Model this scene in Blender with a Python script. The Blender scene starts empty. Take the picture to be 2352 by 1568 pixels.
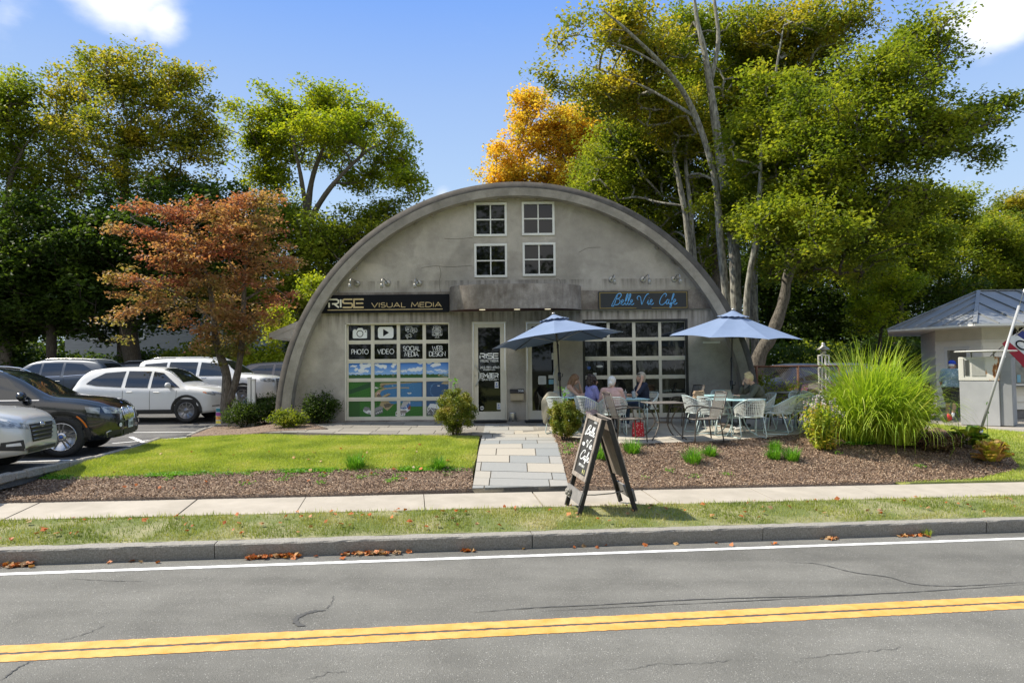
import bpy, bmesh, math, random
import numpy as np
from mathutils import Vector, Matrix
from mathutils.bvhtree import BVHTree
from mathutils.geometry import delaunay_2d_cdt
R = math.radians
pi = math.pi
scene = bpy.context.scene
cam = bpy.data.cameras.new('camera'); cam.sensor_width = 36; cam.lens = 24.0; cam.clip_end = 3000
camo = bpy.data.objects.new('camera', cam); scene.collection.objects.link(camo)
CM = Matrix.Translation((0, 0, 1.35)) @ Matrix.Rotation(R(90) + math.atan(63 / 1568), 4, 'X') @ Matrix.Rotation(-.0095, 4, 'Z')
camo.matrix_world = CM; scene.camera = camo
SUN_AZ = math.atan2(-.975, .21); SUN_EL = R(50)
scene.view_settings.view_transform = 'Standard'; scene.view_settings.look = 'None'
scene.view_settings.exposure = 1.08; scene.view_settings.gamma = 1
sl = bpy.data.lights.new('sun', 'SUN'); sl.energy = 3.6; sl.angle = R(.53); sl.color = (1, .92, .78)
so = bpy.data.objects.new('sun', sl); scene.collection.objects.link(so)
sd = Vector((math.sin(SUN_AZ) * math.cos(SUN_EL), math.cos(SUN_AZ) * math.cos(SUN_EL), math.sin(SUN_EL)))
so.rotation_euler = sd.to_track_quat('Z', 'Y').to_euler()
def ray(px, py):
    """direction through a point of the 2352 x 1568 photo"""
    return (CM.to_3x3() @ Vector(((px - 1176) / 1568, (784 - py) / 1568, -1))).normalized()
world = bpy.data.worlds.new("World"); scene.world = world; world.use_nodes = True
nt = world.node_tree; N = nt.nodes; Lk = nt.links; N.clear()
def wn(t, **k):
    n = N.new(t)
    for a, b in k.items(): setattr(n, a, b)
    return n
sky = wn('ShaderNodeTexSky', sky_type='NISHITA', sun_disc=False, sun_elevation=SUN_EL, sun_rotation=SUN_AZ, altitude=50, air_density=1.1, dust_density=.25, ozone_density=3.0)
bg = wn('ShaderNodeBackground'); bg.inputs[1].default_value = .15
outw = wn('ShaderNodeOutputWorld'); tc = wn('ShaderNodeTexCoord')
nz = wn('ShaderNodeTexNoise'); nz.inputs['Scale'].default_value = 5; nz.inputs['Detail'].default_value = 7; nz.inputs['Roughness'].default_value = .55
mp = wn('ShaderNodeMapping'); mp.inputs['Scale'].default_value = (1, 1, 2.0)
Lk.new(tc.outputs['Generated'], mp.inputs[0]); Lk.new(mp.outputs[0], nz.inputs['Vector'])
acc = None
for px, py, rad, w_ in [(285, -20, .105, 1.0), (370, 45, .06, .9), (20, 25, .10, .5), (2300, 35, .095, 1.0), (2170, 300, .045, .9), (1020, 452, .035, 1.0), (1640, 60, .10, .8), (2230, 420, .08, .5)]:
    vd = wn('ShaderNodeVectorMath', operation='DISTANCE'); vd.inputs[1].default_value = ray(px, py)
    Lk.new(tc.outputs['Generated'], vd.inputs[0])

    mr = wn('ShaderNodeMapRange'); mr.inputs[1].default_value = 0; mr.inputs[2].default_value = rad; mr.inputs[3].default_value = w_; mr.inputs[4].default_value = 0; mr.clamp = True
    Lk.new(vd.outputs['Value'], mr.inputs[0])
    if acc is None: acc = mr.outputs[0]
    else:
        mx = wn('ShaderNodeMath', operation='MAXIMUM'); Lk.new(acc, mx.inputs[0]); Lk.new(mr.outputs[0], mx.inputs[1]); acc = mx.outputs[0]
vd = wn('ShaderNodeVectorMath', operation='DISTANCE'); vd.inputs[1].default_value = (.1, -.8, .6); Lk.new(tc.outputs['Generated'], vd.inputs[0])  # unseen cloud bank added behind the camera as white fill for the facade
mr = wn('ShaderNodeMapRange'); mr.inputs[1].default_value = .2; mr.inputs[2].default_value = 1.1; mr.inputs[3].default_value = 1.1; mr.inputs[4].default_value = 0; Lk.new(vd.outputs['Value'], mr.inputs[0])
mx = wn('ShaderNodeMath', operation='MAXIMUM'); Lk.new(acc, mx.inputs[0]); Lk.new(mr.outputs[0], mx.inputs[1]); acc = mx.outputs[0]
ad = wn('ShaderNodeMath', operation='MULTIPLY_ADD'); ad.inputs[1].default_value = 1.7
Lk.new(nz.outputs[0], ad.inputs[0]); Lk.new(acc, ad.inputs[2])
cr = wn('ShaderNodeMapRange'); cr.inputs[1].default_value = 1.22; cr.inputs[2].default_value = 1.95; cr.interpolation_type = 'SMOOTHSTEP'
Lk.new(ad.outputs[0], cr.inputs[0])
mixc = wn('ShaderNodeMix', data_type='RGBA'); mixc.inputs[7].default_value = (4.4, 4.3, 4.2, 1)
tint = wn('ShaderNodeMix', data_type='RGBA', blend_type='MULTIPLY'); tint.inputs[0].default_value = 1; tint.inputs[7].default_value = (1.02, 1.12, 1.32, 1)
Lk.new(sky.outputs[0], tint.inputs[6])
sx = wn('ShaderNodeSeparateXYZ'); Lk.new(tc.outputs['Generated'], sx.inputs[0]); rp = wn('ShaderNodeValToRGB'); Lk.new(sx.outputs[2], rp.inputs[0])
for i_, (p_, c_) in enumerate(((0, (2.2, 2.6, 3.0)), (.24, (1.55, 2.15, 3.0)), (.37, (1.15, 1.75, 2.95)), (.48, (.72, 1.38, 3.03)), (1, (1.2, 1.75, 2.75)))):
    e_ = rp.color_ramp.elements[0] if i_ == 0 else (rp.color_ramp.elements[-1] if i_ == 4 else rp.color_ramp.elements.new(p_)); e_.position = p_; e_.color = (*[v / 8 for v in c_], 1)
r8 = wn('ShaderNodeVectorMath', operation='SCALE'); r8.inputs['Scale'].default_value = 8; Lk.new(rp.outputs[0], r8.inputs[0])
blend = wn('ShaderNodeMix', data_type='RGBA'); blend.inputs[0].default_value = .99; Lk.new(tint.outputs[2], blend.inputs[6]); Lk.new(r8.outputs[0], blend.inputs[7])
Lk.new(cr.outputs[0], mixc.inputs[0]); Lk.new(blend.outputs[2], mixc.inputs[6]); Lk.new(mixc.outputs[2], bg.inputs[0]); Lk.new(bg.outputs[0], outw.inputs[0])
try:
    scene.cycles.max_bounces = 6; scene.cycles.diffuse_bounces = 3; scene.cycles.glossy_bounces = 3; scene.cycles.transparent_max_bounces = 12
    scene.cycles.transmission_bounces = 4; scene.cycles.use_denoising = True; scene.cycles.caustics_reflective = False; scene.cycles.caustics_refractive = False
    scene.cycles.sample_clamp_indirect = 6
except Exception: pass

CO = Vector((0, 0, 1.35))
def PY(px, py, y):
    d = ray(px, py); return CO + d * (y / d.y)
def PZ(px, py, z):
    d = ray(px, py); return CO + d * ((z - 1.35) / d.z)
PSI = R(8.6); TP = math.tan(PSI); GR = -.0158
def ss(a, b, x):
    t = min(1, max(0, (x - a) / (b - a))); return t * t * (3 - 2 * t)
def side_y(x): return 10.9 + TP * x
def yard_z(x, y):
    ys = side_y(x); zs = -.60 + GR * x
    def up(yy):
        u = min(0, -.055 * (17.5 - yy))
        u = u + (-.21 - u) * ss(-5.2, -7.6, x)
        return u + (-.22 - u) * ss(6.6, 8.6, x)
    t = (y - ys) / 2.7
    if t >= 1: return up(y)
    if t <= 0: return zs
    u = up(ys + 2.7); k = t * t * (3 - 2 * t) * .6 + t * .4
    return zs + (u - zs) * k
def PG(px, py):
    """point of the photo on the yard surface"""
    d = ray(px, py); t = 5.0; last = t
    while t < 60:
        p = CO + d * t
        if p.z < yard_z(p.x, p.y): break
        last = t; t += .05
    a, b = last, t
    for _ in range(12):
        m = (a + b) / 2; p = CO + d * m
        if p.z < yard_z(p.x, p.y): b = m
        else: a = m
    return CO + d * b
VC = 8.67
def uv(u, v): return (u * math.cos(PSI) - v * math.sin(PSI), u * math.sin(PSI) + v * math.cos(PSI))
def vof(x, y): return -x * math.sin(PSI) + y * math.cos(PSI)

COL = scene.collection
def tag(o, label=None, cat=None, group=None, kind=None):
    if label: o['label'] = label
    if cat: o['category'] = cat
    if group: o['group'] = group
    if kind: o['kind'] = kind
    return o
def thing(name, label, cat, loc=(0, 0, 0), rz=0, group=None):
    o = bpy.data.objects.new(name, None); COL.objects.link(o); o.location = loc; o.rotation_euler = (0, 0, rz); o.empty_display_size = .2
    return tag(o, label, cat, group)
def kids(o): return [c for c in bpy.data.objects if c.parent == o]
def dup(root, loc, rz, label=None, group=None, scale=None):
    def cp(o, par):
        c = o.copy(); COL.objects.link(c); c.parent = par
        for ch in kids_cache[o.name]: cp(ch, c)
        return c
    kids_cache = {}
    def fill(o):
        kids_cache[o.name] = [c for c in o.children]
        for c in o.children: fill(c)
    fill(root)
    r = cp(root, None); r.location = loc; r.rotation_euler = (0, 0, rz)
    if label: r['label'] = label
    if group: r['group'] = group
    if scale: r.scale = scale
    return r
def np_mesh(name, V, F, loops_per=4, smooth=False, mats=(), attr=None, midx=None):
    """V (n,3), F (m,k) arrays"""
    me = bpy.data.meshes.new(name); V = np.asarray(V, np.float32); F = np.asarray(F, np.int32); m, k = F.shape
    me.vertices.add(len(V)); me.vertices.foreach_set('co', V.ravel())
    me.loops.add(m * k); me.loops.foreach_set('vertex_index', F.ravel())
    me.polygons.add(m); me.polygons.foreach_set('loop_start', np.arange(0, m * k, k, dtype=np.int32))
    me.polygons.foreach_set('loop_total', np.full(m, k, np.int32))
    if midx is not None: me.polygons.foreach_set('material_index', np.asarray(midx, np.int32))
    for a in mats: me.materials.append(a)
    if attr is not None:
        for nm, arr in attr.items():
            at = me.attributes.new(nm, 'FLOAT', 'FACE'); at.data.foreach_set('value', np.asarray(arr, np.float32))
    me.update(calc_edges=True); me.validate()
    if smooth: me.polygons.foreach_set('use_smooth', np.ones(m, bool))
    return me
def link(name, me, parent=None):
    o = bpy.data.objects.new(name, me); COL.objects.link(o)
    if parent is not None: o.parent = parent
    return o
class MB:
    def __init__(s): s.v = []; s.f = []; s.m = []; s.sm = []; s.a = []
    def add(s, vs, fs, mi=0, smooth=False, a=0.0):
        o = len(s.v); s.v += [tuple(p) for p in vs]
        for f in fs: s.f.append([o + i for i in f]); s.m.append(mi); s.sm.append(smooth); s.a.append(a)
        return s
    def box(s, c, d, rot=None, mi=0, taper=None, bev=0):
        hx, hy, hz = d[0] / 2, d[1] / 2, d[2] / 2
        if bev:
            b = min(bev, hx * .9, hy * .9, hz * .9); vs = []
            for z, ins in ((-hz, b), (-hz + b, 0), (hz - b, 0), (hz, b)):
                for x, y in ((-hx, -hy + b), (-hx + b, -hy), (hx - b, -hy), (hx, -hy + b), (hx, hy - b), (hx - b, hy), (-hx + b, hy), (-hx, hy - b)):
                    fx = (hx - ins) / hx; fy = (hy - ins) / hy; vs.append((x * fx, y * fy, z))
            fs = [[7, 6, 5, 4, 3, 2, 1, 0], [24, 25, 26, 27, 28, 29, 30, 31]]
            for l in range(3):
                for i in range(8): fs.append([l * 8 + i, l * 8 + (i + 1) % 8, (l + 1) * 8 + (i + 1) % 8, (l + 1) * 8 + i])
        else:
            vs = [(x, y, z) for z in (-hz, hz) for x, y in ((-hx, -hy), (hx, -hy), (hx, hy), (-hx, hy))]
            fs = [[3, 2, 1, 0], [4, 5, 6, 7], [0, 1, 5, 4], [1, 2, 6, 5], [2, 3, 7, 6], [3, 0, 4, 7]]
        if taper:
            vs = [(x * (taper if z > 0 else 1), y * (taper if z > 0 else 1), z) for x, y, z in vs]
        M = rot.to_3x3() if rot is not None else Matrix.Identity(3); c = Vector(c)
        return s.add([M @ Vector(v) + c for v in vs], fs, mi)
    def beam(s, a, b, w, h, up=(0, 0, 1), mi=0):
        a = Vector(a); b = Vector(b); d = (b - a); L = d.length; x = d.normalized(); z = Vector(up); y = z.cross(x)
        if y.length < 1e-4: y = Vector((0, 1, 0)).cross(x)
        y.normalize(); z = x.cross(y)
        M = Matrix((x, y, z)).transposed()
        return s.box((a + b) / 2, (L, w, h), M, mi)
    def tube(s, pts, r, n=8, cap=True, mi=0, smooth=True, closed=False):
        P = [Vector(p) for p in pts]; k = len(P)
        rr = r if isinstance(r, (list, tuple)) else [r] * k
        base = len(s.v); vs = []; prev = None
        for i in range(k):
            if closed: t = P[(i + 1) % k] - P[i - 1]
            else: t = P[min(i + 1, k - 1)] - P[max(i - 1, 0)]
            if t.length < 1e-9: t = Vector((0, 0, 1))
            t.normalize()
            if prev is None:
                u = t.orthogonal().normalized()
            else:
                u = prev - t * prev.dot(t)
                u = u.normalized() if u.length > 1e-6 else t.orthogonal().normalized()
            prev = u; w = t.cross(u)
            for j in range(n):
                a = 2 * pi * j / n; vs.append(P[i] + (u * math.cos(a) + w * math.sin(a)) * rr[i])
        fs = []
        for i in range(k if closed else k - 1):
            i2 = (i + 1) % k
            for j in range(n): fs.append([i * n + j, i * n + (j + 1) % n, i2 * n + (j + 1) % n, i2 * n + j])
        if cap and not closed: fs.append(list(range(n))[::-1]); fs.append([(k - 1) * n + j for j in range(n)])
        return s.add(vs, fs, mi, smooth)
    def lathe(s, prof, c=(0, 0, 0), n=20, axis='Z', mi=0, smooth=True):
        vs = []; c = Vector(c)
        for r, z in prof:
            for j in range(n):
                a = 2 * pi * j / n; p = (r * math.cos(a), r * math.sin(a), z)
                if axis == 'Y': p = (p[0], p[2], p[1])
                if axis == 'X': p = (p[2], p[0], p[1])
                vs.append(c + Vector(p))
        fs = []
        for i in range(len(prof) - 1):
            for j in range(n): fs.append([i * n + j, i * n + (j + 1) % n, (i + 1) * n + (j + 1) % n, (i + 1) * n + j])
        if prof[0][0] > 1e-5: fs.append(list(range(n))[::-1])
        if prof[-1][0] > 1e-5: fs.append([(len(prof) - 1) * n + j for j in range(n)])
        return s.add(vs, fs, mi, smooth)
    def ell(s, c, r, M=None, nu=12, nv=8, mi=0):
        vs = []; M = M.to_3x3() if M is not None else Matrix.Identity(3); c = Vector(c)
        for i in range(nv + 1):
            th = pi * i / nv
            for j in range(nu):
                a = 2 * pi * j / nu; vs.append(M @ Vector((r[0] * math.sin(th) * math.cos(a), r[1] * math.sin(th) * math.sin(a), r[2] * math.cos(th))) + c)
        fs = [[i * nu + j, (i + 1) * nu + j, (i + 1) * nu + (j + 1) % nu, i * nu + (j + 1) % nu] for i in range(nv) for j in range(nu)]
        return s.add(vs, fs, mi, True)
    def prism(s, poly, z0, z1, plane='XY', mi=0, at=(0, 0, 0)):
        n = len(poly); c = Vector(at)
        def q(x, y, z): return c + Vector((x, y, z) if plane == 'XY' else (x, z, y) if plane == 'XZ' else (z, x, y))
        vs = [q(x, y, z0) for x, y in poly] + [q(x, y, z1) for x, y in poly]
        fs = [list(range(n))[::-1], [n + i for i in range(n)]] + [[i, (i + 1) % n, n + (i + 1) % n, n + i] for i in range(n)]
        return s.add(vs, fs, mi)
    def grid(s, P, mi=0, smooth=True, closed_u=False):
        nu = len(P); nv = len(P[0]); vs = [p for row in P for p in row]
        fs = [[i * nv + j, ((i + 1) % nu) * nv + j, ((i + 1) % nu) * nv + j + 1, i * nv + j + 1] for i in range(nu if closed_u else nu - 1) for j in range(nv - 1)]
        return s.add(vs, fs, mi, smooth)
    def ribbon(s, pts, w, O, ex, ez, nrm, off, mi=0, closed=False):
        """flat stroke of width w through 2D points, laid in the plane O + x ex + z ez"""
        P = [Vector((p[0], p[1])) for p in pts]; k = len(P); Lft = []; Rt = []
        for i in range(k):
            a = P[i - 1] if (i > 0 or closed) else None; b = P[(i + 1) % k] if (i < k - 1 or closed) else None
            d1 = (P[i] - a).normalized() if a is not None and (P[i] - a).length > 1e-9 else None
            d2 = (b - P[i]).normalized() if b is not None and (b - P[i]).length > 1e-9 else None
            if d1 is None: d1 = d2
            if d2 is None: d2 = d1
            if d1 is None: continue
            m = (d1 + d2)
            if m.length < .3: m = d1
            m.normalize(); nn = Vector((-m.y, m.x)); sc = min(1.8, 1 / max(.4, nn.dot(Vector((-d1.y, d1.x)))))
            ww = w(i / (k - 1)) if callable(w) else w
            Lft.append(P[i] + nn * sc * ww / 2); Rt.append(P[i] - nn * sc * ww / 2)
        q = lambda p: O + ex * p.x + ez * p.y + nrm * off
        k = len(Lft); vs = [q(p) for p in Lft] + [q(p) for p in Rt]
        fs = [[i, k + i, k + (i + 1) % k, (i + 1) % k] for i in range(k if closed else k - 1)]
        return s.add(vs, fs, mi)
    def build(s, name, mats, parent=None, world=False, attr=False):
        me = bpy.data.meshes.new(name)
        v = s.v
        if world and parent is not None:
            ox, oy, oz = parent.location; v = [(x - ox, y - oy, z - oz) for x, y, z in v]
        me.from_pydata(v, [], s.f)
        for a in (mats if isinstance(mats, (list, tuple)) else [mats]): me.materials.append(a)
        me.polygons.foreach_set('material_index', s.m); me.polygons.foreach_set('use_smooth', s.sm)
        if attr:
            at = me.attributes.new('rnd', 'FLOAT', 'FACE'); at.data.foreach_set('value', s.a)
        me.update(); o = link(name, me, parent); s.obj = o
        return o
_m = {}
def mat(name, c1, c2=None, scale=6, detail=4, rough=.7, metal=0, bump=0, bscale=None, c3=None, spec=.5, coat=0, emit=0, stretch=None, nrough=.6, alpha=1, trans=0, lo=.3, hi=.7, attr=None, ior=None):
    if name in _m: return _m[name]
    m = bpy.data.materials.new(name); m.use_nodes = True; t = m.node_tree; n = t.nodes; l = t.links
    b = n['Principled BSDF']; b.inputs['Roughness'].default_value = rough; b.inputs['Metallic'].default_value = metal
    b.inputs['Specular IOR Level'].default_value = spec; b.inputs['Coat Weight'].default_value = coat; b.inputs['Coat Roughness'].default_value = .05
    b.inputs['Base Color'].default_value = (*c1, 1); m.diffuse_color = (*c1, 1)
    if ior: b.inputs['IOR'].default_value = ior
    if trans: b.inputs['Transmission Weight'].default_value = trans
    if alpha < 1: b.inputs['Alpha'].default_value = alpha
    tcn = n.new('ShaderNodeTexCoord'); co = tcn.outputs['Object']
    if stretch:
        mpn = n.new('ShaderNodeMapping'); mpn.inputs['Scale'].default_value = stretch; l.new(co, mpn.inputs[0]); co = mpn.outputs[0]
    if c2 is not None:
        if attr:
            an = n.new('ShaderNodeAttribute'); an.attribute_name = attr; fac = an.outputs['Fac']
        else:
            z = n.new('ShaderNodeTexNoise'); z.inputs['Scale'].default_value = scale; z.inputs['Detail'].default_value = detail; z.inputs['Roughness'].default_value = nrough
            l.new(co, z.inputs['Vector']); fac = z.outputs[0]
        r = n.new('ShaderNodeValToRGB'); e = r.color_ramp.elements; e[0].position = lo; e[0].color = (*c1, 1); e[1].position = hi; e[1].color = (*c2, 1)
        if c3 is not None: x = e.new((lo + hi) / 2); x.color = (*c3, 1)
        l.new(fac, r.inputs[0]); l.new(r.outputs[0], b.inputs['Base Color'])
        if emit: l.new(r.outputs[0], b.inputs['Emission Color'])
    if emit:
        if c2 is None: b.inputs['Emission Color'].default_value = (*c1, 1)
        b.inputs['Emission Strength'].default_value = emit
    if bump:
        z2 = n.new('ShaderNodeTexNoise'); z2.inputs['Scale'].default_value = bscale or scale * 3; z2.inputs['Detail'].default_value = 5
        l.new(co, z2.inputs['Vector']); bp = n.new('ShaderNodeBump'); bp.inputs['Strength'].default_value = bump; bp.inputs['Distance'].default_value = .02
        l.new(z2.outputs[0], bp.inputs['Height']); l.new(bp.outputs[0], b.inputs['Normal'])
    _m[name] = m; return m
def nodes_of(m): return m.node_tree.nodes, m.node_tree.links, m.node_tree.nodes['Principled BSDF']
def leafmat(name, cols, trans=.5, nscale=.9, rough=.55, wn_=.5):
    """leaf colour from a per-leaf value and a clump-sized noise"""
    if name in _m: return _m[name]
    m = bpy.data.materials.new(name); m.use_nodes = True; n = m.node_tree.nodes; l = m.node_tree.links; b = n['Principled BSDF']; b.inputs['Roughness'].default_value = rough
    b.inputs['Specular IOR Level'].default_value = .3
    an = n.new('ShaderNodeAttribute'); an.attribute_name = 'rnd'; tcn = n.new('ShaderNodeTexCoord'); z = n.new('ShaderNodeTexNoise'); z.inputs['Scale'].default_value = nscale; z.inputs['Detail'].default_value = 3
    l.new(tcn.outputs['Object'], z.inputs['Vector'])
    mr = n.new('ShaderNodeMapRange'); mr.inputs[1].default_value = .3; mr.inputs[2].default_value = .7; l.new(z.outputs[0], mr.inputs[0])
    mx = n.new('ShaderNodeMix'); mx.inputs[0].default_value = wn_; l.new(mr.outputs[0], mx.inputs[2]); l.new(an.outputs['Fac'], mx.inputs[3])
    r = n.new('ShaderNodeValToRGB'); e = r.color_ramp.elements
    for i, c in enumerate(cols):
        p = i / (len(cols) - 1) * .8 + .1
        if i == 0: e[0].position = p; e[0].color = (*c, 1)
        elif i == len(cols) - 1: e[1].position = p; e[1].color = (*c, 1)
    for i, c in enumerate(cols[1:-1], 1):
        x = e.new(i / (len(cols) - 1) * .8 + .1); x.color = (*c, 1)
    l.new(mx.outputs[0], r.inputs[0]); l.new(r.outputs[0], b.inputs['Base Color'])
    tr = n.new('ShaderNodeBsdfTranslucent'); g = n.new('ShaderNodeMix'); g.data_type = 'RGBA'; g.blend_type = 'MULTIPLY'; g.inputs[0].default_value = 1; g.inputs[7].default_value = (1.5, 1.45, .8, 1)
    l.new(r.outputs[0], g.inputs[6]); l.new(g.outputs[2], tr.inputs[0])
    ms = n.new('ShaderNodeMixShader'); ms.inputs[0].default_value = trans; l.new(b.outputs[0], ms.inputs[1]); l.new(tr.outputs[0], ms.inputs[2]); l.new(ms.outputs[0], n['Material Output'].inputs[0])
    _m[name] = m; return m

def cdt(poly, step, zf, off=0, jit=.25, rnd=random.Random(5)):
    """triangulated sheet inside a polygon, following zf"""
    pts = []; n = len(poly)
    for i in range(n):
        a = Vector(poly[i][:2]); b = Vector(poly[(i + 1) % n][:2]); k = max(1, int((b - a).length / step))
        for j in range(k): pts.append(a + (b - a) * j / k)
    nb = len(pts); edges = [(i, (i + 1) % nb) for i in range(nb)]
    xs = [p.x for p in pts]; ys = [p.y for p in pts]
    y = min(ys)
    while y < max(ys):
        x = min(xs)
        while x < max(xs):
            q = Vector((x + rnd.uniform(-jit, jit) * step, y + rnd.uniform(-jit, jit) * step))
            if inside(q, pts[:nb], step * .3): pts.append(q)
            x += step
        y += step
    V, E, F, *_ = delaunay_2d_cdt(pts, edges, [list(range(nb))], 1, 1e-5)
    return [(v.x, v.y, zf(v.x, v.y) + off) for v in V], [list(f) for f in F]
def inside(q, poly, margin=0):
    c = False; n = len(poly); x, y = q[0], q[1]
    for i in range(n):
        ax, ay = poly[i][0], poly[i][1]; bx, by = poly[(i + 1) % n][0], poly[(i + 1) % n][1]
        if (ay > y) != (by > y) and x < (bx - ax) * (y - ay) / (by - ay) + ax: c = not c
    if c and margin:
        for i in range(n):
            a = Vector(poly[i][:2]); b = Vector(poly[(i + 1) % n][:2]); ab = b - a; t = max(0, min(1, (Vector((x, y)) - a).dot(ab) / max(1e-9, ab.length_squared)))
            if (a + ab * t - Vector((x, y))).length < margin: return False
    return c
def clip(poly, win):
    """clip a polygon with a convex ccw window"""
    out = list(poly)
    for i in range(len(win)):
        a = win[i]; b = win[(i + 1) % len(win)]; inp = out; out = []
        f = lambda p: (b[0] - a[0]) * (p[1] - a[1]) - (b[1] - a[1]) * (p[0] - a[0])
        for j in range(len(inp)):
            p = inp[j]; q = inp[(j + 1) % len(inp)]; fp, fq = f(p), f(q)
            if fp >= 0: out.append(p)
            if (fp >= 0) != (fq >= 0): t = fp / (fp - fq); out.append((p[0] + (q[0] - p[0]) * t, p[1] + (q[1] - p[1]) * t))
        if not out: return []
    return out
def catmull(pts, n=6, closed=False):
    P = [Vector(p) for p in pts]; k = len(P); out = []
    for i in range(k if closed else k - 1):
        p0 = P[i - 1] if (i > 0 or closed) else P[0] * 2 - P[1]; p1 = P[i]; p2 = P[(i + 1) % k]
        p3 = P[(i + 2) % k] if (i + 2 < k or closed) else P[-1] * 2 - P[-2]
        for j in range(n):
            t = j / n; out.append(.5 * ((2 * p1) + (p2 - p0) * t + (2 * p0 - 5 * p1 + 4 * p2 - p3) * t * t + (3 * p1 - 3 * p2 + p3 - p0) * t ** 3))
    if not closed: out.append(P[-1])
    return out
def arc(cx, cy, rx, ry, a0, a1, n=10): return [(cx + rx * math.cos(R(a0 + (a1 - a0) * i / n)), cy + ry * math.sin(R(a0 + (a1 - a0) * i / n))) for i in range(n + 1)]
GL = {
 'A': (.8, [[(0, 0), (.4, 1), (.8, 0)], [(.14, .33), (.66, .33)]]),
 'B': (.62, [[(0, .5), (.36, .5)] + arc(.36, .75, .22, .25, -90, 90)[1:] + [(0, 1), (0, 0), (.38, 0)] + arc(.38, .25, .24, .25, -90, 90)[1:]]),
 'C': (.82, [arc(.5, .5, .5, .5, 48, 312, 16)]),
 'D': (.76, [[(0, 0), (0, 1), (.28, 1)] + arc(.28, .5, .48, .5, 90, -90, 12)[1:] + [(0, 0)]]),
 'E': (.56, [[(.56, 1), (0, 1), (0, 0), (.56, 0)], [(0, .51), (.5, .51)]]),
 'F': (.54, [[(.54, 1), (0, 1), (0, 0)], [(0, .5), (.46, .5)]]),
 'G': (.88, [arc(.5, .5, .5, .5, 48, 340, 16) + [(.97, .47), (.55, .47)]]),
 'H': (.7, [[(0, 0), (0, 1)], [(.7, 0), (.7, 1)], [(0, .52), (.7, .52)]]),
 'I': (.04, [[(.02, 0), (.02, 1)]]), 'J': (.5, [[(.5, 1), (.5, .25)] + arc(.25, .25, .25, .25, 0, -170)[1:]]),
 'K': (.6, [[(0, 0), (0, 1)], [(.55, 1), (.02, .45), (.6, 0)]]),
 'L': (.5, [[(0, 1), (0, 0), (.5, 0)]]),
 'M': (.9, [[(0, 0), (.1, 1), (.45, .2), (.8, 1), (.9, 0)]]),
 'N': (.74, [[(0, 0), (0, 1), (.74, 0), (.74, 1)]]),
 'O': (1.0, [arc(.5, .5, .5, .5, 90, 450, 20)]),
 'P': (.58, [[(0, 0), (0, 1), (.32, 1)] + arc(.32, .73, .26, .27, 90, -90)[1:] + [(0, .46)]]),
 'R': (.6, [[(0, 0), (0, 1), (.32, 1)] + arc(.32, .73, .26, .27, 90, -90)[1:] + [(0, .46)], [(.3, .46), (.6, 0)]]),
 'S': (.58, [arc(.29, .74, .27, .26, 35, 250, 10) + arc(.29, .26, .29, .26, 80, -150, 12)]),
 'T': (.6, [[(0, 1), (.6, 1)], [(.3, 1), (.3, 0)]]),
 'U': (.68, [[(0, 1), (0, .34)] + arc(.34, .34, .34, .34, 180, 360)[1:] + [(.68, 1)]]),
 'V': (.76, [[(0, 1), (.38, 0), (.76, 1)]]), 'W': (1.15, [[(0, 1), (.28, 0), (.575, .85), (.87, 0), (1.15, 1)]]),
 'Y': (.7, [[(0, 1), (.35, .48), (.7, 1)], [(.35, .48), (.35, 0)]]), 'X': (.7, [[(0, 1), (.7, 0)], [(0, 0), (.7, 1)]]),
 '0': (.62, [arc(.31, .5, .31, .5, 90, 450, 16)]), '1': (.2, [[(0, .8), (.2, 1), (.2, 0)]]),
 '2': (.56, [arc(.28, .72, .27, .28, 165, -25, 10) + [(0, 0), (.56, 0)]]),
 '3': (.56, [arc(.27, .76, .24, .24, 150, -85, 10) + arc(.27, .27, .28, .27, 85, -150, 10)]),
 '5': (.56, [[(.5, 1), (.1, 1), (.05, .56)] + arc(.26, .31, .29, .31, 115, -150, 12)]),
 '6': (.58, [[(.42, 1), (.06, .45)], arc(.29, .3, .28, .3, 150, 510, 16)]),
 '8': (.56, [arc(.28, .75, .23, .25, 90, 450, 14), arc(.28, .26, .28, .26, 90, 450, 14)]),
 '9': (.58, [[(.16, 0), (.52, .55)], arc(.29, .7, .28, .3, 150, 510, 16)]),
 '-': (.4, [[(0, .45), (.4, .45)]]), '.': (.08, [[(0, .02), (.08, .02)]]), '@': (.8, [arc(.4, .4, .4, .4, -60, 290, 14), arc(.4, .4, .15, .15, 0, 350, 8)]), ' ': (.38, []), ':': (.08, [[(0, .1), (.08, .1)], [(0, .6), (.08, .6)]]),
}
BOLD = {  # wide squared letters
 'R': (1.0, [[(0, 0), (0, .62)], [(0, 1), (.78, 1), (.97, .86), (.97, .62), (.78, .46), (.3, .46)], [(.52, .44), (1.0, 0)]]),
 'I': (.06, [[(.03, 0), (.03, 1)]]),
 'S': (1.0, [[(1, 1), (.16, 1), (.02, .88), (.02, .66), (.16, .52), (.86, .52), (1, .38), (1, .13), (.86, 0), (0, 0)]]),
 'E': (1.0, [[(1, 1), (0, 1), (0, 0), (1, 0)], [(.2, .5), (.95, .5)]]),
 'M': (1.2, [[(0, 0), (0, 1), (.6, .35), (1.2, 1), (1.2, 0)]]),
 'B': (1.0, [[(0, .5), (.8, .5), (.95, .65), (.95, .88), (.82, 1), (.3, 1)], [(0, .5), (0, 0), (.85, 0), (1, .14), (1, .38), (.9, .48)]]),
}
def text_w(t, h, gap=.24, wf=1, G=GL): return sum(G[c][0] * wf * h + gap * h for c in t) - gap * h
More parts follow.
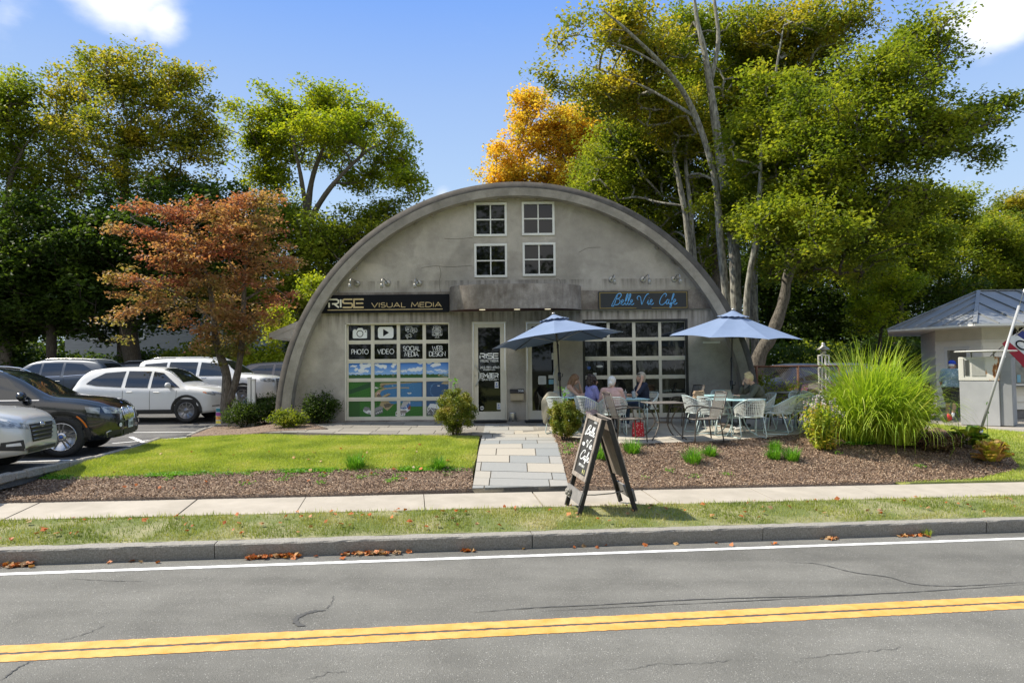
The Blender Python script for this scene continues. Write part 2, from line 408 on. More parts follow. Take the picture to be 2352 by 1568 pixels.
def text(mb, t, O, ex, ez, nrm, h, sw, gap=.24, wf=1, center=False, off=.003, mi=0, G=GL, mis=None):
    O = Vector(O); ex = Vector(ex); ez = Vector(ez); nrm = Vector(nrm); x = -text_w(t, h, gap, wf, G) / 2 if center else 0; k = 0
    for ci, c in enumerate(t):
        w, st = G[c]
        for s_ in st:
            cl = len(s_) > 3 and abs(s_[0][0] - s_[-1][0]) + abs(s_[0][1] - s_[-1][1]) < 1e-6
            q = [(x + a * wf * h, b * h) for a, b in (s_[:-1] if cl else s_)]
            mb.ribbon(q, sw, O, ex, ez, nrm, off + k * .0003, mi if mis is None else mis[ci], closed=cl); k = (k + 1) % 4
        x += w * wf * h + gap * h
    return mb
# ================= GROUND =================
def sheet(name, V, F, m, kind='structure', attr=None):
    mb = MB(); cnt = {}; V = list(V); F = list(F)
    for f in F:
        for i in range(len(f)):
            e = (f[i], f[(i + 1) % len(f)]); cnt[e] = 1
    V2 = list(V); mp_ = {}
    for a, b in list(cnt):
        if (b, a) not in cnt:
            for q in (a, b):
                if q not in mp_: mp_[q] = len(V2); V2.append((V[q][0], V[q][1], V[q][2] - .14))
            F.append([b, a, mp_[a], mp_[b]])
    mb.add(V2, F); o = mb.build(name, m); o['kind'] = kind
    for p in o.data.polygons: p.use_smooth = True
    return o
def asphalt(name, base, dark, light, sp=170):
    m = mat(name, dark, base, scale=1.3, detail=6, rough=.9, bump=.5, bscale=120, lo=.25, hi=.62, c3=tuple(.5 * (a + b) for a, b in zip(dark, base)))
    n, l, b = nodes_of(m); src = b.inputs['Base Color'].links[0].from_socket
    tcn = n.new('ShaderNodeTexCoord'); v = n.new('ShaderNodeTexVoronoi'); v.inputs['Scale'].default_value = sp * .42; l.new(tcn.outputs['Object'], v.inputs['Vector'])
    z = n.new('ShaderNodeTexNoise'); z.inputs['Scale'].default_value = sp; z.inputs['Detail'].default_value = 2; l.new(tcn.outputs['Object'], z.inputs['Vector'])
    sep = n.new('ShaderNodeSeparateColor'); l.new(v.outputs['Color'], sep.inputs[0])
    g1 = n.new('ShaderNodeMath'); g1.operation = 'GREATER_THAN'; g1.inputs[1].default_value = .86; l.new(sep.outputs[0], g1.inputs[0])
    g2 = n.new('ShaderNodeMath'); g2.operation = 'LESS_THAN'; g2.inputs[1].default_value = .30; l.new(v.outputs['Distance'], g2.inputs[0])
    mu = n.new('ShaderNodeMath'); mu.operation = 'MULTIPLY'; l.new(g1.outputs[0], mu.inputs[0]); l.new(g2.outputs[0], mu.inputs[1])
    mx = n.new('ShaderNodeMix'); mx.data_type = 'RGBA'; l.new(mu.outputs[0], mx.inputs[0]); l.new(src, mx.inputs[6]); mx.inputs[7].default_value = (*light, 1)
    rr = n.new('ShaderNodeMapRange'); rr.inputs[1].default_value = .3; rr.inputs[2].default_value = .7; rr.inputs[3].default_value = .55; rr.inputs[4].default_value = 1.4; l.new(z.outputs[0], rr.inputs[0])
    m2 = n.new('ShaderNodeMix'); m2.data_type = 'RGBA'; m2.blend_type = 'MULTIPLY'; m2.inputs[0].default_value = 1; l.new(mx.outputs[2], m2.inputs[6]); l.new(rr.outputs[0], m2.inputs[7]); l.new(m2.outputs[2], b.inputs['Base Color'])
    wm = n.new('ShaderNodeMapping'); wm.inputs['Rotation'].default_value = (0, 0, -PSI); wm.inputs['Scale'].default_value = (.10, 1.15, 1); l.new(tcn.outputs['Object'], wm.inputs[0])
    wz = n.new('ShaderNodeTexNoise'); wz.inputs['Scale'].default_value = 1.0; wz.inputs['Detail'].default_value = 7; l.new(wm.outputs[0], wz.inputs['Vector']); wr_ = n.new('ShaderNodeMapRange'); wr_.inputs[1].default_value = .35; wr_.inputs[2].default_value = .65; wr_.inputs[3].default_value = .78; wr_.inputs[4].default_value = 1.16; l.new(wz.outputs[0], wr_.inputs[0])
    m9 = n.new('ShaderNodeMix'); m9.data_type = 'RGBA'; m9.blend_type = 'MULTIPLY'; m9.inputs[0].default_value = 1; l.new(m2.outputs[2], m9.inputs[6]); l.new(wr_.outputs[0], m9.inputs[7]); l.new(m9.outputs[2], b.inputs['Base Color'])
    return m
M_road = asphalt('road_asphalt', (.168, .164, .146), (.118, .115, .102), (.36, .35, .32))
M_lot = asphalt('lot_asphalt', (.125, .122, .118), (.075, .074, .073), (.22, .21, .2), 150)
M_conc = mat('sidewalk_concrete', (.33, .295, .24), (.43, .385, .32), scale=2.5, detail=8, rough=.85, bump=.15, bscale=150)
M_white = mat('white_road_paint', (.75, .75, .73), (.86, .86, .84), scale=9, rough=.7, bump=.3, bscale=120)
M_yel = mat('yellow_road_paint', (.62, .29, .05), (.78, .42, .13), scale=6, rough=.75, bump=.4, bscale=110, detail=6)
M_tar = mat('tar', (.06, .06, .057), (.085, .084, .08), scale=30, rough=.8)
M_granite = mat('granite', (.19, .172, .145), (.34, .325, .29), scale=60, detail=3, rough=.8, bump=.6, bscale=25)
M_soil = mat('earth', (.05, .032, .02), (.12, .085, .05), scale=7, detail=8, rough=.95, bump=1, bscale=40)
M_grassbase = mat('turf', (.17, .21, .045), (.32, .33, .09), scale=3, detail=8, rough=.95, bump=1, bscale=60)
M_verge = mat('verge_turf', (.13, .16, .04), (.38, .34, .2), scale=1.6, detail=8, rough=.95, bump=1, bscale=60, lo=.42, hi=.72)
M_forest = mat('forest_floor', (.03, .03, .014), (.07, .08, .03), scale=1, detail=6, rough=1)
prof = [(-900, -.98), (1.9, -.95), (3.2, -1.12), (8.55, -1.12), (8.75, -.86), (10.8, -.72), (13.5, -.40), (16, -.36), (900, -.36)]
us = [-900, -60, -20, 0, 20, 60, 900]
P = []
for u in us:
    row = []
    for v, z in prof:
        x, y = uv(u, v); g = GR * max(-25, min(25, x)) * (1 - ss(10.5, 13.5, v)); row.append((x, y, z + g))
    P.append(row)
mb = MB(); mb.grid(P); mb.build('ground', M_forest)['kind'] = 'structure'
def strip(v0, v1, z0, z1, u0=-45, u1=45, n=60, nv=1):
    P = []
    for i in range(n + 1):
        u = u0 + (u1 - u0) * i / n; row = []
        for j in range(nv + 1):
            v = v0 + (v1 - v0) * j / nv; x, y = uv(u, v); row.append((x, y, z0 + (z1 - z0) * j / nv + GR * max(-25, min(25, x))))
        P.append(row)
    return P
ZR = -.93
def zroad(v): return ZR + .03 * (1 - ((v - 5.9) / 2.8) ** 2)
def road_strip(v0, v1, off, u0=-45, u1=45, n=90, nv=1, jit=0, rnd=random.Random(3)):
    P = []
    for i in range(n + 1):
        u = u0 + (u1 - u0) * i / n; row = []
        for j in range(nv + 1):
            v = v0 + (v1 - v0) * j / nv
            if jit and j in (0, nv): v += rnd.uniform(-jit, jit)
            x, y = uv(u, v); row.append((x, y, zroad(v) + off + GR * max(-25, min(25, x))))
        P.append(row)
    return P
mb = MB(); mb.grid(road_strip(3.2, 8.78, 0, nv=16)); mb.build('road', M_road)['kind'] = 'structure'
for nm, a, b, m, j in (('edge_line', 8.24, 8.34, M_white, .004), ('centre_line', 5.985, 6.135, M_yel, .007), ('centre_line', 5.80, 5.945, M_yel, .007)):
    mb = MB(); mb.grid(road_strip(a, b, .004, n=900, u0=-14, u1=16, jit=j)); mb.build(nm, m)['kind'] = 'structure'
mb = MB(); mb.grid(road_strip(5.94, 5.99, .002, n=500, u0=-14, u1=16, jit=.008)); mb.build('centre_seam', M_tar)['kind'] = 'structure'
def road_line(pts, w, name, seed, jit=.02, seg=9):
    rnd = random.Random(seed); W = []
    for px, py in pts:
        p = PZ(px, py, ZR); p = PZ(px, py, ZR + .01 + GR * p.x); W.append((p.x, p.y))
    C = catmull([(a, b, 0) for a, b in W], seg); mb = MB(); k = len(C); Lq = []; Rq = []
    for i, c in enumerate(C):
        t = (C[min(i + 1, k - 1)] - C[max(i - 1, 0)]).normalized(); n_ = Vector((-t.y, t.x, 0)); c = c + n_ * rnd.uniform(-jit, jit)
        ww = w * rnd.uniform(.3, .95) * min(1, .25 + 4 * min(i, k - 1 - i) / k)
        for s_, lst in ((1, Lq), (-1, Rq)):
            q = c + n_ * s_ * ww / 2; lst.append((q.x, q.y, zroad(vof(q.x, q.y)) + .005 + GR * q.x))
    mb.grid([Lq, Rq]); mb.build(name, M_tar)['kind'] = 'structure'
road_line([(1090, 1411), (1230, 1400), (1400, 1392), (1620, 1380), (1900, 1372), (2120, 1362), (2352, 1345)], .030, 'tar_seam', 1, .006)
road_line([(1810, 1293), (1880, 1297), (1960, 1317), (2040, 1328), (2100, 1345), (2200, 1349), (2352, 1340)], .028, 'tar_seam', 2, .006)
road_line([(1240, 1408), (1500, 1395), (1800, 1380), (2050, 1366)], .018, 'tar_seam', 3, .005)
road_line([(748, 1406), (720, 1408), (690, 1418), (678, 1430), (688, 1440), (702, 1442)], .085, 'tar_patch', 4, .004)
road_line([(765, 1370), (762, 1388), (752, 1400), (745, 1407)], .012, 'crack', 5, .012)
road_line([(0, 1568), (40, 1540), (75, 1522)], .022, 'crack', 6, .01)
road_line([(1420, 1545), (1500, 1532), (1620, 1527), (1700, 1520)], .009, 'crack', 7, .02)
road_line([(1820, 1525), (1900, 1508), (2000, 1500), (2080, 1490)], .008, 'crack', 8, .02)
road_line([(120, 1480), (190, 1462), (240, 1440)], .012, 'crack', 9, .02)
road_line([(150, 1328), (250, 1334), (340, 1336)], .014, 'tar_seam', 10, .006)
road_line([(700, 1568), (760, 1550), (800, 1548)], .010, 'crack', 11, .02)
rnd = random.Random(11); joints = [-30, -24, -18.2, -13.2, -8.2, -6.48, -2.3, 1.55, 4.7, 8.1, 12.5, 16, 20, 24, 30]
for i in range(len(joints) - 1):
    a, b = joints[i] + .006, joints[i + 1] - .006; vs = []; n = max(2, int((b - a) / .12))
    prof_k = [(8.70, -1.10), (8.668 + rnd.uniform(-.006, .006), -.775), (8.678, -.757), (8.84, -.750), (8.84, -1.1)]
    P = []
    for k in range(n + 1):
        u = a + (b - a) * k / n; row = []
        for jj, (v, z) in enumerate(prof_k):
            jv = rnd.uniform(-.005, .005) if jj in (1, 2) else 0; x, y = uv(u, v + jv); row.append((x, y, z + GR * x + (rnd.uniform(-.003, .003) if jj in (1, 2, 3) else 0)))
        P.append(row)
    mb = MB(); mb.grid(P, smooth=False); mb.add(P[0], [list(range(5))]); mb.add(P[-1], [list(range(5))[::-1]]); mb.build('kerb', M_granite)['kind'] = 'structure'
rnd = random.Random(5)
sj = [-26, -21, -16, -12.3, -9.05, -7.15, -5.25, -3.1, -1.55, .22, 1.93, 3.75, 5.6, 7.5, 9.5, 12, 15, 19, 24]
for i in range(len(sj) - 1):
    a, b = sj[i], sj[i + 1]; mb = MB(); g = .006 if i not in (6, 10) else .02
    A = uv(a + g, 9.86); B = uv(b - g, 9.86); C = uv(b - g, 10.80); D = uv(a + g, 10.80)
    z = lambda p, zz: (p[0], p[1], zz + GR * p[0])
    top = [z(A, -.655), z(B, -.655), z(C, -.605), z(D, -.605)]; bot = [(x, y, zz - .12) for x, y, zz in top]
    mb.add(top + bot, [[0, 1, 2, 3], [4, 5, 1, 0], [5, 6, 2, 1], [6, 7, 3, 2], [7, 4, 0, 3]]); mb.build('sidewalk', M_conc)['kind'] = 'structure'
P = strip(8.82, 9.87, -.752, -.66, n=200, nv=8, u0=-30, u1=30)
P = [[(x, y, z + .02 * math.sin(pi * j / 8) + .006 * math.sin(x * 7 + j)) for j, (x, y, z) in enumerate(r)] for r in P]
mb = MB(); mb.grid(P); mb.build('verge', M_verge)['kind'] = 'structure'
mb = MB(); mb.grid(strip(2.95, 3.2, -.78, -.78, n=4)); mb.grid(strip(3.2, 3.205, -.78, -1.1, n=4)); mb.build('kerb', M_granite)['kind'] = 'structure'
mb = MB(); mb.grid(strip(-40, 2.95, -.85, -.78, n=10, nv=4)); mb.build('verge', M_grassbase)['kind'] = 'structure'

G2 = lambda pts: [tuple(PG(a, b)[:2]) for a, b in pts]
def toside(x): return (x, side_y(x) + .01)
def bl(x, c=0): return (x, side_y(x) + c)
pl = PG(1085, 1127); pr = PG(1306, 1121)
poly_lawn = G2([(62, 1099), (130, 1082), (230, 1056), (310, 1032), (365, 1013), (470, 1006), (700, 1004), (1000, 1003), (1101, 1006), (1094, 1055), (1086, 1079), (900, 1081), (700, 1084), (400, 1092), (200, 1101)])
V, F = cdt(poly_lawn, .22, yard_z, .03); sheet('lawn', V, F, M_grassbase)
seam = G2([(1086, 1079), (900, 1081), (700, 1084), (400, 1092), (200, 1101), (62, 1099)])
poly_bedL = [tuple(pl[:2])] + seam + [G2([(0, 1103)])[0], (-13, side_y(-13) + 1.2), toside(-13), toside(-9), toside(-5), toside(-2.5)]
def bumpy(x, y): return yard_z(x, y) + .012 * math.sin(x * 5.1 + y * 3) * math.cos(y * 6.3 - x * 2)
M_mulch = mat('bark_mulch', (.10, .065, .045), (.30, .22, .16), scale=55, detail=4, rough=.95, bump=1, bscale=70)
V, F = cdt(poly_bedL, .2, bumpy, .028); sheet('mulch_bed', V, F, M_mulch)
poly_path = [tuple(PG(1115, 978)[:2]), tuple(pl[:2]), tuple(pr[:2]), tuple(PG(1262, 978)[:2])]
poly_patio = G2([(1262, 979), (1262, 992), (1290, 1004), (1400, 1024), (1550, 1021), (1700, 1014), (1831, 1002), (1930, 985)]) + [(8.6, 16.6), (8.6, 17.52), (0.9, 17.52)]
poly_apron = G2([(433, 1006), (1000, 1004), (1115, 1003), (1262, 992)]) + [(1.0, 17.52), (-4.3, 17.52), (-4.95, 17.1)] + G2([(755, 990), (560, 1000)])
poly_bedT = G2([(433, 1004), (497, 981), (560, 972), (640, 969)]) + [(-6.0, 17.6), (-4.4, 17.6), (-4.97, 17.1)] + G2([(755, 989), (560, 1002)])
poly_shop = G2([(1000, 1003.6), (1101, 1005.6), (1094, 1015), (1000, 1017)])
V, F = cdt(poly_bedT, .2, yard_z, .05); sheet('mulch_bed', V, F, M_mulch)
edgeP = G2([(1290, 1004), (1400, 1024), (1550, 1021), (1700, 1014), (1831, 1002), (1930, 985)])
poly_bedR = [tuple(PG(1262, 990)[:2])] + edgeP + [(9.2, 16.2)] + G2([(2150, 985), (2215, 1010), (2320, 1050), (2345, 1078), (2240, 1104)]) + [toside(6.5), toside(4), toside(1.8), tuple(pr[:2])]
V, F = cdt(poly_bedR, .2, bumpy, .028); sheet('mulch_bed', V, F, M_mulch)
poly_grR = G2([(2120, 975), (2352, 996)]) + [(14, 15.2), (16, 15.6), (16, side_y(16)), toside(12), toside(9), toside(6.6)] + G2([(2241, 1104), (2345, 1078), (2320, 1050), (2215, 1010), (2150, 985)])
V, F = cdt(poly_grR, .3, yard_z, .03); sheet('lawn', V, F, M_grassbase)
z0 = -.2
poly_pk = [(8.2, 17.0)] + [tuple(PZ(a, b, z0)[:2]) for a, b in ((2060, 976), (2352, 998))] + [(22, 16.8), (22, 30), (8.2, 30)]
M_pave2 = mat('pale_paving', (.26, .235, .20), (.36, .33, .28), scale=2, detail=7, rough=.9, bump=.2, bscale=90)
V, F = cdt(poly_pk, 1.5, lambda x, y: -.195 - .004, 0); sheet('pavement', V, F, M_pave2)
M_flag = mat('flagstone', (.24, .25, .245), (.38, .345, .285), attr='rnd', rough=.8, bump=.35, bscale=14, c3=(.30, .295, .275), lo=.1, hi=.95)
M_pstone = mat('patio_stone', (.33, .305, .26), (.45, .415, .35), attr='rnd', rough=.85, bump=.3, bscale=18, lo=0, hi=1)
def ccw(p):
    a = sum(p[i][0] * p[(i + 1) % len(p)][1] - p[(i + 1) % len(p)][0] * p[i][1] for i in range(len(p)))
    return p if a > 0 else p[::-1]
def tiles(name, polys, m, hr, wr, seed, off, ang=0, gap=.009):
    rnd = random.Random(seed); mb = MB(); ca, sa = math.cos(ang), math.sin(ang)
    for poly in polys:
        poly = ccw(poly); xs = [p[0] for p in poly]; ys = [p[1] for p in poly]; cx, cy = sum(xs) / len(xs), sum(ys) / len(ys); Rr = max(max(xs) - min(xs), max(ys) - min(ys))
        y = -Rr
        while y < Rr:
            h = rnd.uniform(*hr); x = -Rr + rnd.random() * .5
            while x < Rr:
                w = rnd.uniform(*wr); q = [(x + gap, y + gap), (x + w - gap, y + gap), (x + w - gap, y + h - gap), (x + gap, y + h - gap)]
                q = [(cx + a * ca - b * sa, cy + a * sa + b * ca) for a, b in q]; c = clip(poly, q)
                if len(c) >= 3 and abs(sum(c[i][0] * c[(i + 1) % len(c)][1] - c[(i + 1) % len(c)][0] * c[i][1] for i in range(len(c)))) > .004:
                    jz = rnd.uniform(0, .004); k = len(c); top = [(a, b, yard_z(a, b) + off + jz) for a, b in c]; bot = [(a, b, z - .04) for a, b, z in top]
                    cen = (sum(t[0] for t in top) / k, sum(t[1] for t in top) / k); 
                    mb.add(top + bot, [list(range(k))] + [[i, k + i, k + (i + 1) % k, (i + 1) % k] for i in range(k)], a=rnd.random())
                x += w
            y += h
    o = mb.build(name, m, attr=True); o['kind'] = 'structure'; return o
M_joint = mat('stone_joint', (.10, .09, .07), (.15, .13, .10), scale=30, rough=1)
pathang = math.atan2(pl.y - poly_path[0][1], pl.x - poly_path[0][0]) * 0
tiles('path', [poly_path], M_flag, (.34, .6), (.55, 1.05), 7, .045)
tiles('patio', [poly_patio], M_pstone, (.45, .6), (.6, .95), 8, .047, gap=.006)
M_apr = mat('shaded_apron_stone', (.17, .158, .138), (.27, .25, .215), attr='rnd', rough=.85, bump=.3, bscale=18, lo=0, hi=1)  # darker copy of the patio stone, dappled shade put into the colour
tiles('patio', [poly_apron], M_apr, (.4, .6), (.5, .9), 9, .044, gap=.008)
for pp, nm in ((poly_path, 'path_bed'), (poly_patio, 'patio_bed'), (poly_apron, 'patio_bed')):
    V, F = cdt(ccw(pp), .4, yard_z, .034); sheet(nm, V, F, M_joint)
ZL = -.215
lotedge = [tuple(PZ(a, b, ZL)[:2]) for a, b in ((-60, 1118), (0, 1102), (124, 1075), (230, 1053), (306, 1032), (363, 1013), (433, 1005), (470, 990), (497, 981), (560, 972), (640, 969))]
poly_lot = lotedge + [(-6.05, 18.5), (-6.05, 40), (-60, 40), (-60, 8)]
zlot = lambda y: ZL + .33 * ss(20, 27, y)
V, F = cdt(poly_lot, 1.2, lambda x, y: zlot(y), 0); sheet('parking_lot', V, F, M_lot)
poly_lot2 = [(6.4, 19), (8.2, 17.2), (8.2, 19.4), (12.8, 20.5), (14, 27), (30, 27), (30, 45), (6.4, 45)]
V, F = cdt([(6.35, 18.2), (30, 18.2), (30, 45), (6.35, 45)], 2.5, lambda x, y: ZL - .006, 0); sheet('parking_lot', V, F, M_lot)
def stall(a, b, w=.1):
    a = PZ(*a, ZL); b = PZ(*b, ZL); d = (b - a).normalized(); n_ = Vector((-d.y, d.x, 0)) * w / 2; z = Vector((0, 0, .004))
    mb = MB(); mb.add([a - n_ + z, b - n_ + z, b + n_ + z, a + n_ + z], [[0, 1, 2, 3]]); mb.build('bay_line', M_white)['kind'] = 'structure'
for a, b in (((40, 1060), (190, 1056)), ((258, 1018), (440, 1003)), ((240, 1027), (345, 1022)), ((300, 1003), (345, 1022)), ((200, 975), (480, 974)), ((300, 993), (500, 991)), ((180, 958), (330, 957))): stall(a, b)
mb = MB(); rnd = random.Random(4)
for i in range(len(lotedge) - 1):
    a = Vector(lotedge[i]); b = Vector(lotedge[i + 1]); L = (b - a).length; t = 0
    if i == 5 or i >= 9: continue
    d = (b - a).normalized(); ang = math.atan2(d.y, d.x)
    while t < L:
        w = rnd.uniform(.22, .38); c = a + d * (t + w / 2); mb.box((c.x, c.y, ZL + .012), (w - .012, .11, .13 + rnd.uniform(-.015, .015)), Matrix.Rotation(ang + rnd.uniform(-.03, .03), 3, 'Z'), bev=.02); t += w
mb.build('kerb_stones', M_granite)['kind'] = 'structure'
# ================= THE ARCHED BUILDING =================
FY = 17.5
def FP(px, py, y=FY): p = PY(px, py, y); return p.x, p.z
def concrete(name, a, b, c, sc=.9, streak=0, dark=(.05, .045, .04), bump=.25):
    m = mat(name, a, b, scale=sc, detail=10, rough=.9, bump=bump, bscale=35, c3=c, nrough=.7, lo=.36, hi=.64); n, l, bs = nodes_of(m); src = bs.inputs['Base Color'].links[0].from_socket
    tcn = n.new('ShaderNodeTexCoord'); z = n.new('ShaderNodeTexNoise'); z.inputs['Scale'].default_value = 90; l.new(tcn.outputs['Object'], z.inputs['Vector'])
    rr = n.new('ShaderNodeMapRange'); rr.inputs[1].default_value = .3; rr.inputs[2].default_value = .7; rr.inputs[3].default_value = .80; rr.inputs[4].default_value = 1.2; l.new(z.outputs[0], rr.inputs[0])
    m2 = n.new('ShaderNodeMix'); m2.data_type = 'RGBA'; m2.blend_type = 'MULTIPLY'; m2.inputs[0].default_value = 1; l.new(src, m2.inputs[6]); l.new(rr.outputs[0], m2.inputs[7]); out = m2.outputs[2]
    # patches of damp and repair
    z3 = n.new('ShaderNodeTexNoise'); z3.inputs['Scale'].default_value = .55; z3.inputs['Detail'].default_value = 9; z3.inputs['Distortion'].default_value = .6; l.new(tcn.outputs['Object'], z3.inputs['Vector'])
    r3 = n.new('ShaderNodeMapRange'); r3.inputs[1].default_value = .50; r3.inputs[2].default_value = .56; r3.inputs[3].default_value = 1; r3.inputs[4].default_value = .80; l.new(z3.outputs[0], r3.inputs[0])
    m3 = n.new('ShaderNodeMix'); m3.data_type = 'RGBA'; m3.blend_type = 'MULTIPLY'; m3.inputs[0].default_value = 1; l.new(out, m3.inputs[6]); l.new(r3.outputs[0], m3.inputs[7]); out = m3.outputs[2]
    if streak:
        mpn = n.new('ShaderNodeMapping'); mpn.inputs['Scale'].default_value = (7, 7, .9); l.new(tcn.outputs['Object'], mpn.inputs[0])
        z4 = n.new('ShaderNodeTexNoise'); z4.inputs['Scale'].default_value = 1.6; z4.inputs['Detail'].default_value = 8; z4.inputs['Roughness'].default_value = .7; l.new(mpn.outputs[0], z4.inputs['Vector'])
        r4 = n.new('ShaderNodeMapRange'); r4.inputs[1].default_value = .45; r4.inputs[2].default_value = .68; r4.inputs[4].default_value = streak; l.new(z4.outputs[0], r4.inputs[0])
        m4 = n.new('ShaderNodeMix'); m4.data_type = 'RGBA'; l.new(r4.outputs[0], m4.inputs[0]); l.new(out, m4.inputs[6]); m4.inputs[7].default_value = (*dark, 1); out = m4.outputs[2]
    l.new(out, bs.inputs['Base Color']); return m
M_wall = concrete('stained_render', (.34, .31, .268), (.50, .458, .40), (.42, .385, .335), 1.2)
def wall_stains():
    """dirt washed down below the ledges and windows: marks with a shape of their own"""
    m = M_wall; n, l, bs = nodes_of(m); src = bs.inputs['Base Color'].links[0].from_socket
    tcn = n.new('ShaderNodeTexCoord'); sep = n.new('ShaderNodeSeparateXYZ'); l.new(tcn.outputs['Object'], sep.inputs[0])
    mpn = n.new('ShaderNodeMapping'); mpn.inputs['Scale'].default_value = (6, 1, .5); l.new(tcn.outputs['Object'], mpn.inputs[0])
    z = n.new('ShaderNodeTexNoise'); z.inputs['Scale'].default_value = 1.5; z.inputs['Detail'].default_value = 7; l.new(mpn.outputs[0], z.inputs['Vector']); acc = None
    for zt, zl, st in ((2.80, .55, .75), (3.62, .32, .55), (3.92, .2, .0)):
        r = n.new('ShaderNodeMapRange'); r.inputs[1].default_value = zt - zl; r.inputs[2].default_value = zt; r.inputs[3].default_value = 0; r.inputs[4].default_value = st; l.new(sep.outputs[2], r.inputs[0])
        g = n.new('ShaderNodeMath'); g.operation = 'LESS_THAN'; g.inputs[1].default_value = zt + .02; l.new(sep.outputs[2], g.inputs[0])
        mu = n.new('ShaderNodeMath'); mu.operation = 'MULTIPLY'; l.new(r.outputs[0], mu.inputs[0]); l.new(g.outputs[0], mu.inputs[1])
        if acc is None: acc = mu.outputs[0]
        else: a_ = n.new('ShaderNodeMath'); a_.operation = 'MAXIMUM'; l.new(acc, a_.inputs[0]); l.new(mu.outputs[0], a_.inputs[1]); acc = a_.outputs[0]
    rz = n.new('ShaderNodeMapRange'); rz.inputs[1].default_value = .42; rz.inputs[2].default_value = .62; l.new(z.outputs[0], rz.inputs[0])
    mu = n.new('ShaderNodeMath'); mu.operation = 'MULTIPLY'; l.new(acc, mu.inputs[0]); l.new(rz.outputs[0], mu.inputs[1])
    mx = n.new('ShaderNodeMix'); mx.data_type = 'RGBA'; l.new(mu.outputs[0], mx.inputs[0]); l.new(src, mx.inputs[6]); mx.inputs[7].default_value = (.075, .062, .048, 1); l.new(mx.outputs[2], bs.inputs['Base Color'])
wall_stains()
M_rib = concrete('arch_concrete', (.24, .215, .18), (.40, .36, .31), (.32, .29, .245), 1.6)
M_belt = concrete('weathered_belt', (.15, .125, .105), (.38, .34, .30), (.25, .22, .19), 1.6, .45, (.12, .09, .07))
M_roof = mat('dark_roofing', (.075, .068, .06), (.16, .148, .135), scale=4, rough=.8, bump=.3, bscale=40)
M_cream = mat('cream_paint', (.60, .57, .475), (.70, .66, .56), scale=3, detail=6, rough=.5)
M_wfr = mat('white_paint', (.68, .68, .65), (.78, .78, .74), scale=3, rough=.45)
M_blk = mat('black_metal', (.012, .012, .013), rough=.4)
M_dark = mat('dark_grey_metal', (.045, .042, .038), (.06, .056, .05), scale=8, rough=.45)
M_glassd = mat('dark_window_glass', (.005, .006, .006), rough=.03, spec=.5, ior=1.45)
M_glassw = mat('wavy_window_glass', (.012, .013, .012), (.16, .16, .125), scale=2.2, rough=.02, spec=.5, bump=.12, bscale=1.8, stretch=(1.6, 1, .5), ior=1.5, lo=.55, hi=.74)  # pale patches painted into the colour as reflections and curtain-like interior
M_steel = mat('brushed_steel', (.55, .55, .54), rough=.28, metal=1)
M_lamp = mat('lamp_metal', (.42, .41, .38), (.30, .29, .26), scale=9, rough=.4, metal=.7)
M_signk = mat('sign_black', (.010, .011, .014), rough=.8, spec=.15)
M_gold = mat('gold_lettering', (.50, .37, .17), (.66, .52, .30), scale=6, rough=.4)
M_silverl = mat('pale_lettering', (.78, .74, .62), rough=.4)
M_wl = mat('white_lettering', (.80, .82, .82), rough=.5)
M_signg = mat('sign_grey', (.05, .052, .053), rough=.8, spec=.2)
M_sky = mat('blue_lettering', (.13, .42, .78), rough=.4)
M_frameg = mat('gold_line', (.30, .21, .05), rough=.5)
CX, R1 = .13, 6.1
bld = thing('arched_building', 'grey concrete arched building with two glazed garage doors and curved canopy', 'building', (CX, FY, 0))
ED = .06
def rt(th): return .345 + .03 * math.cos(th) ** 2
def rect(px0, py0, px1, py1, flip=False):
    a = FP(px0, py0); b = FP(px1, py1); return [(a[0], b[1]), (b[0], b[1]), (b[0], a[1]), (a[0], a[1])]
gar1 = rect(792.6, 742.6, 1033, 964.5); gar2 = rect(1337.4, 734, 1583.9, 958); dr1 = rect(1083.6, 739, 1164.3, 963); dr2 = rect(1206.6, 737.5, 1287.5, 961.5)
wins = [rect(1088.7, 466, 1164.4, 542.4), rect(1198.2, 464.3, 1274, 540.2), rect(1089.2, 560.4, 1165.2, 636.5), rect(1200, 557.8, 1276.6, 633.6)]
def sq(r):
    x0 = (r[0][0] + r[3][0]) / 2; x1 = (r[1][0] + r[2][0]) / 2; z0 = (r[0][1] + r[1][1]) / 2; z1 = (r[2][1] + r[3][1]) / 2; return x0, x1, z0, z1
gar1, gar2, dr1, dr2 = map(sq, (gar1, gar2, dr1, dr2)); wins = list(map(sq, wins))
dr1 = (dr1[0], dr1[1], .045, dr1[3]); dr2 = (dr2[0], dr2[1], .045, dr2[3])
cu = bpy.data.curves.new('wall', 'CURVE'); cu.dimensions = '2D'; cu.fill_mode = 'BOTH'; cu.extrude = .14
def spl(pts):
    s = cu.splines.new('POLY'); s.points.add(len(pts) - 1)
    for i, (a, b) in enumerate(pts): s.points[i].co = (a, b, 0, 1)
    s.use_cyclic_u = True
spl([(CX + (R1 - .22) * math.cos(pi * i / 72), max(-.3, (R1 - .22) * math.sin(pi * i / 72)) if 0 < i < 72 else -.3) for i in range(73)])
for r in [gar1, gar2, dr1, dr2] + wins: spl([(r[0], r[2]), (r[1], r[2]), (r[1], r[3]), (r[0], r[3])])
tmp = bpy.data.objects.new('t', cu); COL.objects.link(tmp); dg = bpy.context.evaluated_depsgraph_get(); me = bpy.data.meshes.new_from_object(tmp.evaluated_get(dg)); bpy.data.objects.remove(tmp)
me.transform(Matrix.Translation((-CX, .14, 0)) @ Matrix.Rotation(R(90), 4, 'X')); me.materials.clear(); me.materials.append(M_wall); link('wall', me, bld)
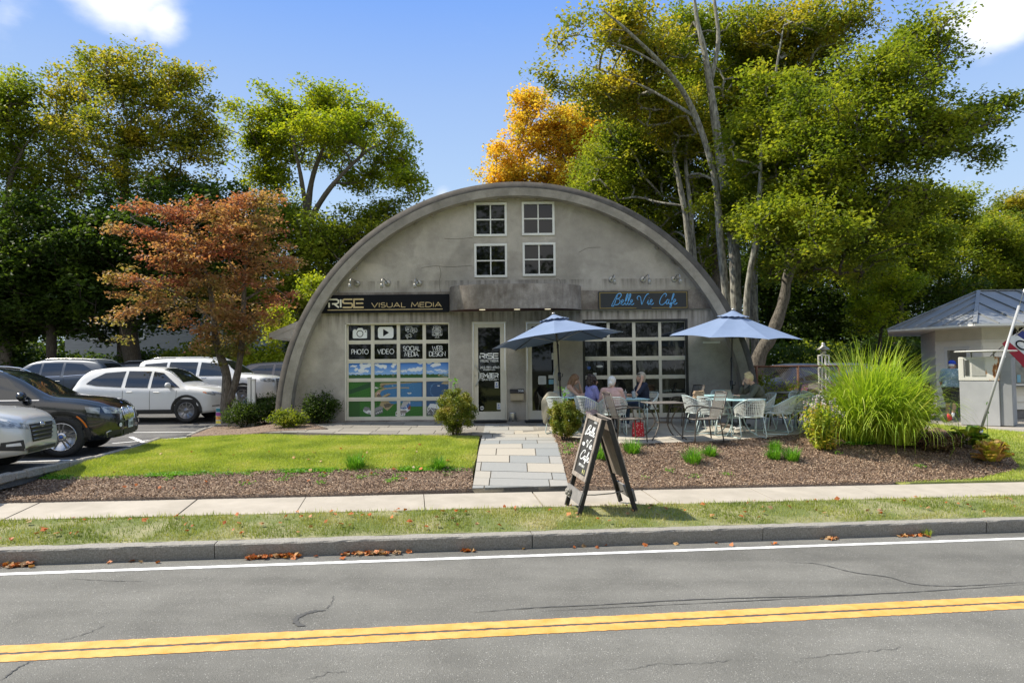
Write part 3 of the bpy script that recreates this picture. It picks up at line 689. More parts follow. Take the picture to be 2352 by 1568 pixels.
def arch(r0f, r1f, y0, y1, name, m, n=96, lo=-.32):
    mb = MB(); P = []
    for i in range(n + 1):
        th = pi * i / n; a, b = r0f(th), r1f(th); row = []
        for r_, y in ((a, y0), (b, y0), (b, y1), (a, y1), (a, y0)):
            z = r_ * math.sin(th)
            if i in (0, n): z = lo
            row.append((r_ * math.cos(th), y, z))
        P.append(row)
    mb.grid(P, smooth=False); return mb.build(name, m, bld)
arch(lambda t: R1 - .1, lambda t: R1 + .02, -.20, 17.5, 'roof', M_roof)
arch(lambda t: R1 - rt(t), lambda t: R1 - .145, -.30, .05, 'arch_rib', M_rib)
P = []  # bevelled dark edge between rib and roof
for i in range(97):
    th = pi * i / 96; row = []
    for r_, y in ((R1 - .142, -.302), (R1 + .01, -.285), (R1 + .035, -.17), (R1 + .035, .0)):
        row.append((r_ * math.cos(th), y, r_ * math.sin(th) if 0 < i < 96 else -.32))
    P.append(row)
mb = MB(); mb.grid(P); mb.build('roof_edge', mat('roof_edge_tar', (.06, .053, .046), (.11, .10, .088), scale=5, rough=.9), bld)
rnd = random.Random(8)
for i in range(16):
    mb = MB(); th = R(rnd.uniform(38, 150)); r_ = R1 - rt(th) - .02; mb.ell((r_ * math.cos(th), -.02, r_ * math.sin(th)), (rnd.uniform(.04, .12), .05, rnd.uniform(.02, .05)), Matrix.Rotation(-(th - pi / 2), 3, 'Y')); mb.build('mortar_lump', M_rib, bld)
zb0, zb1 = FP(1400, 711)[1], FP(1400, 667)[1]
def chord(z, s): return s * math.sqrt((R1 - .3) ** 2 - z * z)
mb = MB()
xr0 = FP(1334, 700)[0] - CX; y0 = -.07
mb.prism([(xr0 - .02, zb0), (chord(zb0, 1) + .05, zb0), (chord(zb1, 1) + .05, zb1), (xr0 - .02, zb1)], y0, .03, 'XZ'); mb.build('belt_course', M_belt, bld); mb = MB()
xl1 = FP(1034, 700)[0] - CX
mb.prism([(chord(zb0, -1) - .05, zb0), (xl1 + .02, zb0), (xl1 + .02, zb1), (chord(zb1, -1) - .05, zb1)], y0, .03, 'XZ')
mb.build('belt_course', M_belt, bld)
cc = (xr0 + xl1) / 2; ca = (xr0 - xl1) / 2; cb = .85; zc0, zc1 = zb0 - .02, zb1 + .09
out = [(cc + ca * math.copysign(abs(math.cos(pi * i / 48)) ** .8, math.cos(pi * i / 48)), -cb * math.sin(pi * i / 48) ** .8 - .05) for i in range(49)]
P = [[(x, y, zc0), (x, y, zc1)] for x, y in out]
mb = MB(); mb.grid(P); top = [(x, y, zc1 - .03) for x, y in out]; mb.add(top, [list(range(len(top)))[::-1]])
inn = [(cc + (x - cc) * .985, y * .97, zc1) for x, y in out]; mb.grid([[a, b] for a, b in zip([(x, y, zc1) for x, y in out], inn)]); mb.grid([[a, (a[0], a[1], zc1 - .03)] for a in inn])
cano = mb.build('canopy', M_belt, bld)
mb = MB(); mb.add([(x, y, zc0 + .002) for x, y in out], [list(range(len(out)))]); mb.build('soffit', mat('dark_red_soffit', (.06, .016, .014), rough=.7), cano)
for px in (1110, 1187, 1255):
    x = FP(px, 700)[0] - CX; mb = MB(); mb.lathe([(.075, 0), (.075, -.012), (.05, -.014)], (x, -.62, zc0), 16); mb.build('downlight', mat('lamp_glow', (.9, .8, .55), emit=.4), cano)
def panel_door(name, r, cols, rows, fm, gm_of, label, jam=None, dep=.11, fr=None, extra=None):
    """cols / rows are glass extents; frame is one mesh with openings"""
    x0, x1, z0, z1 = r; yb = dep
    ob = MB(); xs = [x0] + [v for c in cols for v in c] + [x1]; zs = [z0] + [v for c in rows for v in c] + [z1]
    def bar(a, b, c, d, y=yb, t=.05): ob.box(((a + b) / 2 - CX, y, (c + d) / 2), (b - a, t, d - c))
    for i in range(0, len(xs) - 1, 2): bar(xs[i], xs[i + 1], z0, z1)                 # stiles
    zs = sorted(zs)
    for i in range(0, len(zs) - 1, 2):
        for a, b in cols: bar(a, b, zs[i], zs[i + 1], yb + .004, .05)                 # rails
    for i in range(2, len(zs) - 2, 2):
        ob.box(((x0 + x1) / 2 - CX, yb - .027, (zs[i] + zs[i + 1]) / 2), (x1 - x0 - .01, .005, .006), mi=0)
    f = ob.build(name, fm, bld)
    if label: f['label'] = label
    for j, (c, d) in enumerate(rows):
        for i, (a, b) in enumerate(cols):
            g = MB(); g.box(((a + b) / 2 - CX, yb + .012, (c + d) / 2), (b - a, .01, d - c)); o = g.build('pane', gm_of(j, i), f)
    return f
c2 = lambda x: (574.2 + .2563 * x); r2 = lambda y: (602.9 + .2563 * y)
mid = lambda px, y: FP(px, y)[0]
cols1 = [(mid(c2(a), 850), mid(c2(b), 850)) for a, b in ((876, 1078), (1108, 1311), (1341, 1544), (1574, 1776))]
rows1 = [(FP(912, r2(b))[1], FP(912, r2(a))[1]) for a, b in ((556, 693), (726, 863), (897, 1034), (1066, 1206), (1240, 1380))]
def leafpane(j, i): return M_glassd
mural_mat = bpy.data.materials.new('painted_mural'); mural_mat.use_nodes = True
_n = mural_mat.node_tree.nodes; _a = _n.new('ShaderNodeVertexColor'); _a.layer_name = 'Col'; mural_mat.node_tree.links.new(_a.outputs[0], _n['Principled BSDF'].inputs['Base Color']); _n['Principled BSDF'].inputs['Roughness'].default_value = .35
g1 = panel_door('garage_door', gar1, cols1, rows1, M_cream, lambda j, i: M_glassd, 'cream garage door with white lettering above a painted harbour mural')
mb = MB(); x0, x1, z0, z1 = gar1
for a, b, c, d in ((x0, x0 + .03, z0, z1), (x1 - .02, x1, z0, z1), (x0, x1, z1 - .02, z1)): mb.box(((a + b) / 2 - CX, .06, (c + d) / 2), (b - a, .12, d - c))
mb.build('door_jamb', M_cream, bld)
mb = MB(); mb.box(((x0 + x1) / 2 - CX, .02, z0 / 2 - .005), (x1 - x0 + .05, .2, z0 + .03)); mb.box(((gar2[0] + gar2[1]) / 2 - CX, .02, gar2[2] / 2), (gar2[1] - gar2[0], .2, gar2[2] + .01)); mb.build('door_sill', M_belt, bld)
def ell_(x, y, cx, cy, rx, ry): return (x - cx) ** 2 / rx ** 2 + (y - cy) ** 2 / ry ** 2 < 1
bay = [(590, 1062), (620, 1045), (760, 1032), (900, 1026), (1110, 1012), (1250, 1004), (1447, 1003), (1500, 1300), (1250, 1320), (1107, 1330), (950, 1325), (820, 1280), (760, 1285), (730, 1295), (690, 1290), (640, 1255), (570, 1200), (545, 1160), (560, 1125), (620, 1100), (760, 1088), (905, 1092), (905, 1078), (760, 1073), (640, 1085), (600, 1080)]
beach = [(560, 1060), (540, 1040), (560, 1022), (760, 1018), (1110, 1000), (1250, 990), (1447, 990), (1447, 1060), (1350, 1030), (1400, 1010), (1250, 1010), (1110, 1022), (900, 1036), (640, 1055), (600, 1085), (760, 1065), (890, 1070), (930, 1080), (930, 1098), (890, 1100), (640, 1108), (580, 1140), (560, 1180), (700, 1240), (730, 1290), (640, 1380), (590, 1340), (540, 1310), (560, 1255), (480, 1203), (478, 1150), (520, 1110), (600, 1088), (530, 1075)]
clouds = [(200, 795, 45, 12), (330, 800, 48, 30), (395, 785, 34, 26), (300, 850, 45, 28), (232, 838, 26, 20), (365, 858, 32, 16), (300, 775, 25, 15), (170, 885, 40, 6), (260, 888, 60, 7), (500, 780, 28, 14), (560, 800, 50, 22), (610, 805, 24, 26), (735, 775, 30, 20), (710, 805, 22, 18), (745, 863, 68, 13), (540, 868, 60, 6), (1080, 765, 45, 11), (1000, 848, 100, 22), (1060, 832, 50, 18), (845, 862, 30, 14), (885, 862, 14, 14), (1190, 763, 38, 11), (1270, 785, 40, 20), (1320, 785, 26, 20), (1250, 800, 40, 16), (1290, 762, 24, 20), (1310, 853, 52, 10), (1400, 862, 50, 6), (1200, 872, 50, 6), (1370, 878, 60, 5)]
def hsh(x, y): return (math.sin(x * .21 + 3 * math.sin(y * .07)) + math.sin(y * .17 + x * .05)) * .5
houses = [
 ([(320, 1360), (345, 1325), (400, 1335), (425, 1375), (400, 1392), (350, 1372)], (.20, .20, .21)), ([(325, 1365), (350, 1375), (365, 1390), (362, 1412), (325, 1385)], (.62, .64, .66)), ([(362, 1385), (395, 1368), (428, 1380), (428, 1428), (410, 1425), (365, 1412)], (.72, .73, .73)), ([(385, 1400), (394, 1400), (394, 1424), (385, 1424)], (.05, .05, .06)), ([(404, 1402), (412, 1402), (412, 1426), (404, 1426)], (.05, .05, .06)), ([(338, 1376), (345, 1380), (345, 1392), (338, 1388)], (.06, .06, .07)),
 ([(474, 1350), (540, 1318), (580, 1330), (584, 1352), (474, 1392)], (.24, .24, .25)), ([(474, 1392), (584, 1352), (580, 1405), (520, 1430), (474, 1446)], (.11, .115, .12)), ([(490, 1400), (500, 1397), (500, 1420), (490, 1423)], (.7, .7, .7)), ([(515, 1392), (525, 1389), (525, 1411), (515, 1414)], (.7, .7, .7)), ([(541, 1382), (551, 1379), (551, 1400), (541, 1404)], (.7, .7, .7)), ([(565, 1372), (573, 1370), (573, 1392), (565, 1396)], (.7, .7, .7)),
 ([(818, 1320), (850, 1262), (950, 1253), (905, 1300), (870, 1330), (818, 1330)], (.42, .42, .43)), ([(813, 1325), (872, 1328), (905, 1298), (950, 1258), (948, 1300), (905, 1345), (870, 1360), (813, 1358)], (.06, .14, .36)), ([(813, 1358), (870, 1360), (905, 1345), (945, 1310), (940, 1370), (900, 1400), (868, 1410), (813, 1400)], (.68, .69, .70)), ([(905, 1345), (945, 1305), (945, 1365), (918, 1372)], (.22, .06, .04)), ([(822, 1332), (866, 1333), (866, 1348), (822, 1347)], (.75, .77, .8)), ([(825, 1335), (838, 1335), (838, 1345), (825, 1345)], (.04, .05, .08)), ([(843, 1335), (862, 1336), (862, 1346), (843, 1346)], (.04, .05, .08)), ([(880, 1322), (892, 1316), (892, 1340), (880, 1344)], (.7, .72, .76)), ([(930, 1272), (940, 1264), (940, 1290), (930, 1296)], (.7, .72, .76)), ([(745, 1400), (768, 1380), (768, 1448), (745, 1448)], (.68, .69, .70)), ([(750, 1408), (764, 1405), (764, 1430), (750, 1430)], (.2, .16, .08)), ([(813, 1380), (880, 1375), (900, 1390), (875, 1415), (813, 1412)], (.22, .20, .19)), ([(813, 1412), (875, 1415), (870, 1450), (813, 1450)], (.7, .7, .71)), ([(820, 1418), (840, 1418), (840, 1432), (820, 1432)], (.05, .05, .06)), ([(852, 1418), (862, 1418), (862, 1444), (852, 1444)], (.22, .12, .05)),
 ([(1160, 1355), (1205, 1292), (1300, 1300), (1330, 1370), (1240, 1362)], (.66, .68, .70)), ([(1160, 1355), (1200, 1345), (1330, 1368), (1330, 1450), (1158, 1450)], (.12, .12, .13)), ([(1158, 1405), (1205, 1345), (1250, 1400), (1245, 1408), (1205, 1357), (1162, 1412)], (.7, .7, .7)), ([(1180, 1408), (1200, 1408), (1200, 1440), (1180, 1440)], (.66, .67, .68)), ([(1184, 1412), (1196, 1412), (1196, 1437), (1184, 1437)], (.04, .04, .05)), ([(1240, 1412), (1260, 1414), (1258, 1442), (1238, 1440)], (.66, .67, .68)), ([(1243, 1416), (1256, 1418), (1254, 1438), (1242, 1436)], (.04, .04, .05)), ([(1240, 1365), (1260, 1367), (1260, 1398), (1240, 1396)], (.66, .67, .68)), ([(1244, 1369), (1256, 1371), (1256, 1394), (1244, 1392)], (.04, .04, .05)), ([(1165, 1360), (1180, 1356), (1180, 1380), (1165, 1384)], (.66, .67, .68)),
 ([(477, 1080), (490, 1062), (500, 1078), (524, 1075), (524, 1090), (477, 1092)], (.7, .7, .7)), ([(484, 1082), (490, 1082), (490, 1090), (484, 1090)], (.05, .05, .05)), ([(504, 1080), (518, 1080), (518, 1086), (504, 1086)], (.05, .05, .05)),
 ([(503, 1165), (508, 1145), (525, 1140), (540, 1152), (540, 1165), (522, 1158)], (.70, .62, .60)), ([(512, 1160), (516, 1142), (522, 1141), (520, 1158)], (.45, .06, .06)), ([(527, 1160), (530, 1143), (536, 1147), (534, 1162)], (.45, .06, .06)),
 ([(598, 1150), (603, 1150), (603, 1184), (598, 1184)], (.1, .07, .05)), ([(637, 1140), (641, 1140), (641, 1170), (637, 1170)], (.1, .07, .05)), ([(575, 1190), (650, 1155), (680, 1160), (672, 1170), (620, 1200), (575, 1203)], (.40, .31, .18)), ([(600, 1200), (676, 1165), (672, 1178), (630, 1203)], (.12, .09, .06)),
 ([(903, 1150), (958, 1150), (945, 1163), (912, 1163)], (.75, .76, .76)), ([(915, 1140), (945, 1140), (943, 1152), (918, 1152)], (.16, .2, .2)), ([(1298, 1060), (1335, 1056), (1325, 1068), (1305, 1070)], (.75, .76, .76)), ([(1310, 1052), (1322, 1052), (1322, 1060), (1310, 1060)], (.2, .2, .2)), ([(695, 1052), (720, 1052), (715, 1058), (700, 1058)], (.6, .65, .65)),
 ([(900, 1080), (925, 1078), (930, 1092), (905, 1096)], (.36, .28, .17)), ([(1345, 1035), (1390, 1008), (1447, 1008), (1447, 1045), (1390, 1042)], (.42, .34, .2)), ([(700, 1400 - 500), (725, 1400 - 502), (728, 910), (698, 910)], (.26, .23, .18)), ([(703, 910), (707, 910), (707, 935), (703, 935)], (.26, .23, .18)), ([(712, 910), (716, 910), (716, 935), (712, 935)], (.26, .23, .18)), ([(721, 910), (725, 910), (725, 935), (721, 935)], (.26, .23, .18)),
 ([(1308, 915), (1330, 906), (1447, 906), (1447, 914), (1340, 912), (1325, 922), (1350, 930), (1400, 932), (1447, 940), (1400, 943), (1308, 925)], (.42, .34, .2)), ([(1345, 916), (1447, 916), (1447, 932), (1400, 928)], (.10, .30, .46)),
 ([(590, 1300), (620, 1280), (725, 1292), (660, 1335), (610, 1342)], (.11, .09, .07)), ([(596, 1288), (650, 1255), (665, 1258), (615, 1296)], (.3, .24, .14)), ([(508, 1280), (525, 1280), (525, 1305), (508, 1310)], (.02, .07, .02)),
]
def pip(x, y, poly):
    c = False; n = len(poly); j = n - 1
    for i in range(n):
        xi, yi = poly[i]; xj, yj = poly[j]
        if (yi > y) != (yj > y) and x < (xj - xi) * (y - yi) / (yj - yi) + xi: c = not c
        j = i
    return c
boxes = [(min(p[0] for p in q), max(p[0] for p in q), min(p[1] for p in q), max(p[1] for p in q)) for q, _ in houses]
def mural(x, y):
    w = hsh(x, y); yw = y + 4 * math.sin(x * .11) + 3 * math.sin(x * .31)
    if y < 905 + 3 * math.sin(x * .09) + 2 * math.sin(x * .2):
        t = min(1, max(0, (y - 757) / 145)); c = (.03 + .22 * t, .17 + .28 * t, .58 + .2 * t)
        for k in clouds:
            if ell_(x + 4 * math.sin(y * .3), yw, *k): c = (.74, .77, .80)
    elif y < 935: c = (.022, .085, .018)
    elif y < 1000: c = (.03, .115, .04)
    else:
        c = (.03, .15, .022) if w < .25 else (.022, .115, .02)
        if 135 < x < 440 and abs((y - 1080) + (x - 300) * .35) < 34 + 10 * w: c = (.014, .07, .028)
        if x < 280 and y > 1250: c = (.02, .09, .02)
        if pip(x, y, beach): c = (.36, .28, .16)
        if pip(x, y, [(565, 1050), (620, 1038), (590, 1080), (560, 1075)]) or pip(x, y, [(500, 1195), (520, 1150), (575, 1170), (570, 1200), (530, 1203)]): c = (.13, .10, .08)
        if pip(x, y, bay):
            c = (.045, .17, .36) if x < 1090 else (.03, .085, .21)
            d = math.hypot((x - 1330) / 1.2, y - 1120); 
            if x > 1110 and abs(d - 105 - 6 * w) < 4: c = (.08, .19, .36)
            if 700 < x < 1000 and w > .55: c = (.06, .21, .42)
    for (q, cc_), bx in zip(houses, boxes):
        if bx[0] <= x <= bx[1] and bx[2] <= y <= bx[3] and pip(x, y, q): c = cc_
    return c
c3c = [(135, 428), (474, 766), (813, 1107), (1153, 1447)]; c3r = [(757, 950), (1003, 1203), (1253, 1455)]
panes = [c for c in g1.children]
for j in range(3):
    for i in range(4):
        a, b = cols1[i]; c, d = rows1[j + 2]; nu, nv = 64, 42; mb = MB()
        P = [[(a + (b - a) * u / nu - CX, .112, d + (c - d) * v / nv) for v in range(nv + 1)] for u in range(nu + 1)]
        mb.grid(P, smooth=False); par = [p for p in g1.children if p.name.split('.')[0] == 'pane'][(j + 2) * 4 + i]
        o = mb.build('painted_panel', mural_mat, par); ca_ = o.data.color_attributes.new('Col', 'FLOAT_COLOR', 'POINT')
        arr = []
        for u in range(nu + 1):
            for v in range(nv + 1): arr += [*mural(c3c[i][0] + (c3c[i][1] - c3c[i][0]) * u / nu, c3r[j][0] + (c3r[j][1] - c3r[j][0]) * v / nv), 1]
        ca_.data.foreach_set('color', arr)
ex, ez, nn = Vector((1, 0, 0)), Vector((0, 0, 1)), Vector((0, -1, 0))
pn = [p for p in g1.children if p.name.split('.')[0] == 'pane']
def onpane(j, i): a, b = cols1[i]; c, d = rows1[j]; return Vector(((a + b) / 2 - CX, .116, (c + d) / 2)), b - a, d - c
def flat(mb, pts, O, off, mi=0): mb.add([O + ex * x + ez * y + nn * off for x, y in pts], [list(range(len(pts)))], mi)
def rr(x0, y0, x1, y1, r, n=5):
    return [p for cx, cy, a in ((x1 - r, y1 - r, 0), (x0 + r, y1 - r, 90), (x0 + r, y0 + r, 180), (x1 - r, y0 + r, 270)) for p in arc(cx, cy, r, r, a, a + 90, n)]
O, w, h = onpane(0, 0); s = h / 190; mb = MB()
flat(mb, rr(-90 * s, -68 * s, 88 * s, 36 * s, 12 * s), O, .002); flat(mb, [(-45 * s, 34 * s), (45 * s, 34 * s), (28 * s, 62 * s), (-22 * s, 62 * s)], O, .0022); flat(mb, [(-80 * s, 34 * s), (-50 * s, 34 * s), (-55 * s, 46 * s), (-76 * s, 46 * s)], O, .0024)
mb.ribbon(arc(0, -10 * s, 38 * s, 38 * s, 0, 351, 26), 9 * s, O, ex, ez, nn, .004, 1, closed=True); flat(mb, arc(70 * s, 17 * s, 8 * s, 8 * s, 0, 345, 12), O, .004, 1)
mb.build('camera_icon', [M_wl, M_signk], pn[0])
O, w, h = onpane(0, 1); mb = MB(); flat(mb, rr(-97 * s, -72 * s, 97 * s, 72 * s, 30 * s), O, .002); flat(mb, [(-32 * s, 42 * s), (-32 * s, -42 * s), (-24 * s, -42 * s), (38 * s, -3 * s), (38 * s, 3 * s), (-24 * s, 42 * s)], O, .004, 1); mb.build('play_icon', [M_wl, M_signk], pn[1])
O, w, h = onpane(0, 2); mb = MB(); q = 3.6 * s
def pl_(pts, cl=False, k=0): mb.ribbon([(x * s, y * s) for x, y in pts], q, O, ex, ez, nn, .002 + k * .0003, closed=cl)
pl_([(-70, 72), (6, 72), (8, 55), None][:2] + [(8, 66), (8, 20)], False); pl_([(-72, 66), (-72, 20), (-52, 14), (-46, -2), (-30, 14), (-8, 16)]); pl_([(-50, 58), (-58, 24)], k=1); pl_([(-32, 58), (-40, 24)], k=1); pl_([(-64, 48), (-26, 48)], k=2); pl_([(-66, 34), (-28, 34)], k=2)
pl_([(-8, 48), (-8, 4), (16, 0), (24, -14), (38, 2), (62, 4), (68, 10), (68, 44), (62, 50), (-4, 50)], True, 3); pl_([(14, 14), (14, 28), (26, 28), (32, 42), (36, 28), (46, 28), (46, 12), (20, 12)], True, 1); pl_([(8, 12), (8, 30)], k=2)
pl_([(-70, -30), (-70, -50), (-40, -46), (-14, -64), (-14, -12), (-40, -26)], True, 2); pl_([(-60, -50), (-56, -76), (-46, -76), (-44, -48)], k=1); pl_([(-4, -28), (6, -22)], k=0); pl_([(-4, -40), (8, -40)], k=0); pl_([(-4, -50), (6, -58)], k=0)
mb.build('social_icon', M_wl, pn[2])
O, w, h = onpane(0, 3); mb = MB()
pl_([(-48, 40), (-60, 40), (-62, -36), (-56, -42), (56, -42), (60, -36), (58, 40), (50, 40)], k=0); pl_([(-48, -30), (-48, 66), (-40, 72), (34, 72), (42, 66), (42, -30)], k=1); pl_([(-46, 52), (40, 52)], k=2)
pl_(arc(0, 10, 36, 36, 0, 345, 24), True, 3); pl_(arc(0, 10, 16, 36, 0, 345, 20), True, 1); pl_([(-36, 10), (36, 10)], k=2); pl_([(-30, 28), (30, 28)], k=2); pl_([(-30, -8), (30, -8)], k=2); pl_([(0, 46), (0, -26)], k=0); pl_([(-20, 62), (-10, 62)]); pl_([(8, 62), (32, 62)])
pl_([(-60, -32), (58, -32)], k=1); pl_([(-12, -42), (-14, -66)], k=0); pl_([(12, -42), (14, -66)], k=0); pl_([(-30, -68), (30, -68)], k=2)
mb.build('web_icon', M_wl, pn[3])
def word(j, i, lines, hh, sw, gap=.14, wf=1):
    O, w, h = onpane(j, i); mb = MB(); n_ = len(lines)
    for k, t in enumerate(lines):
        W_ = text_w(t, hh, gap, wf); f = min(1, (w * .93) / W_); z = ((n_ - 1) / 2 - k) * hh * 1.22 - hh / 2
        text(mb, t, O + ez * z, ex, ez, nn, hh, sw, gap * (1 if f == 1 else .5), wf if f == 1 else wf * min(1, f * 1.12), center=True, off=.002)
    mb.build('lettering', M_wl, pn[j * 4 + i])
hh = s * 58; word(1, 0, ['PHOTO'], hh, 6.5 * s, .10, .82); word(1, 1, ['VIDEO'], hh, 6.5 * s, .16, .92); word(1, 2, ['SOCIAL', 'MEDIA'], hh * .98, 6.5 * s, .10, .84); word(1, 3, ['WEB', 'DESIGN'], hh * .98, 6.5 * s, .10, .85)
c4 = lambda x: 1234.6 + .21968 * x; r4 = lambda y: 689.06 + .21968 * y
cols2 = [(mid(c4(a), 850), mid(c4(b), 850)) for a, b in ((495, 735), (765, 1003), (1037, 1278), (1308, 1555))]
rows2 = [(FP(1460, r4(b))[1], FP(1460, r4(a))[1]) for a, b in ((232, 388), (424, 585), (628, 784), (823, 978), (1018, 1182))]
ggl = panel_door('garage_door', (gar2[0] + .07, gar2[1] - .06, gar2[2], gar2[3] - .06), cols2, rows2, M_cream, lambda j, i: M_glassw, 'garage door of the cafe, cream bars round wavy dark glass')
mb = MB(); x0, x1, z0, z1 = gar2
for a, b, c, d in ((x0, x0 + .065, z0, z1), (x1 - .055, x1, z0, z1), (x0 + .065, x1 - .055, z1 - .055, z1)): mb.box(((a + b) / 2 - CX, .06, (c + d) / 2), (b - a, .11, d - c))
mb.build('door_jamb', M_blk, bld)
p2 = [p for p in ggl.children if p.name.split('.')[0] == 'pane']
def sticker(par, c, w, h, m, round_=False, O=None):
    mb = MB(); O = Vector(c)
    flat(mb, arc(0, 0, w / 2, h / 2, 0, 340, 18) if round_ else rr(-w / 2, -h / 2, w / 2, h / 2, min(w, h) * .12), O, .003); return mb.build('sticker', m, par)
M_grn = mat('green_sticker', (.02, .12, .09), rough=.4); M_blu = mat('blue_sticker', (.05, .13, .42), rough=.4); M_pap = mat('white_paper', (.62, .63, .62), rough=.6); M_lbl = mat('pale_blue_sticker', (.20, .42, .55), rough=.4)
def onf(px, py, y=.112): a = FP(px, py, FY + y); return (a[0] - CX, y, a[1])
for px, py, w, h, m, rd in ((1352.6, 844.5, .09, .09, M_blu, True), (1375.5, 867, .10, .10, M_grn, True), (1387.8, 867, .10, .10, M_grn, True), (1377.2, 841, .17, .06, M_pap, True), (1366, 858.5, .09, .065, M_pap, False)): sticker(p2[8], onf(px, py, .117), w, h, m, rd)
def entrance_door(r, gx0, gx1, gz0, gz1, hside, label):
    x0, x1, z0, z1 = r; yy = .055
    f = MB()
    for p, q in ((x0, x0 + .035), (x1 - .035, x1)): f.box(((p + q) / 2 - CX, yy - .02, (z0 + z1) / 2), (q - p, .11, z1 - z0))
    f.box(((x0 + x1) / 2 - CX, yy - .02, z1 - .0175), (x1 - x0 - .07, .11, .035)); f.build('door_frame', M_cream, bld)
    xa, xb, za, zb = x0 + .041, x1 - .041, z0 + .012, z1 - .041; d = MB()
    for p, q in ((xa, gx0), (gx1, xb)): d.box(((p + q) / 2 - CX, yy, (za + zb) / 2), (q - p, .045, zb - za))
    for p, q in ((za, gz0), (gz1, zb)): d.box(((gx0 + gx1) / 2 - CX, yy + .003, (p + q) / 2), (gx1 - gx0, .045, q - p))
    do = d.build('door', M_cream, bld); do['label'] = label
    g = MB(); g.box(((gx0 + gx1) / 2 - CX, yy + .005, (gz0 + gz1) / 2), (gx1 - gx0, .012, gz1 - gz0)); go = g.build('pane', M_glassd, do)
    hx = (gx0 - .07 if hside < 0 else gx1 + .10) - CX; zc = za + 1.13; k = 1 if hside < 0 else -1
    t = MB(); t.tube([(hx + k * .11 * math.sin(pi * i / 12) * 1, yy - .06, zc - .26 + .52 * i / 12) for i in range(13)], .012, 8)
    for e in (0, 12): t.tube([(hx, yy - .06, zc - .26 + .52 * e / 12), (hx, yy - .02, zc - .26 + .52 * e / 12)], .011, 8)
    t.lathe([(.02, 0), (.02, -.01)], (hx - k * .0, yy - .024, zc), 12, 'Y'); t.build('handle', M_steel, do)
    return do, go
m_ = lambda px, y=850: FP(px, y)[0]; zz = lambda py, px=1180: FP(px, py)[1]
d1, gp1 = entrance_door(dr1, m_(1098.4), m_(1149.2), zz(944.3), zz(751.2), -1, 'left glazed entrance door with white studio lettering')
d2, gp2 = entrance_door(dr2, m_(1222), m_(1272), zz(943), zz(750), 1, 'right glazed entrance door with paper notice and stickers')
yl = .050
def wtxt(t, px, py, hpx, wpx, sw, par, m=M_wl, G=GL, gap=.24):
    hgt = hpx / 89.6; mb = MB(); W0 = text_w(t, hgt, gap, 1, G); wf = 1; 
    tw = wpx / 89.6; gw = gap * hgt * (len(t) - 1); wf = (tw - gw) / (W0 - gw)
    text(mb, t, onf(px, py, yl), ex, ez, nn, hgt, sw, gap, wf, center=True, off=.004, G=G); return mb.build('lettering', m, par)
D1x = 1123.7
wtxt('RISE', D1x, 822.5, 10.8, 42, .028, gp1, G=BOLD, gap=.22)
mb = MB(); mb.ribbon([(-.235, 0), (.235, 0)], .008, Vector(onf(D1x, 826, yl)), ex, ez, nn, .004); mb.ribbon([(-.245, 0), (-.19, 0)], .008, Vector(onf(D1x, 871, yl)), ex, ez, nn, .004); mb.ribbon([(.19, 0), (.245, 0)], .008, Vector(onf(D1x, 871, yl)), ex, ez, nn, .004); mb.build('lettering', M_wl, gp1)
wtxt('VISUAL MEDIA', D1x, 831, 3.8, 42, .009, gp1, gap=.3)
wtxt('203-993-6963', D1x + 1, 845.8, 4.8, 44, .010, gp1, gap=.22); wtxt('INFO@RISEVM.COM', D1x, 850, 2.4, 27, .006, gp1, gap=.2)
wtxt('EMBER', D1x, 867, 9.5, 41, .026, gp1, G={**BOLD}, gap=.14); wtxt('BRANDING', D1x, 873.2, 3.4, 32, .009, gp1, gap=.3)
for px, py, w, h, m in ((1140.6, 883.5, .095, .17, M_pap), (1145.5, 932.5, .095, .17, M_pap)):
    sticker(gp1, onf(px, py, yl), w, h, m); mb = MB(); O = Vector(onf(px, py, yl)); flat(mb, [(-.03, -.05), (.03, -.05), (.03, -.025), (-.03, -.025)], O, .005); flat(mb, [(-.008, .0), (.01, .0), (.014, .045), (-.004, .055), (-.014, .03)], O, .005); mb.build('sticker_print', M_blu, gp1)
sticker(gp1, onf(1107, 936.5, yl), .10, .10, M_pap, True); mb = MB(); flat(mb, [(-.04, -.012), (.04, -.012), (.04, .012), (-.04, .012)], Vector(onf(1107, 936.5, yl)), .005); mb.build('sticker_print', M_signk, gp1)
sticker(gp2, onf(1245.3, 872.8, yl), .205, .215, M_pap)
mb = MB(); O = Vector(onf(1245.3, 872.8, yl)); [mb.ribbon([(-.07, .07 - k * .02), (.07 - (k % 3) * .015, .07 - k * .02)], .004, O, ex, ez, nn, .005) for k in range(8)]; mb.build('sticker_print', mat('grey_print', (.35, .36, .36), rough=.6), gp2)
sticker(gp2, onf(1265.5, 865, yl), .13, .085, M_pap); sticker(gp2, onf(1266, 876.5, yl), .125, .12, M_lbl); sticker(gp2, onf(1269, 818, yl), .05, .17, M_pap)
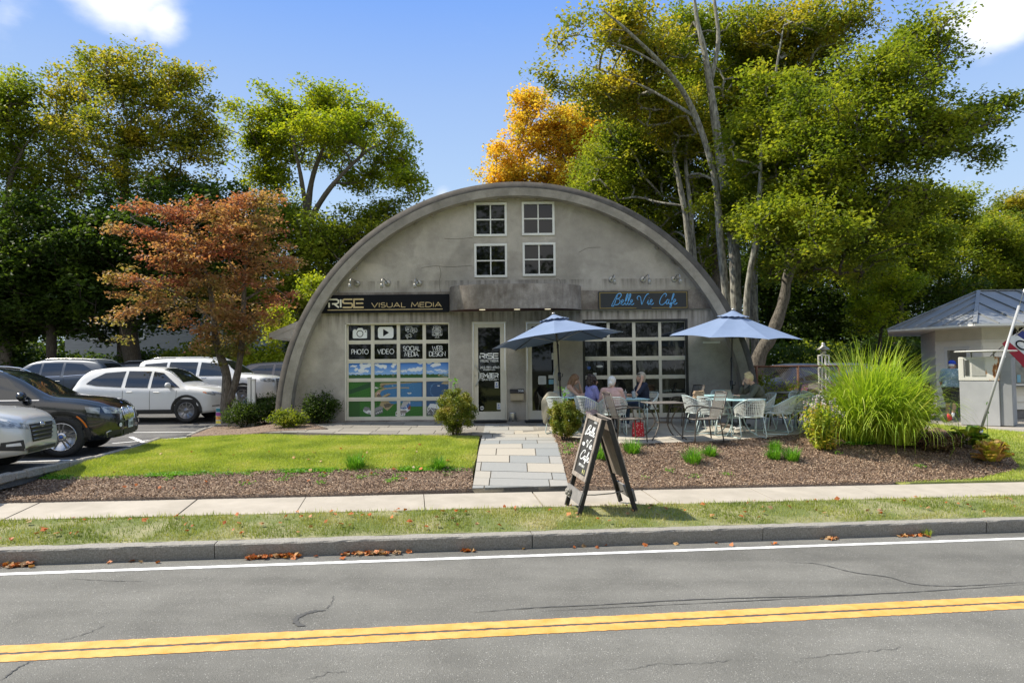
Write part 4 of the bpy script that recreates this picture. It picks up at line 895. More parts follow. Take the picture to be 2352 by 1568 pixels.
for k, r in enumerate(wins):
    x0, x1, z0, z1 = r; mb = MB(); t = .055; xm, zm = (x0 + x1) / 2, (z0 + z1) / 2; yy = .02
    for a, b in ((x0, x0 + t), (x1 - t, x1)): mb.box(((a + b) / 2 - CX, yy, zm), (b - a, .09, z1 - z0))
    for a, b in ((z0, z0 + t), (z1 - t, z1)): mb.box((xm - CX, yy - .003, (a + b) / 2), (x1 - x0 - .002, .09, b - a))
    mb.box((xm - CX, yy + .012, zm), (.03, .05, z1 - z0 - .1)); mb.box((xm - CX, yy + .014, zm), (x1 - x0 - .1, .05, .03))
    w_ = mb.build('window', M_wfr, bld)
    for a, b in ((x0 + t, xm), (xm, x1 - t)):
        for c, d in ((z0 + t, zm), (zm, z1 - t)):
            g = MB(); g.box(((a + b) / 2 - CX, yy + .035, (c + d) / 2), (b - a, .008, d - c), Matrix.Rotation(R(random.Random(k).uniform(-.4, .4)), 3, 'X')); g.build('pane', M_glassd, w_)
cw_ = MB()
for q_ in ([(1010, 611), (1012, 630), (1008, 648), (1011, 672)], [(968, 615), (1000, 611), (1033, 613), (1085, 610)], [(1278, 640), (1286, 645), (1288, 672)], [(1330, 580), (1350, 570), (1380, 568)], [(1020, 548), (1050, 549), (1086, 546)], [(800, 690), (806, 735), (803, 760)]):
    cw_.ribbon([(v.x, v.y) for v in catmull([(FP(a_, b_)[0] - CX + random.Random(a_ + b_).uniform(-.01, .01), FP(a_, b_)[1], 0) for a_, b_ in q_], 5)], .009, Vector((0, 0, 0)), ex, ez, nn, .003)
cw_.build('hairline_crack', mat('crack_dark', (.10, .085, .07), rough=1), bld)
mb = MB(); a = FP(1614, 786); b = FP(1653.6, 786); mb.box(((a[0] + b[0]) / 2 - CX, -.015, (a[1] + b[1]) / 2), (b[0] - a[0], .03, .055), bev=.005); mb.build('mounting_strip', M_wfr, bld)
lp = [PY(618, 765, 21.0), PY(624, 779, 21.0), PY(690, 716, 21.0), PY(668, 783, 21.0)]
mb = MB(); lo = (-CX, -FY, 0)
def wl(p, dy=0): return (p[0] - CX, p[1] - FY + dy, p[2])
xo, zo = lp[0].x - CX, lp[0].z; xi, zi = -5.0, 3.6; ya, yb_ = 3.5, 12.0
mb.add([(xo, ya, zo), (xi, ya, zi), (xi, yb_, zi), (xo, yb_, zo), (xo, ya, zo - .16), (xi, ya, zi - .16), (xi, yb_, zi - .16), (xo, yb_, zo - .16)], [[0, 1, 2, 3], [7, 6, 5, 4], [0, 4, 5, 1], [3, 2, 6, 7], [0, 3, 7, 4]])
mb.add([(xo + .03, ya + .02, zo - .17), (xi, ya + .02, zo - .17), (xi, ya + .02, zi - .17), (xo + .03, ya + .02, zo - .15)], [[0, 1, 2, 3]]); mb.add([(xo + .03, ya + .02, zo - .171), (xi, ya + .02, zo - .171), (xi, yb_, zo - .171), (xo + .03, yb_, zo - .171)], [[3, 2, 1, 0]])
mb.build('side_eave', M_wfr, bld)
mb = MB(); mb.box((-5.9, 7.8, 1.0), (.6, 8.4, 2.7)); mb.build('side_wall', M_wall, bld)
# ================= SIGNS, LAMPS, MAILBOX =================
sg = thing('shop_sign', 'black sign reading RISE VISUAL MEDIA above the mural garage door', 'sign', (CX, FY - .09, 0))
A = FP(722, 721.6, FY - .09); B = FP(1032, 716.5, FY - .09); C = FP(1032, 674.3, FY - .09); D = FP(753, 679.3, FY - .09); zl, zh = (A[1] + B[1]) / 2 + .01, (C[1] + D[1]) / 2
mb = MB(); mb.prism([(A[0] - CX, zl), (B[0] - CX, zl), (B[0] - CX, zh), (D[0] - CX, zh)], -.02, .018, 'XZ'); mb.build('sign_board', M_signk, sg)
def st(px, py): a = FP(px, py, FY - .09); return Vector((a[0] - CX, -.02, a[1]))
def sline(mb, t, px0, px1, pyb, hpx, sw, G, gap, mis=None, mi=0, skew=0):
    a = st(px0, pyb); b = st(px1, pyb); hgt = hpx / 90.1; W0 = text_w(t, hgt, gap, 1, G); gw = gap * hgt * (len(t) - 1); wf = ((b - a).x - gw) / (W0 - gw)
    text(mb, t, Vector((a.x, a.y, a.z)), ex, ez, nn, hgt, sw, gap, wf, off=.006, G=G, mis=mis, mi=mi)
mb = MB(); sline(mb, 'RISE', 756.5, 836, 706.5, 18.5, .040, BOLD, .2, mis=[1, 1, 0, 0]); sline(mb, 'VISUAL MEDIA', 854, 1014, 706.0, 10.3, .017, GL, .32)
mb.build('lettering', [M_gold, M_silverl], sg)
mb = MB(); a = st(753, 712.3); b = st(1017, 711); mb.ribbon([(0, 0), ((b - a).x, 0)], .018, a, ex, ez, nn, .005); mb.build('gold_underline', M_gold, sg)
sg2 = thing('shop_sign', 'grey sign reading Belle Vie Cafe in blue script with gold border', 'sign', (CX, FY - .09, 0))
x0 = FP(1374.5, 690, FY - .09)[0]; x1 = FP(1580.5, 690, FY - .09)[0]; z0 = FP(1478, 710.3, FY - .09)[1]; z1 = FP(1478, 668.8, FY - .09)[1]
mb = MB(); mb.box(((x0 + x1) / 2 - CX, 0, (z0 + z1) / 2), (x1 - x0, .035, z1 - z0)); mb.build('sign_board', M_signg, sg2)
mb = MB(); O = Vector((x0 - CX, -.0175, z0)); W_, H_ = x1 - x0, z1 - z0; e = .035
mb.ribbon([(W_ * .42, e), (e, e), (e, H_ - e), (W_ - e, H_ - e), (W_ - e, e), (W_ * .59, e)], .016, O, ex, ez, nn, .003); mb.build('gold_border', M_frameg, sg2)
SC = {  # script capitals and letters as pen strokes, x advances
 'B': (.80, [[(.52, .95), (.40, .6), (.22, .1), (.10, -.12), (-.05, -.1), (.02, .1), (.25, .55), (.50, .98), (.78, 1.08), (.86, .9), (.70, .66), (.42, .55), (.66, .52), (.74, .3), (.58, .06), (.30, 0), (.14, .1)]]),
 'e': (.34, [[(-.06, .05), (.10, .18), (.24, .34), (.24, .46), (.14, .46), (.07, .28), (.08, .06), (.20, -.01), (.34, .08), (.40, .14)]]),
 'l': (.26, [[(0, .10), (.16, .38), (.34, .85), (.36, 1.02), (.28, 1.02), (.18, .7), (.09, .3), (.10, .04), (.18, .0), (.28, .10), (.32, .16)]]),
 'V': (.72, [[(-.1, .45), (-.2, .62), (-.06, .82), (.12, .72), (.16, .45), (.20, .12), (.24, .02), (.36, .3), (.56, .72), (.78, 1.0), (.92, 1.02)]]),
 'i': (.24, [[(0, .10), (.14, .42), (.10, .12), (.16, .0), (.24, .08), (.28, .16)], [(.20, .62), (.23, .65)]]),
 'C': (.66, [[(.62, .72), (.72, .90), (.62, 1.04), (.40, .92), (.18, .6), (.06, .25), (.10, .02), (.30, -.04), (.52, .10), (.66, .26)]]),
 'a': (.40, [[(.28, .40), (.16, .46), (.04, .30), (.02, .08), (.12, .02), (.24, .22), (.32, .42), (.27, .12), (.32, .0), (.42, .10), (.46, .18)]]),
 'f': (.26, [[(0, .10), (.16, .38), (.34, .85), (.37, 1.0), (.29, 1.0), (.18, .6), (.06, .1), (-.04, -.26), (.04, -.30), (.12, -.05), (.14, .12), (.30, .20)]]),
 ' ': (.55, []), }
def script(mb, t, O, h, w, adv=1.0, mi=0, off=.004, track=0, EX=None, EZ=None, NN=None):
    x = 0; EX = EX or ex; EZ = EZ or ez; NN = NN or nn; k = 0
    for c in t:
        a, sts = SC[c]
        for s_ in sts:
            P = [Vector((p[0] * adv * h + x, p[1] * h, 0)) for p in s_]; P = catmull(P, 6) if len(P) > 2 else P
            mb.ribbon([(p.x, p.y) for p in P], (lambda u, w=w: w * (.75 + .35 * math.sin(u * 9) ** 2)), O, EX, EZ, NN, off + (k % 3) * .0004, mi); k += 1
        x += (a + track) * adv * h
    return x
mb = MB(); a = FP(1406, 700, FY - .09); Hh = 24 / 90; sc_w = script(MB(), 'Belle Vie Cafe', Vector((0, 0, 0)), Hh, .01)
script(mb, 'Belle Vie Cafe', Vector((a[0] - CX, -.0175, a[1])), Hh, .018, (148 / 90) / sc_w); mb.build('lettering', M_sky, sg2)
lm = thing('wall_lamp', 'small gooseneck wall lamp, leftmost of three over the black sign', 'wall lamp', (0, 0, 0), 0, 'gooseneck lamps over the signs')
mb = MB(); mb.lathe([(.075, 0), (.075, -.02), (.06, -.03)], (0, 0, 0), 18, 'Y'); mb.build('wall_plate', M_lamp, lm)
mb = MB(); mb.tube([(0, -.03, 0), (0, -.18, .05), (0, -.42, .07), (0, -.50, .03), (0, -.53, -.08)], .014, 8); mb.build('arm', M_lamp, lm)
mb = MB(); mb.lathe([(.022, 0), (.035, -.02), (.038, -.11), (.03, -.115)], (0, -.535, -.07), 14); mb.build('lamp_head', M_lamp, lm)
lbl = ['small gooseneck wall lamp, middle one of three over the black sign', 'small gooseneck wall lamp over the black sign, nearest the curved canopy', 'gooseneck wall lamp over the cafe sign, nearest the curved canopy', 'gooseneck wall lamp over the middle of the cafe sign', 'gooseneck wall lamp over the right end of the cafe sign']
for k, (px, py, rz) in enumerate(((820.5, 651, -.12), (890.5, 650.5, -.1), (962, 650.5, -.05), (1404.5, 642, .0), (1477, 641.8, .1), (1548, 641, .05))):
    a = FP(px, py); o = lm if k == 0 else dup(lm, (0, 0, 0), 0, lbl[k - 1]); o.location = (a[0], FY, a[1]); o.rotation_euler = (0, 0, rz)
x0, x1, z0, z1 = *[FP(p, 905)[0] for p in (1171, 1203.5)], FP(1187, 919)[1], FP(1187, 893)[1]
mbx = thing('mailbox', 'tan metal mailbox with dark lid and number 208 between the doors', 'mailbox', ((x0 + x1) / 2, FY, z0)); w = x1 - x0; h = z1 - z0
mb = MB(); mb.box((0, -.07, h * .34), (w * .96, .13, h * .68), bev=.008); mb.build('box_body', mat('tan_metal', (.40, .33, .22), (.46, .39, .27), scale=5, rough=.5), mbx)
mb = MB(); mb.prism([(0, h * .66), (-.155, h * .62), (-.155, h * .70), (0, h)], -w / 2, w / 2, 'YZ'); ld = mb.build('lid', M_dark, mbx)
mb = MB(); text(mb, '208', (w * .27, -.118, h * .73), ex, Vector((0, .45, .9)).normalized(), Vector((0, -.9, .45)).normalized(), .055, .011, .3, 1, center=True, off=.006); mb.build('house_number', M_wl, ld)
a = PZ(1178, 966, .01); bn = thing('ash_bin', 'small brushed steel bin standing between the two entrance doors', 'bin', (a.x, FY - .16, .012))
mb = MB(); mb.lathe([(.115, 0), (.12, .01), (.09, .22), (.092, .235), (.08, .235), (.075, .18), (0, .18)], (0, 0, 0), 28); mb.build('bin_body', M_steel, bn)
mb = MB(); mb.lathe([(.02, 0), (.02, -.006)], (0, -.112, .035), 12, 'Y'); mb.build('drain_plug', M_blk, bn)
for nm, px0, px1, lab in (('door_mat', 1090, 1164, 'black door mat under the left glazed door'), ('door_mat', 1205, 1275, 'black door mat under the right glazed door')):
    a = FP(px0, 965)[0]; b = FP(px1, 965)[0]; mb = MB(); mb.box(((a + b) / 2, FY - .32, .048), (b - a, .5, .016), bev=.004); tag(mb.build(nm, mat('black_rubber', (.012, .013, .016), (.02, .022, .028), scale=60, rough=.9, bump=.6)), lab, 'door mat', 'mats at the entrance')
# ================= VEHICLES =================
def pchip(pts, x):
    xs = [p[0] for p in pts]
    if x <= xs[0]: return pts[0][1]
    if x >= xs[-1]: return pts[-1][1]
    i = max(j for j in range(len(xs)) if xs[j] <= x); i = min(i, len(xs) - 2)
    def sl(j):
        if j <= 0 or j >= len(xs) - 1: return (pts[min(j + 1, len(xs) - 1)][1] - pts[max(j - 1, 0)][1]) / (xs[min(j + 1, len(xs) - 1)] - xs[max(j - 1, 0)])
        a = (pts[j][1] - pts[j - 1][1]) / (xs[j] - xs[j - 1]); b = (pts[j + 1][1] - pts[j][1]) / (xs[j + 1] - xs[j]); return 0 if a * b <= 0 else 2 * a * b / (a + b)
    h = xs[i + 1] - xs[i]; t = (x - xs[i]) / h; a, b = pts[i][1], pts[i + 1][1]; da, db = sl(i) * h, sl(i + 1) * h
    return a * (2 * t ** 3 - 3 * t * t + 1) + da * (t ** 3 - 2 * t * t + t) + b * (-2 * t ** 3 + 3 * t * t) + db * (t ** 3 - t * t)
def paint(name, c, metal=.0, rough=.3, coat=1): return mat(name, c, rough=rough, metal=metal, coat=coat, spec=.5)
M_tyre = mat('tyre_rubber', (.018, .018, .018), (.03, .029, .028), scale=30, rough=.85)
M_rimk = mat('dark_rim', (.03, .03, .032), rough=.35, metal=.5)
M_rim = mat('alloy_rim', (.55, .55, .56), rough=.25, metal=.9)
M_rimg = mat('grey_alloy', (.22, .22, .23), rough=.3, metal=.8)
M_chrome = mat('chrome', (.75, .75, .76), rough=.1, metal=1)
M_trim = mat('black_plastic', (.025, .025, .026), (.04, .04, .04), scale=20, rough=.6)
M_cglass = mat('car_glass', (.012, .015, .018), rough=.02, spec=.8, coat=.4)
M_hl = mat('headlamp_glass', (.42, .45, .47), (.16, .17, .18), scale=5, rough=.05, coat=1, stretch=(1, 3, 3), lo=.4, hi=.6)
M_hlw = mat('headlamp_lens', (.7, .72, .74), rough=.08, coat=1)
M_amb = mat('amber_lens', (.75, .20, .02), rough=.2, coat=1); M_redl = mat('red_lens', (.30, .01, .012), rough=.15, coat=1)
M_plate = mat('number_plate', (.55, .60, .66), rough=.5)
def car(name, label, loc, rz, L, W, top, belt, zs, nose, tail, body, wheels, wr, side, wsh, rear=None, group='cars in the car park', spokes=5, rimm=None, face=None, rails=False, detail=2, mirror=.0, tumble=.42, lights=None, clad=True, spec=None):
    """x forward from the rear bumper (0) to the front (L); profiles in metres above ground"""
    t = thing(name, label, 'car', (*loc, zlot(loc[1]) if loc[0] < 0 else ZL), rz, group)
    hw = W / 2; xc = L / 2; inset = .03
    def hwid(x):
        a = 1.0; dn = L - x; dr = x
        if dn < nose: a *= (1 - (1 - max(dn, 0) / nose) ** 3.0 * .36)
        if dr < tail: a *= (1 - (1 - max(dr, 0) / tail) ** 3.0 * .22)
        return hw * a
    def zbot(x):
        z = zs
        if L - x < .7: z += (1 - (L - x) / .7) ** 1.5 * .07
        if x < .6: z += (1 - x / .6) ** 1.5 * .14
        return z
    ST = sorted(set([L * i / 70 for i in range(71)] + [L - .012, L - .03, L - .06, .012, .03, .06, L - .1, .1]))
    def section(x):
        w = hwid(x); zt = pchip(top, x); zb = zbot(x); be = min(pchip(belt, x), zt - .035); hgt = be - zb; g = zt - be
        if g > .12:
            wg = w * .955; wr_ = wg - tumble * (g - .05)
            up = [(wg, be + .012), (wg - tumble * (g - .05) * .45, be + g * .45), (wr_ + .01, zt - .10), (wr_ - .035, zt - .045), (wr_ - .11, zt - .015), (wr_ * .5, zt + .005), (0, zt + .012)]
        else:
            up = [(w * .962, be + .008), (w * .93, be + (g) * .45), (w * .86, be + g * .8), (w * .76, zt - .004), (w * .6, zt + .006), (w * .3, zt + .018), (0, zt + .022)]
        lo = [(0, zb), (w * .82, zb), (w * .92, zb + .015), (w * .965, zb + .09), (w * .985, zb + hgt * .35), (w * 1.0, zb + hgt * .62), (w * .998, zb + hgt * .82), (w * .985, be - .025)]
        return lo + up
    P = []
    for x in ST:
        s_ = section(x); s_ = s_ + [(-y, z) for y, z in reversed(s_[1:-1])]; P.append([(x - xc, y, z) for y, z in s_])
    nsec = len(P[0]); mb = MB(); vs = [p for r in P for p in r]; fs = []
    for i in range(len(P) - 1):
        for j in range(nsec): fs.append([i * nsec + j, i * nsec + (j + 1) % nsec, (i + 1) * nsec + (j + 1) % nsec, (i + 1) * nsec + j])
    fs.append([j for j in range(nsec)][::-1]); fs.append([(len(P) - 1) * nsec + j for j in range(nsec)])
    mb.add(vs, fs, 0, True); bo = mb.build('body', [body, M_trim], t); 
    bmn = bmesh.new(); bmn.from_mesh(bo.data); bmesh.ops.recalc_face_normals(bmn, faces=bmn.faces); bmn.to_mesh(bo.data); bmn.free()
    bvh = BVHTree.FromPolygons([tuple(v.co) for v in bo.data.vertices], [tuple(p.vertices) for p in bo.data.polygons])
    # wheel wells
    cut = MB()
    for wx in wheels:
        for s_ in (1, -1): cut.lathe([(0, -.17), (wr + .045, -.17), (wr + .045, .17), (0, .17)], (wx - xc, s_ * (hw - .1), wr), 36, 'Y', mi=1)
    co = cut.build('cut', [body, M_trim]); bmn = bmesh.new(); bmn.from_mesh(co.data); bmesh.ops.recalc_face_normals(bmn, faces=bmn.faces); bmn.to_mesh(co.data); bmn.free()
    md = bo.modifiers.new('b', 'BOOLEAN'); md.object = co; md.operation = 'DIFFERENCE'; md.solver = 'EXACT'
    dg = bpy.context.evaluated_depsgraph_get(); me = bpy.data.meshes.new_from_object(bo.evaluated_get(dg)); bo.modifiers.clear(); bo.data = me; bpy.data.objects.remove(co)
    for p_ in me.polygons:
        c_ = p_.center
        if abs(c_.y) > hw - .29 and any(math.hypot(c_.x - (wx - xc), c_.z - wr) < wr + .047 for wx in wheels): p_.material_index = 1; p_.use_smooth = False
    def hit(o, d, fb=None):
        h = bvh.ray_cast(Vector(o), Vector(d)); return h[0]
    def sidep(x, z, s_, off=.004):
        h = hit((x - xc, s_ * 3, z), (0, -s_, 0)); return Vector((h.x, h.y + s_ * off, h.z)) if h else None
    def frontp(y, z, off=.004, e=1):
        h = hit((e * 6, y, z), (-e, 0, 0)); return Vector((h.x + e * off, h.y, h.z)) if h else None
    def topp(x, y, off=.004):
        h = hit((x - xc, y, 5), (0, 0, -1)); return Vector((h.x, h.y, h.z + off)) if h else None
    def patch(A, B, f, nu=14, nv=4):
        """A and B: two polylines in the projected plane, f maps a 2D point to the body surface"""
        def along(q, t_):
            q = [Vector(p) for p in q]; ds = [0]
            for i in range(1, len(q)): ds.append(ds[-1] + (q[i] - q[i - 1]).length)
            d = t_ * ds[-1]
            for i in range(1, len(q)):
                if d <= ds[i] + 1e-9: k = (d - ds[i - 1]) / max(1e-9, ds[i] - ds[i - 1]); return q[i - 1].lerp(q[i], k)
            return q[-1]
        G = []
        for i in range(nu + 1):
            a, b = along(A, i / nu), along(B, i / nu); row = []
            for j in range(nv + 1):
                p = a.lerp(b, j / nv); h = f(p.x, p.y)
                if h is None: return None
                row.append(h)
            G.append(row)
        return G
    def pp(nm, A, B, f, m, par=None, nu=14, nv=4):
        G = patch(A, B, f, nu, nv)
        if G is None: return None
        m_b = MB(); m_b.grid(G); return m_b.build(nm, m, par or t)
    for s_ in (1, -1):
        sp = lambda x, z, s_=s_: sidep(x, z, s_)
        for poly in side: pp('side_window', poly[0], poly[1], sp, M_cglass, nu=16, nv=5)
        if detail > 0:
            sp2 = lambda x, z, s_=s_: sidep(x, z, s_, .0065)
            for poly in side:  # bright strip under the glass
                a = poly[0]; pp('window_trim', [(p[0], p[1] - .008) for p in a], [(p[0], p[1] + .008) for p in a], sp2, (spec or {}).get('wtrim', M_trim), nu=16, nv=1)
            for xd, z0_, z1_ in (spec or {}).get('seams', []): pp('door_seam', [(xd - .005, z0_), (xd - .005 + .02, z1_)], [(xd + .005, z0_), (xd + .005 + .02, z1_)], sp, M_blk, nu=8, nv=1)
            for xh, zh in (spec or {}).get('handles', []):
                h = sidep(xh, zh, s_)
                if h: m_b = MB(); m_b.box((h.x, h.y + s_ * .012, h.z), (.19, .026, .026), bev=.009); m_b.build('door_handle', (spec or {}).get('hm', body), t)
        if mirror:
            h = sidep(mirror, pchip(belt, mirror) + .06, s_)
            if h:
                m_b = MB(); m_b.ell((h.x + .02, h.y + s_ * .13, h.z + .06), (.075, .13, .085), nu=14, nv=10); m_b.box((h.x + .03, h.y + s_ * .03, h.z - .01), (.08, .12, .03)); mo = m_b.build('wing_mirror', body, t)
        if clad:
            z1_ = zs + .11
            pp('sill_trim', [(wheels[0] + wr + .06, zs + .02), (wheels[1] - wr - .06, zs + .02)], [(wheels[0] + wr + .06, z1_ + .03), (wheels[1] - wr - .06, z1_ + .03)], lambda x, z, s_=s_: sidep(x, z, s_, .012), M_trim, nu=12, nv=2)
            for wx in wheels:
                G = []
                for k in range(25):
                    a = R(-8 + 196 * k / 24); row = []
                    for rr_ in (wr + .035, wr + .11):
                        X, Z = wx + rr_ * math.cos(a), max(wr + rr_ * math.sin(a), zs + .03); h = sidep(min(max(X, .05), L - .05), Z, s_, .014)
                        row.append(h if h else Vector((X - xc, s_ * hwid(X), Z)))
                    row = [Vector((row[0].x, row[0].y - s_ * .03, row[0].z))] + row; G.append(row)
                m_b = MB(); m_b.grid(G); m_b.build('wheel_arch', M_trim, t)
    # windscreen and rear glass
    xb, xt, wb, wt = wsh
    pp('windscreen', [(xb, -wb), (xb, wb)], [(xt, -wt), (xt, wt)], lambda x, y: topp(x - .35 * (1 - (abs(y) / wb) ** 2) * 0 , y), M_cglass, nu=16, nv=8)
    if rear: xb, xt, wb, wt = rear; pp('rear_window', [(xb, -wb), (xb, wb)], [(xt, -wt), (xt, wt)], lambda x, y: topp(x, y), M_cglass, nu=12, nv=6)
    if rails:
        for s_ in (1, -1):
            pts = []
            for k in range(13):
                x = rails[0] + (rails[1] - rails[0]) * k / 12; zt = pchip(top, x); be = min(pchip(belt, x), zt); y = hwid(x) * .955 - tumble * (zt - be - .05) - .09
                h = topp(x, s_ * y); pts.append((h.x, h.y, h.z + (.045 if 0 < k < 12 else 0)))
            m_b = MB(); m_b.tube(pts, .016, 6); m_b.build('roof_rail', rails[2], t)
    # wheels
    for wx in wheels:
        for s_ in (1, -1):
            w0 = bpy.data.objects.new('wheel', None); COL.objects.link(w0); w0.parent = t; w0.location = (wx - xc, s_ * (hw - .02), wr); w0.empty_display_size = .1
            m_b = MB(); tw = .105; rr0 = wr * .70
            prof = [(rr0, -tw * 1.7), (wr * .9, -tw * 1.85), (wr * .985, -tw * 1.7), (wr, -tw * 1.2), (wr, -tw * .2), (wr * .985, .012), (wr * .93, .03), (wr * .80, .034), (rr0, .018), (rr0 * .97, -.02)]
            m_b.lathe([(a, b * s_) for a, b in prof], (0, 0, 0), 36, 'Y'); m_b.build('tyre', M_tyre, w0)
            m_b = MB(); rm = rimm or M_rim
            m_b.lathe([(rr0 * .99, .005 * s_), (rr0 * .99, .02 * s_), (rr0 * .92, .022 * s_), (rr0 * .90, -.03 * s_)], (0, 0, 0), 36, 'Y', mi=0)
            m_b.lathe([(rr0 * .92, -.07 * s_), (0.01, -.075 * s_)], (0, 0, 0), 28, 'Y', mi=1)
            m_b.lathe([(.085, -.02 * s_), (.08, .008 * s_), (.035, .012 * s_), (.001, .012 * s_)], (0, 0, 0), 20, 'Y', mi=0)
            for k in range(spokes):
                for dd in ((-.17, .17) if spokes <= 5 else (-.11, .11) if spokes <= 7 else (0,)):
                    a = 2 * pi * k / spokes + .3; p0 = Vector((.05 * math.cos(a + dd * 2), 0, .05 * math.sin(a + dd * 2))); p1 = Vector((rr0 * .95 * math.cos(a + dd), 0, rr0 * .95 * math.sin(a + dd)))
                    n_ = Vector((-math.sin(a), 0, math.cos(a))); wd = .016 if spokes > 7 else .018
                    q = [p0 - n_ * wd, p0 + n_ * wd, p1 + n_ * wd * .8, p1 - n_ * wd * .8]
                    m_b.add([(v.x, .006 * s_, v.z) for v in q[:2]] + [(v.x, .014 * s_, v.z) for v in q[2:]] + [(v.x, -.04 * s_, v.z) for v in q], [[0, 1, 2, 3], [0, 4, 5, 1], [1, 5, 6, 2], [2, 6, 7, 3], [3, 7, 4, 0]], 0)
            m_b.build('rim', [rm, M_rimk], w0)
            m_b = MB(); m_b.lathe([(.032, .013 * s_), (.03, .017 * s_), (.001, .018 * s_)], (0, 0, 0), 16, 'Y'); m_b.build('hub_cap', (spec or {}).get('hub', M_rimg), w0)
    F = dict(t=t, pp=pp, frontp=frontp, sidep=sidep, topp=topp, xc=xc, L=L, hw=hw, patch=patch)
    if face: face(F)
    return F
def slab(F, nm, y0, y1, z0, z1, m, off=.006, nu=10, nv=4, par=None, skew=0):
    return F['pp'](nm, [(y0, z0), (y1, z0)], [(y0 + skew, z1), (y1 - skew, z1)], lambda y, z: F['frontp'](y, z, off), m, par, nu, nv)
P_suv = [(0, .62), (.02, .80), (.06, 1.02), (.16, 1.20), (.42, 1.52), (.60, 1.62), (1.2, 1.685), (2.0, 1.70), (2.6, 1.665), (2.95, 1.58), (3.30, 1.33), (3.58, 1.12), (3.9, 1.08), (4.25, 1.00), (4.45, .92), (4.54, .82), (4.57, .66), (4.58, .52)]
B_suv = [(0, .9), (.4, 1.10), (1.2, 1.06), (2.6, 1.02), (3.5, 1.0), (4.3, .90), (4.58, .7)]
sw_suv = [([(.55, 1.20), (.85, 1.135), (1.62, 1.085)], [(.72, 1.34), (1.05, 1.52), (1.66, 1.565)]), ([(1.74, 1.08), (2.42, 1.065)], [(1.75, 1.57), (2.44, 1.55)]), ([(2.52, 1.06), (3.38, 1.07)], [(2.52, 1.545), (2.82, 1.50)])]
def sc(P, sx, sz): return [(a * sx, b * sz) for a, b in P]
def scw(Wn, sx, sz): return [(sc(a, sx, sz), sc(b, sx, sz)) for a, b in Wn]
def face_white(F):
    for s_ in (1, -1):
        hl = F['pp']('headlight', [(s_ * .47, .80), (s_ * .80, .86)], [(s_ * .47, .85), (s_ * .80, .935)], lambda y, z: F['frontp'](y, z, .005), M_hl, nu=8, nv=3)
        h2 = F['pp']('headlight', [(4.20, .865), (4.44, .80)], [(4.12, .93), (4.42, .875)], lambda x, z: F['sidep'](x, z, s_, .006), M_hl, nu=8, nv=3)
        if h2: F['pp']('indicator', [(4.14, .895), (4.24, .865)], [(4.10, .93), (4.20, .92)], lambda x, z: F['sidep'](x, z, s_, .010), M_amb, h2, 4, 2)
        F['pp']('tail_light', [(.03, .93), (.33, .95)], [(.05, 1.03), (.30, 1.02)], lambda x, z: F['sidep'](x, z, s_, .006), M_redl, nu=6, nv=3)
        F['pp']('fog_trim', [(4.36, .48), (4.52, .49)], [(4.37, .51), (4.53, .52)], lambda x, z: F['sidep'](x, z, s_, .008), M_chrome, nu=4, nv=1)
    slab(F, 'grille', -.45, .45, .58, .82, M_trim, skew=.06)
    slab(F, 'bumper_trim', -.7, .7, .27, .40, M_trim)
W = paint('white_car_paint', (.72, .73, .73), rough=.35)
sp = {'seams': [(1.68, .34, 1.06), (2.50, .34, 1.05), (3.30, .42, .98)], 'handles': [(1.90, .94), (2.72, .92)]}
def place(px, py_d, x=None): return ((px - 1176) / 1568 * py_d, py_d)
cw = car('parked_car', 'white crossover in side view, parked behind the black SUV and left of the red-leaved tree', (-9.72 - 1.45, 21.55), 0, 4.58, 1.84, P_suv, B_suv, .26, .55, .4, W, (.92, 3.62), .365, sw_suv, (3.42, 2.78, .70, .58), (.14, .44, .55, .50), spokes=10, rimm=M_rimg, face=face_white, mirror=3.08, spec=sp)
P_blk = [(0, .65), (.02, .9), (.1, 1.15), (.4, 1.60), (.7, 1.70), (1.5, 1.765), (2.3, 1.765), (2.85, 1.70), (3.15, 1.58), (3.55, 1.32), (3.82, 1.19), (4.2, 1.15), (4.58, 1.06), (4.76, .97), (4.83, .88), (4.87, .70), (4.885, .52)]
B_blk = [(0, .95), (.4, 1.14), (1.5, 1.12), (2.8, 1.09), (3.75, 1.06), (4.5, .95), (4.885, .75)]
sw_blk = [([(.6, 1.24), (1.66, 1.155)], [(.85, 1.50), (1.68, 1.63)]), ([(1.78, 1.15), (2.62, 1.13)], [(1.80, 1.635), (2.62, 1.60)]), ([(2.72, 1.125), (3.60, 1.12)], [(2.72, 1.60), (3.02, 1.54)])]
def disc(nm, c, nrm, r, m, par, n=20, off=0):
    nrm = Vector(nrm).normalized(); u = nrm.orthogonal().normalized(); w = nrm.cross(u); mb = MB(); c = Vector(c) + nrm * off
    mb.add([c + (u * math.cos(2 * pi * i / n) + w * math.sin(2 * pi * i / n)) * r for i in range(n)], [list(range(n))]); return mb.build(nm, m, par)
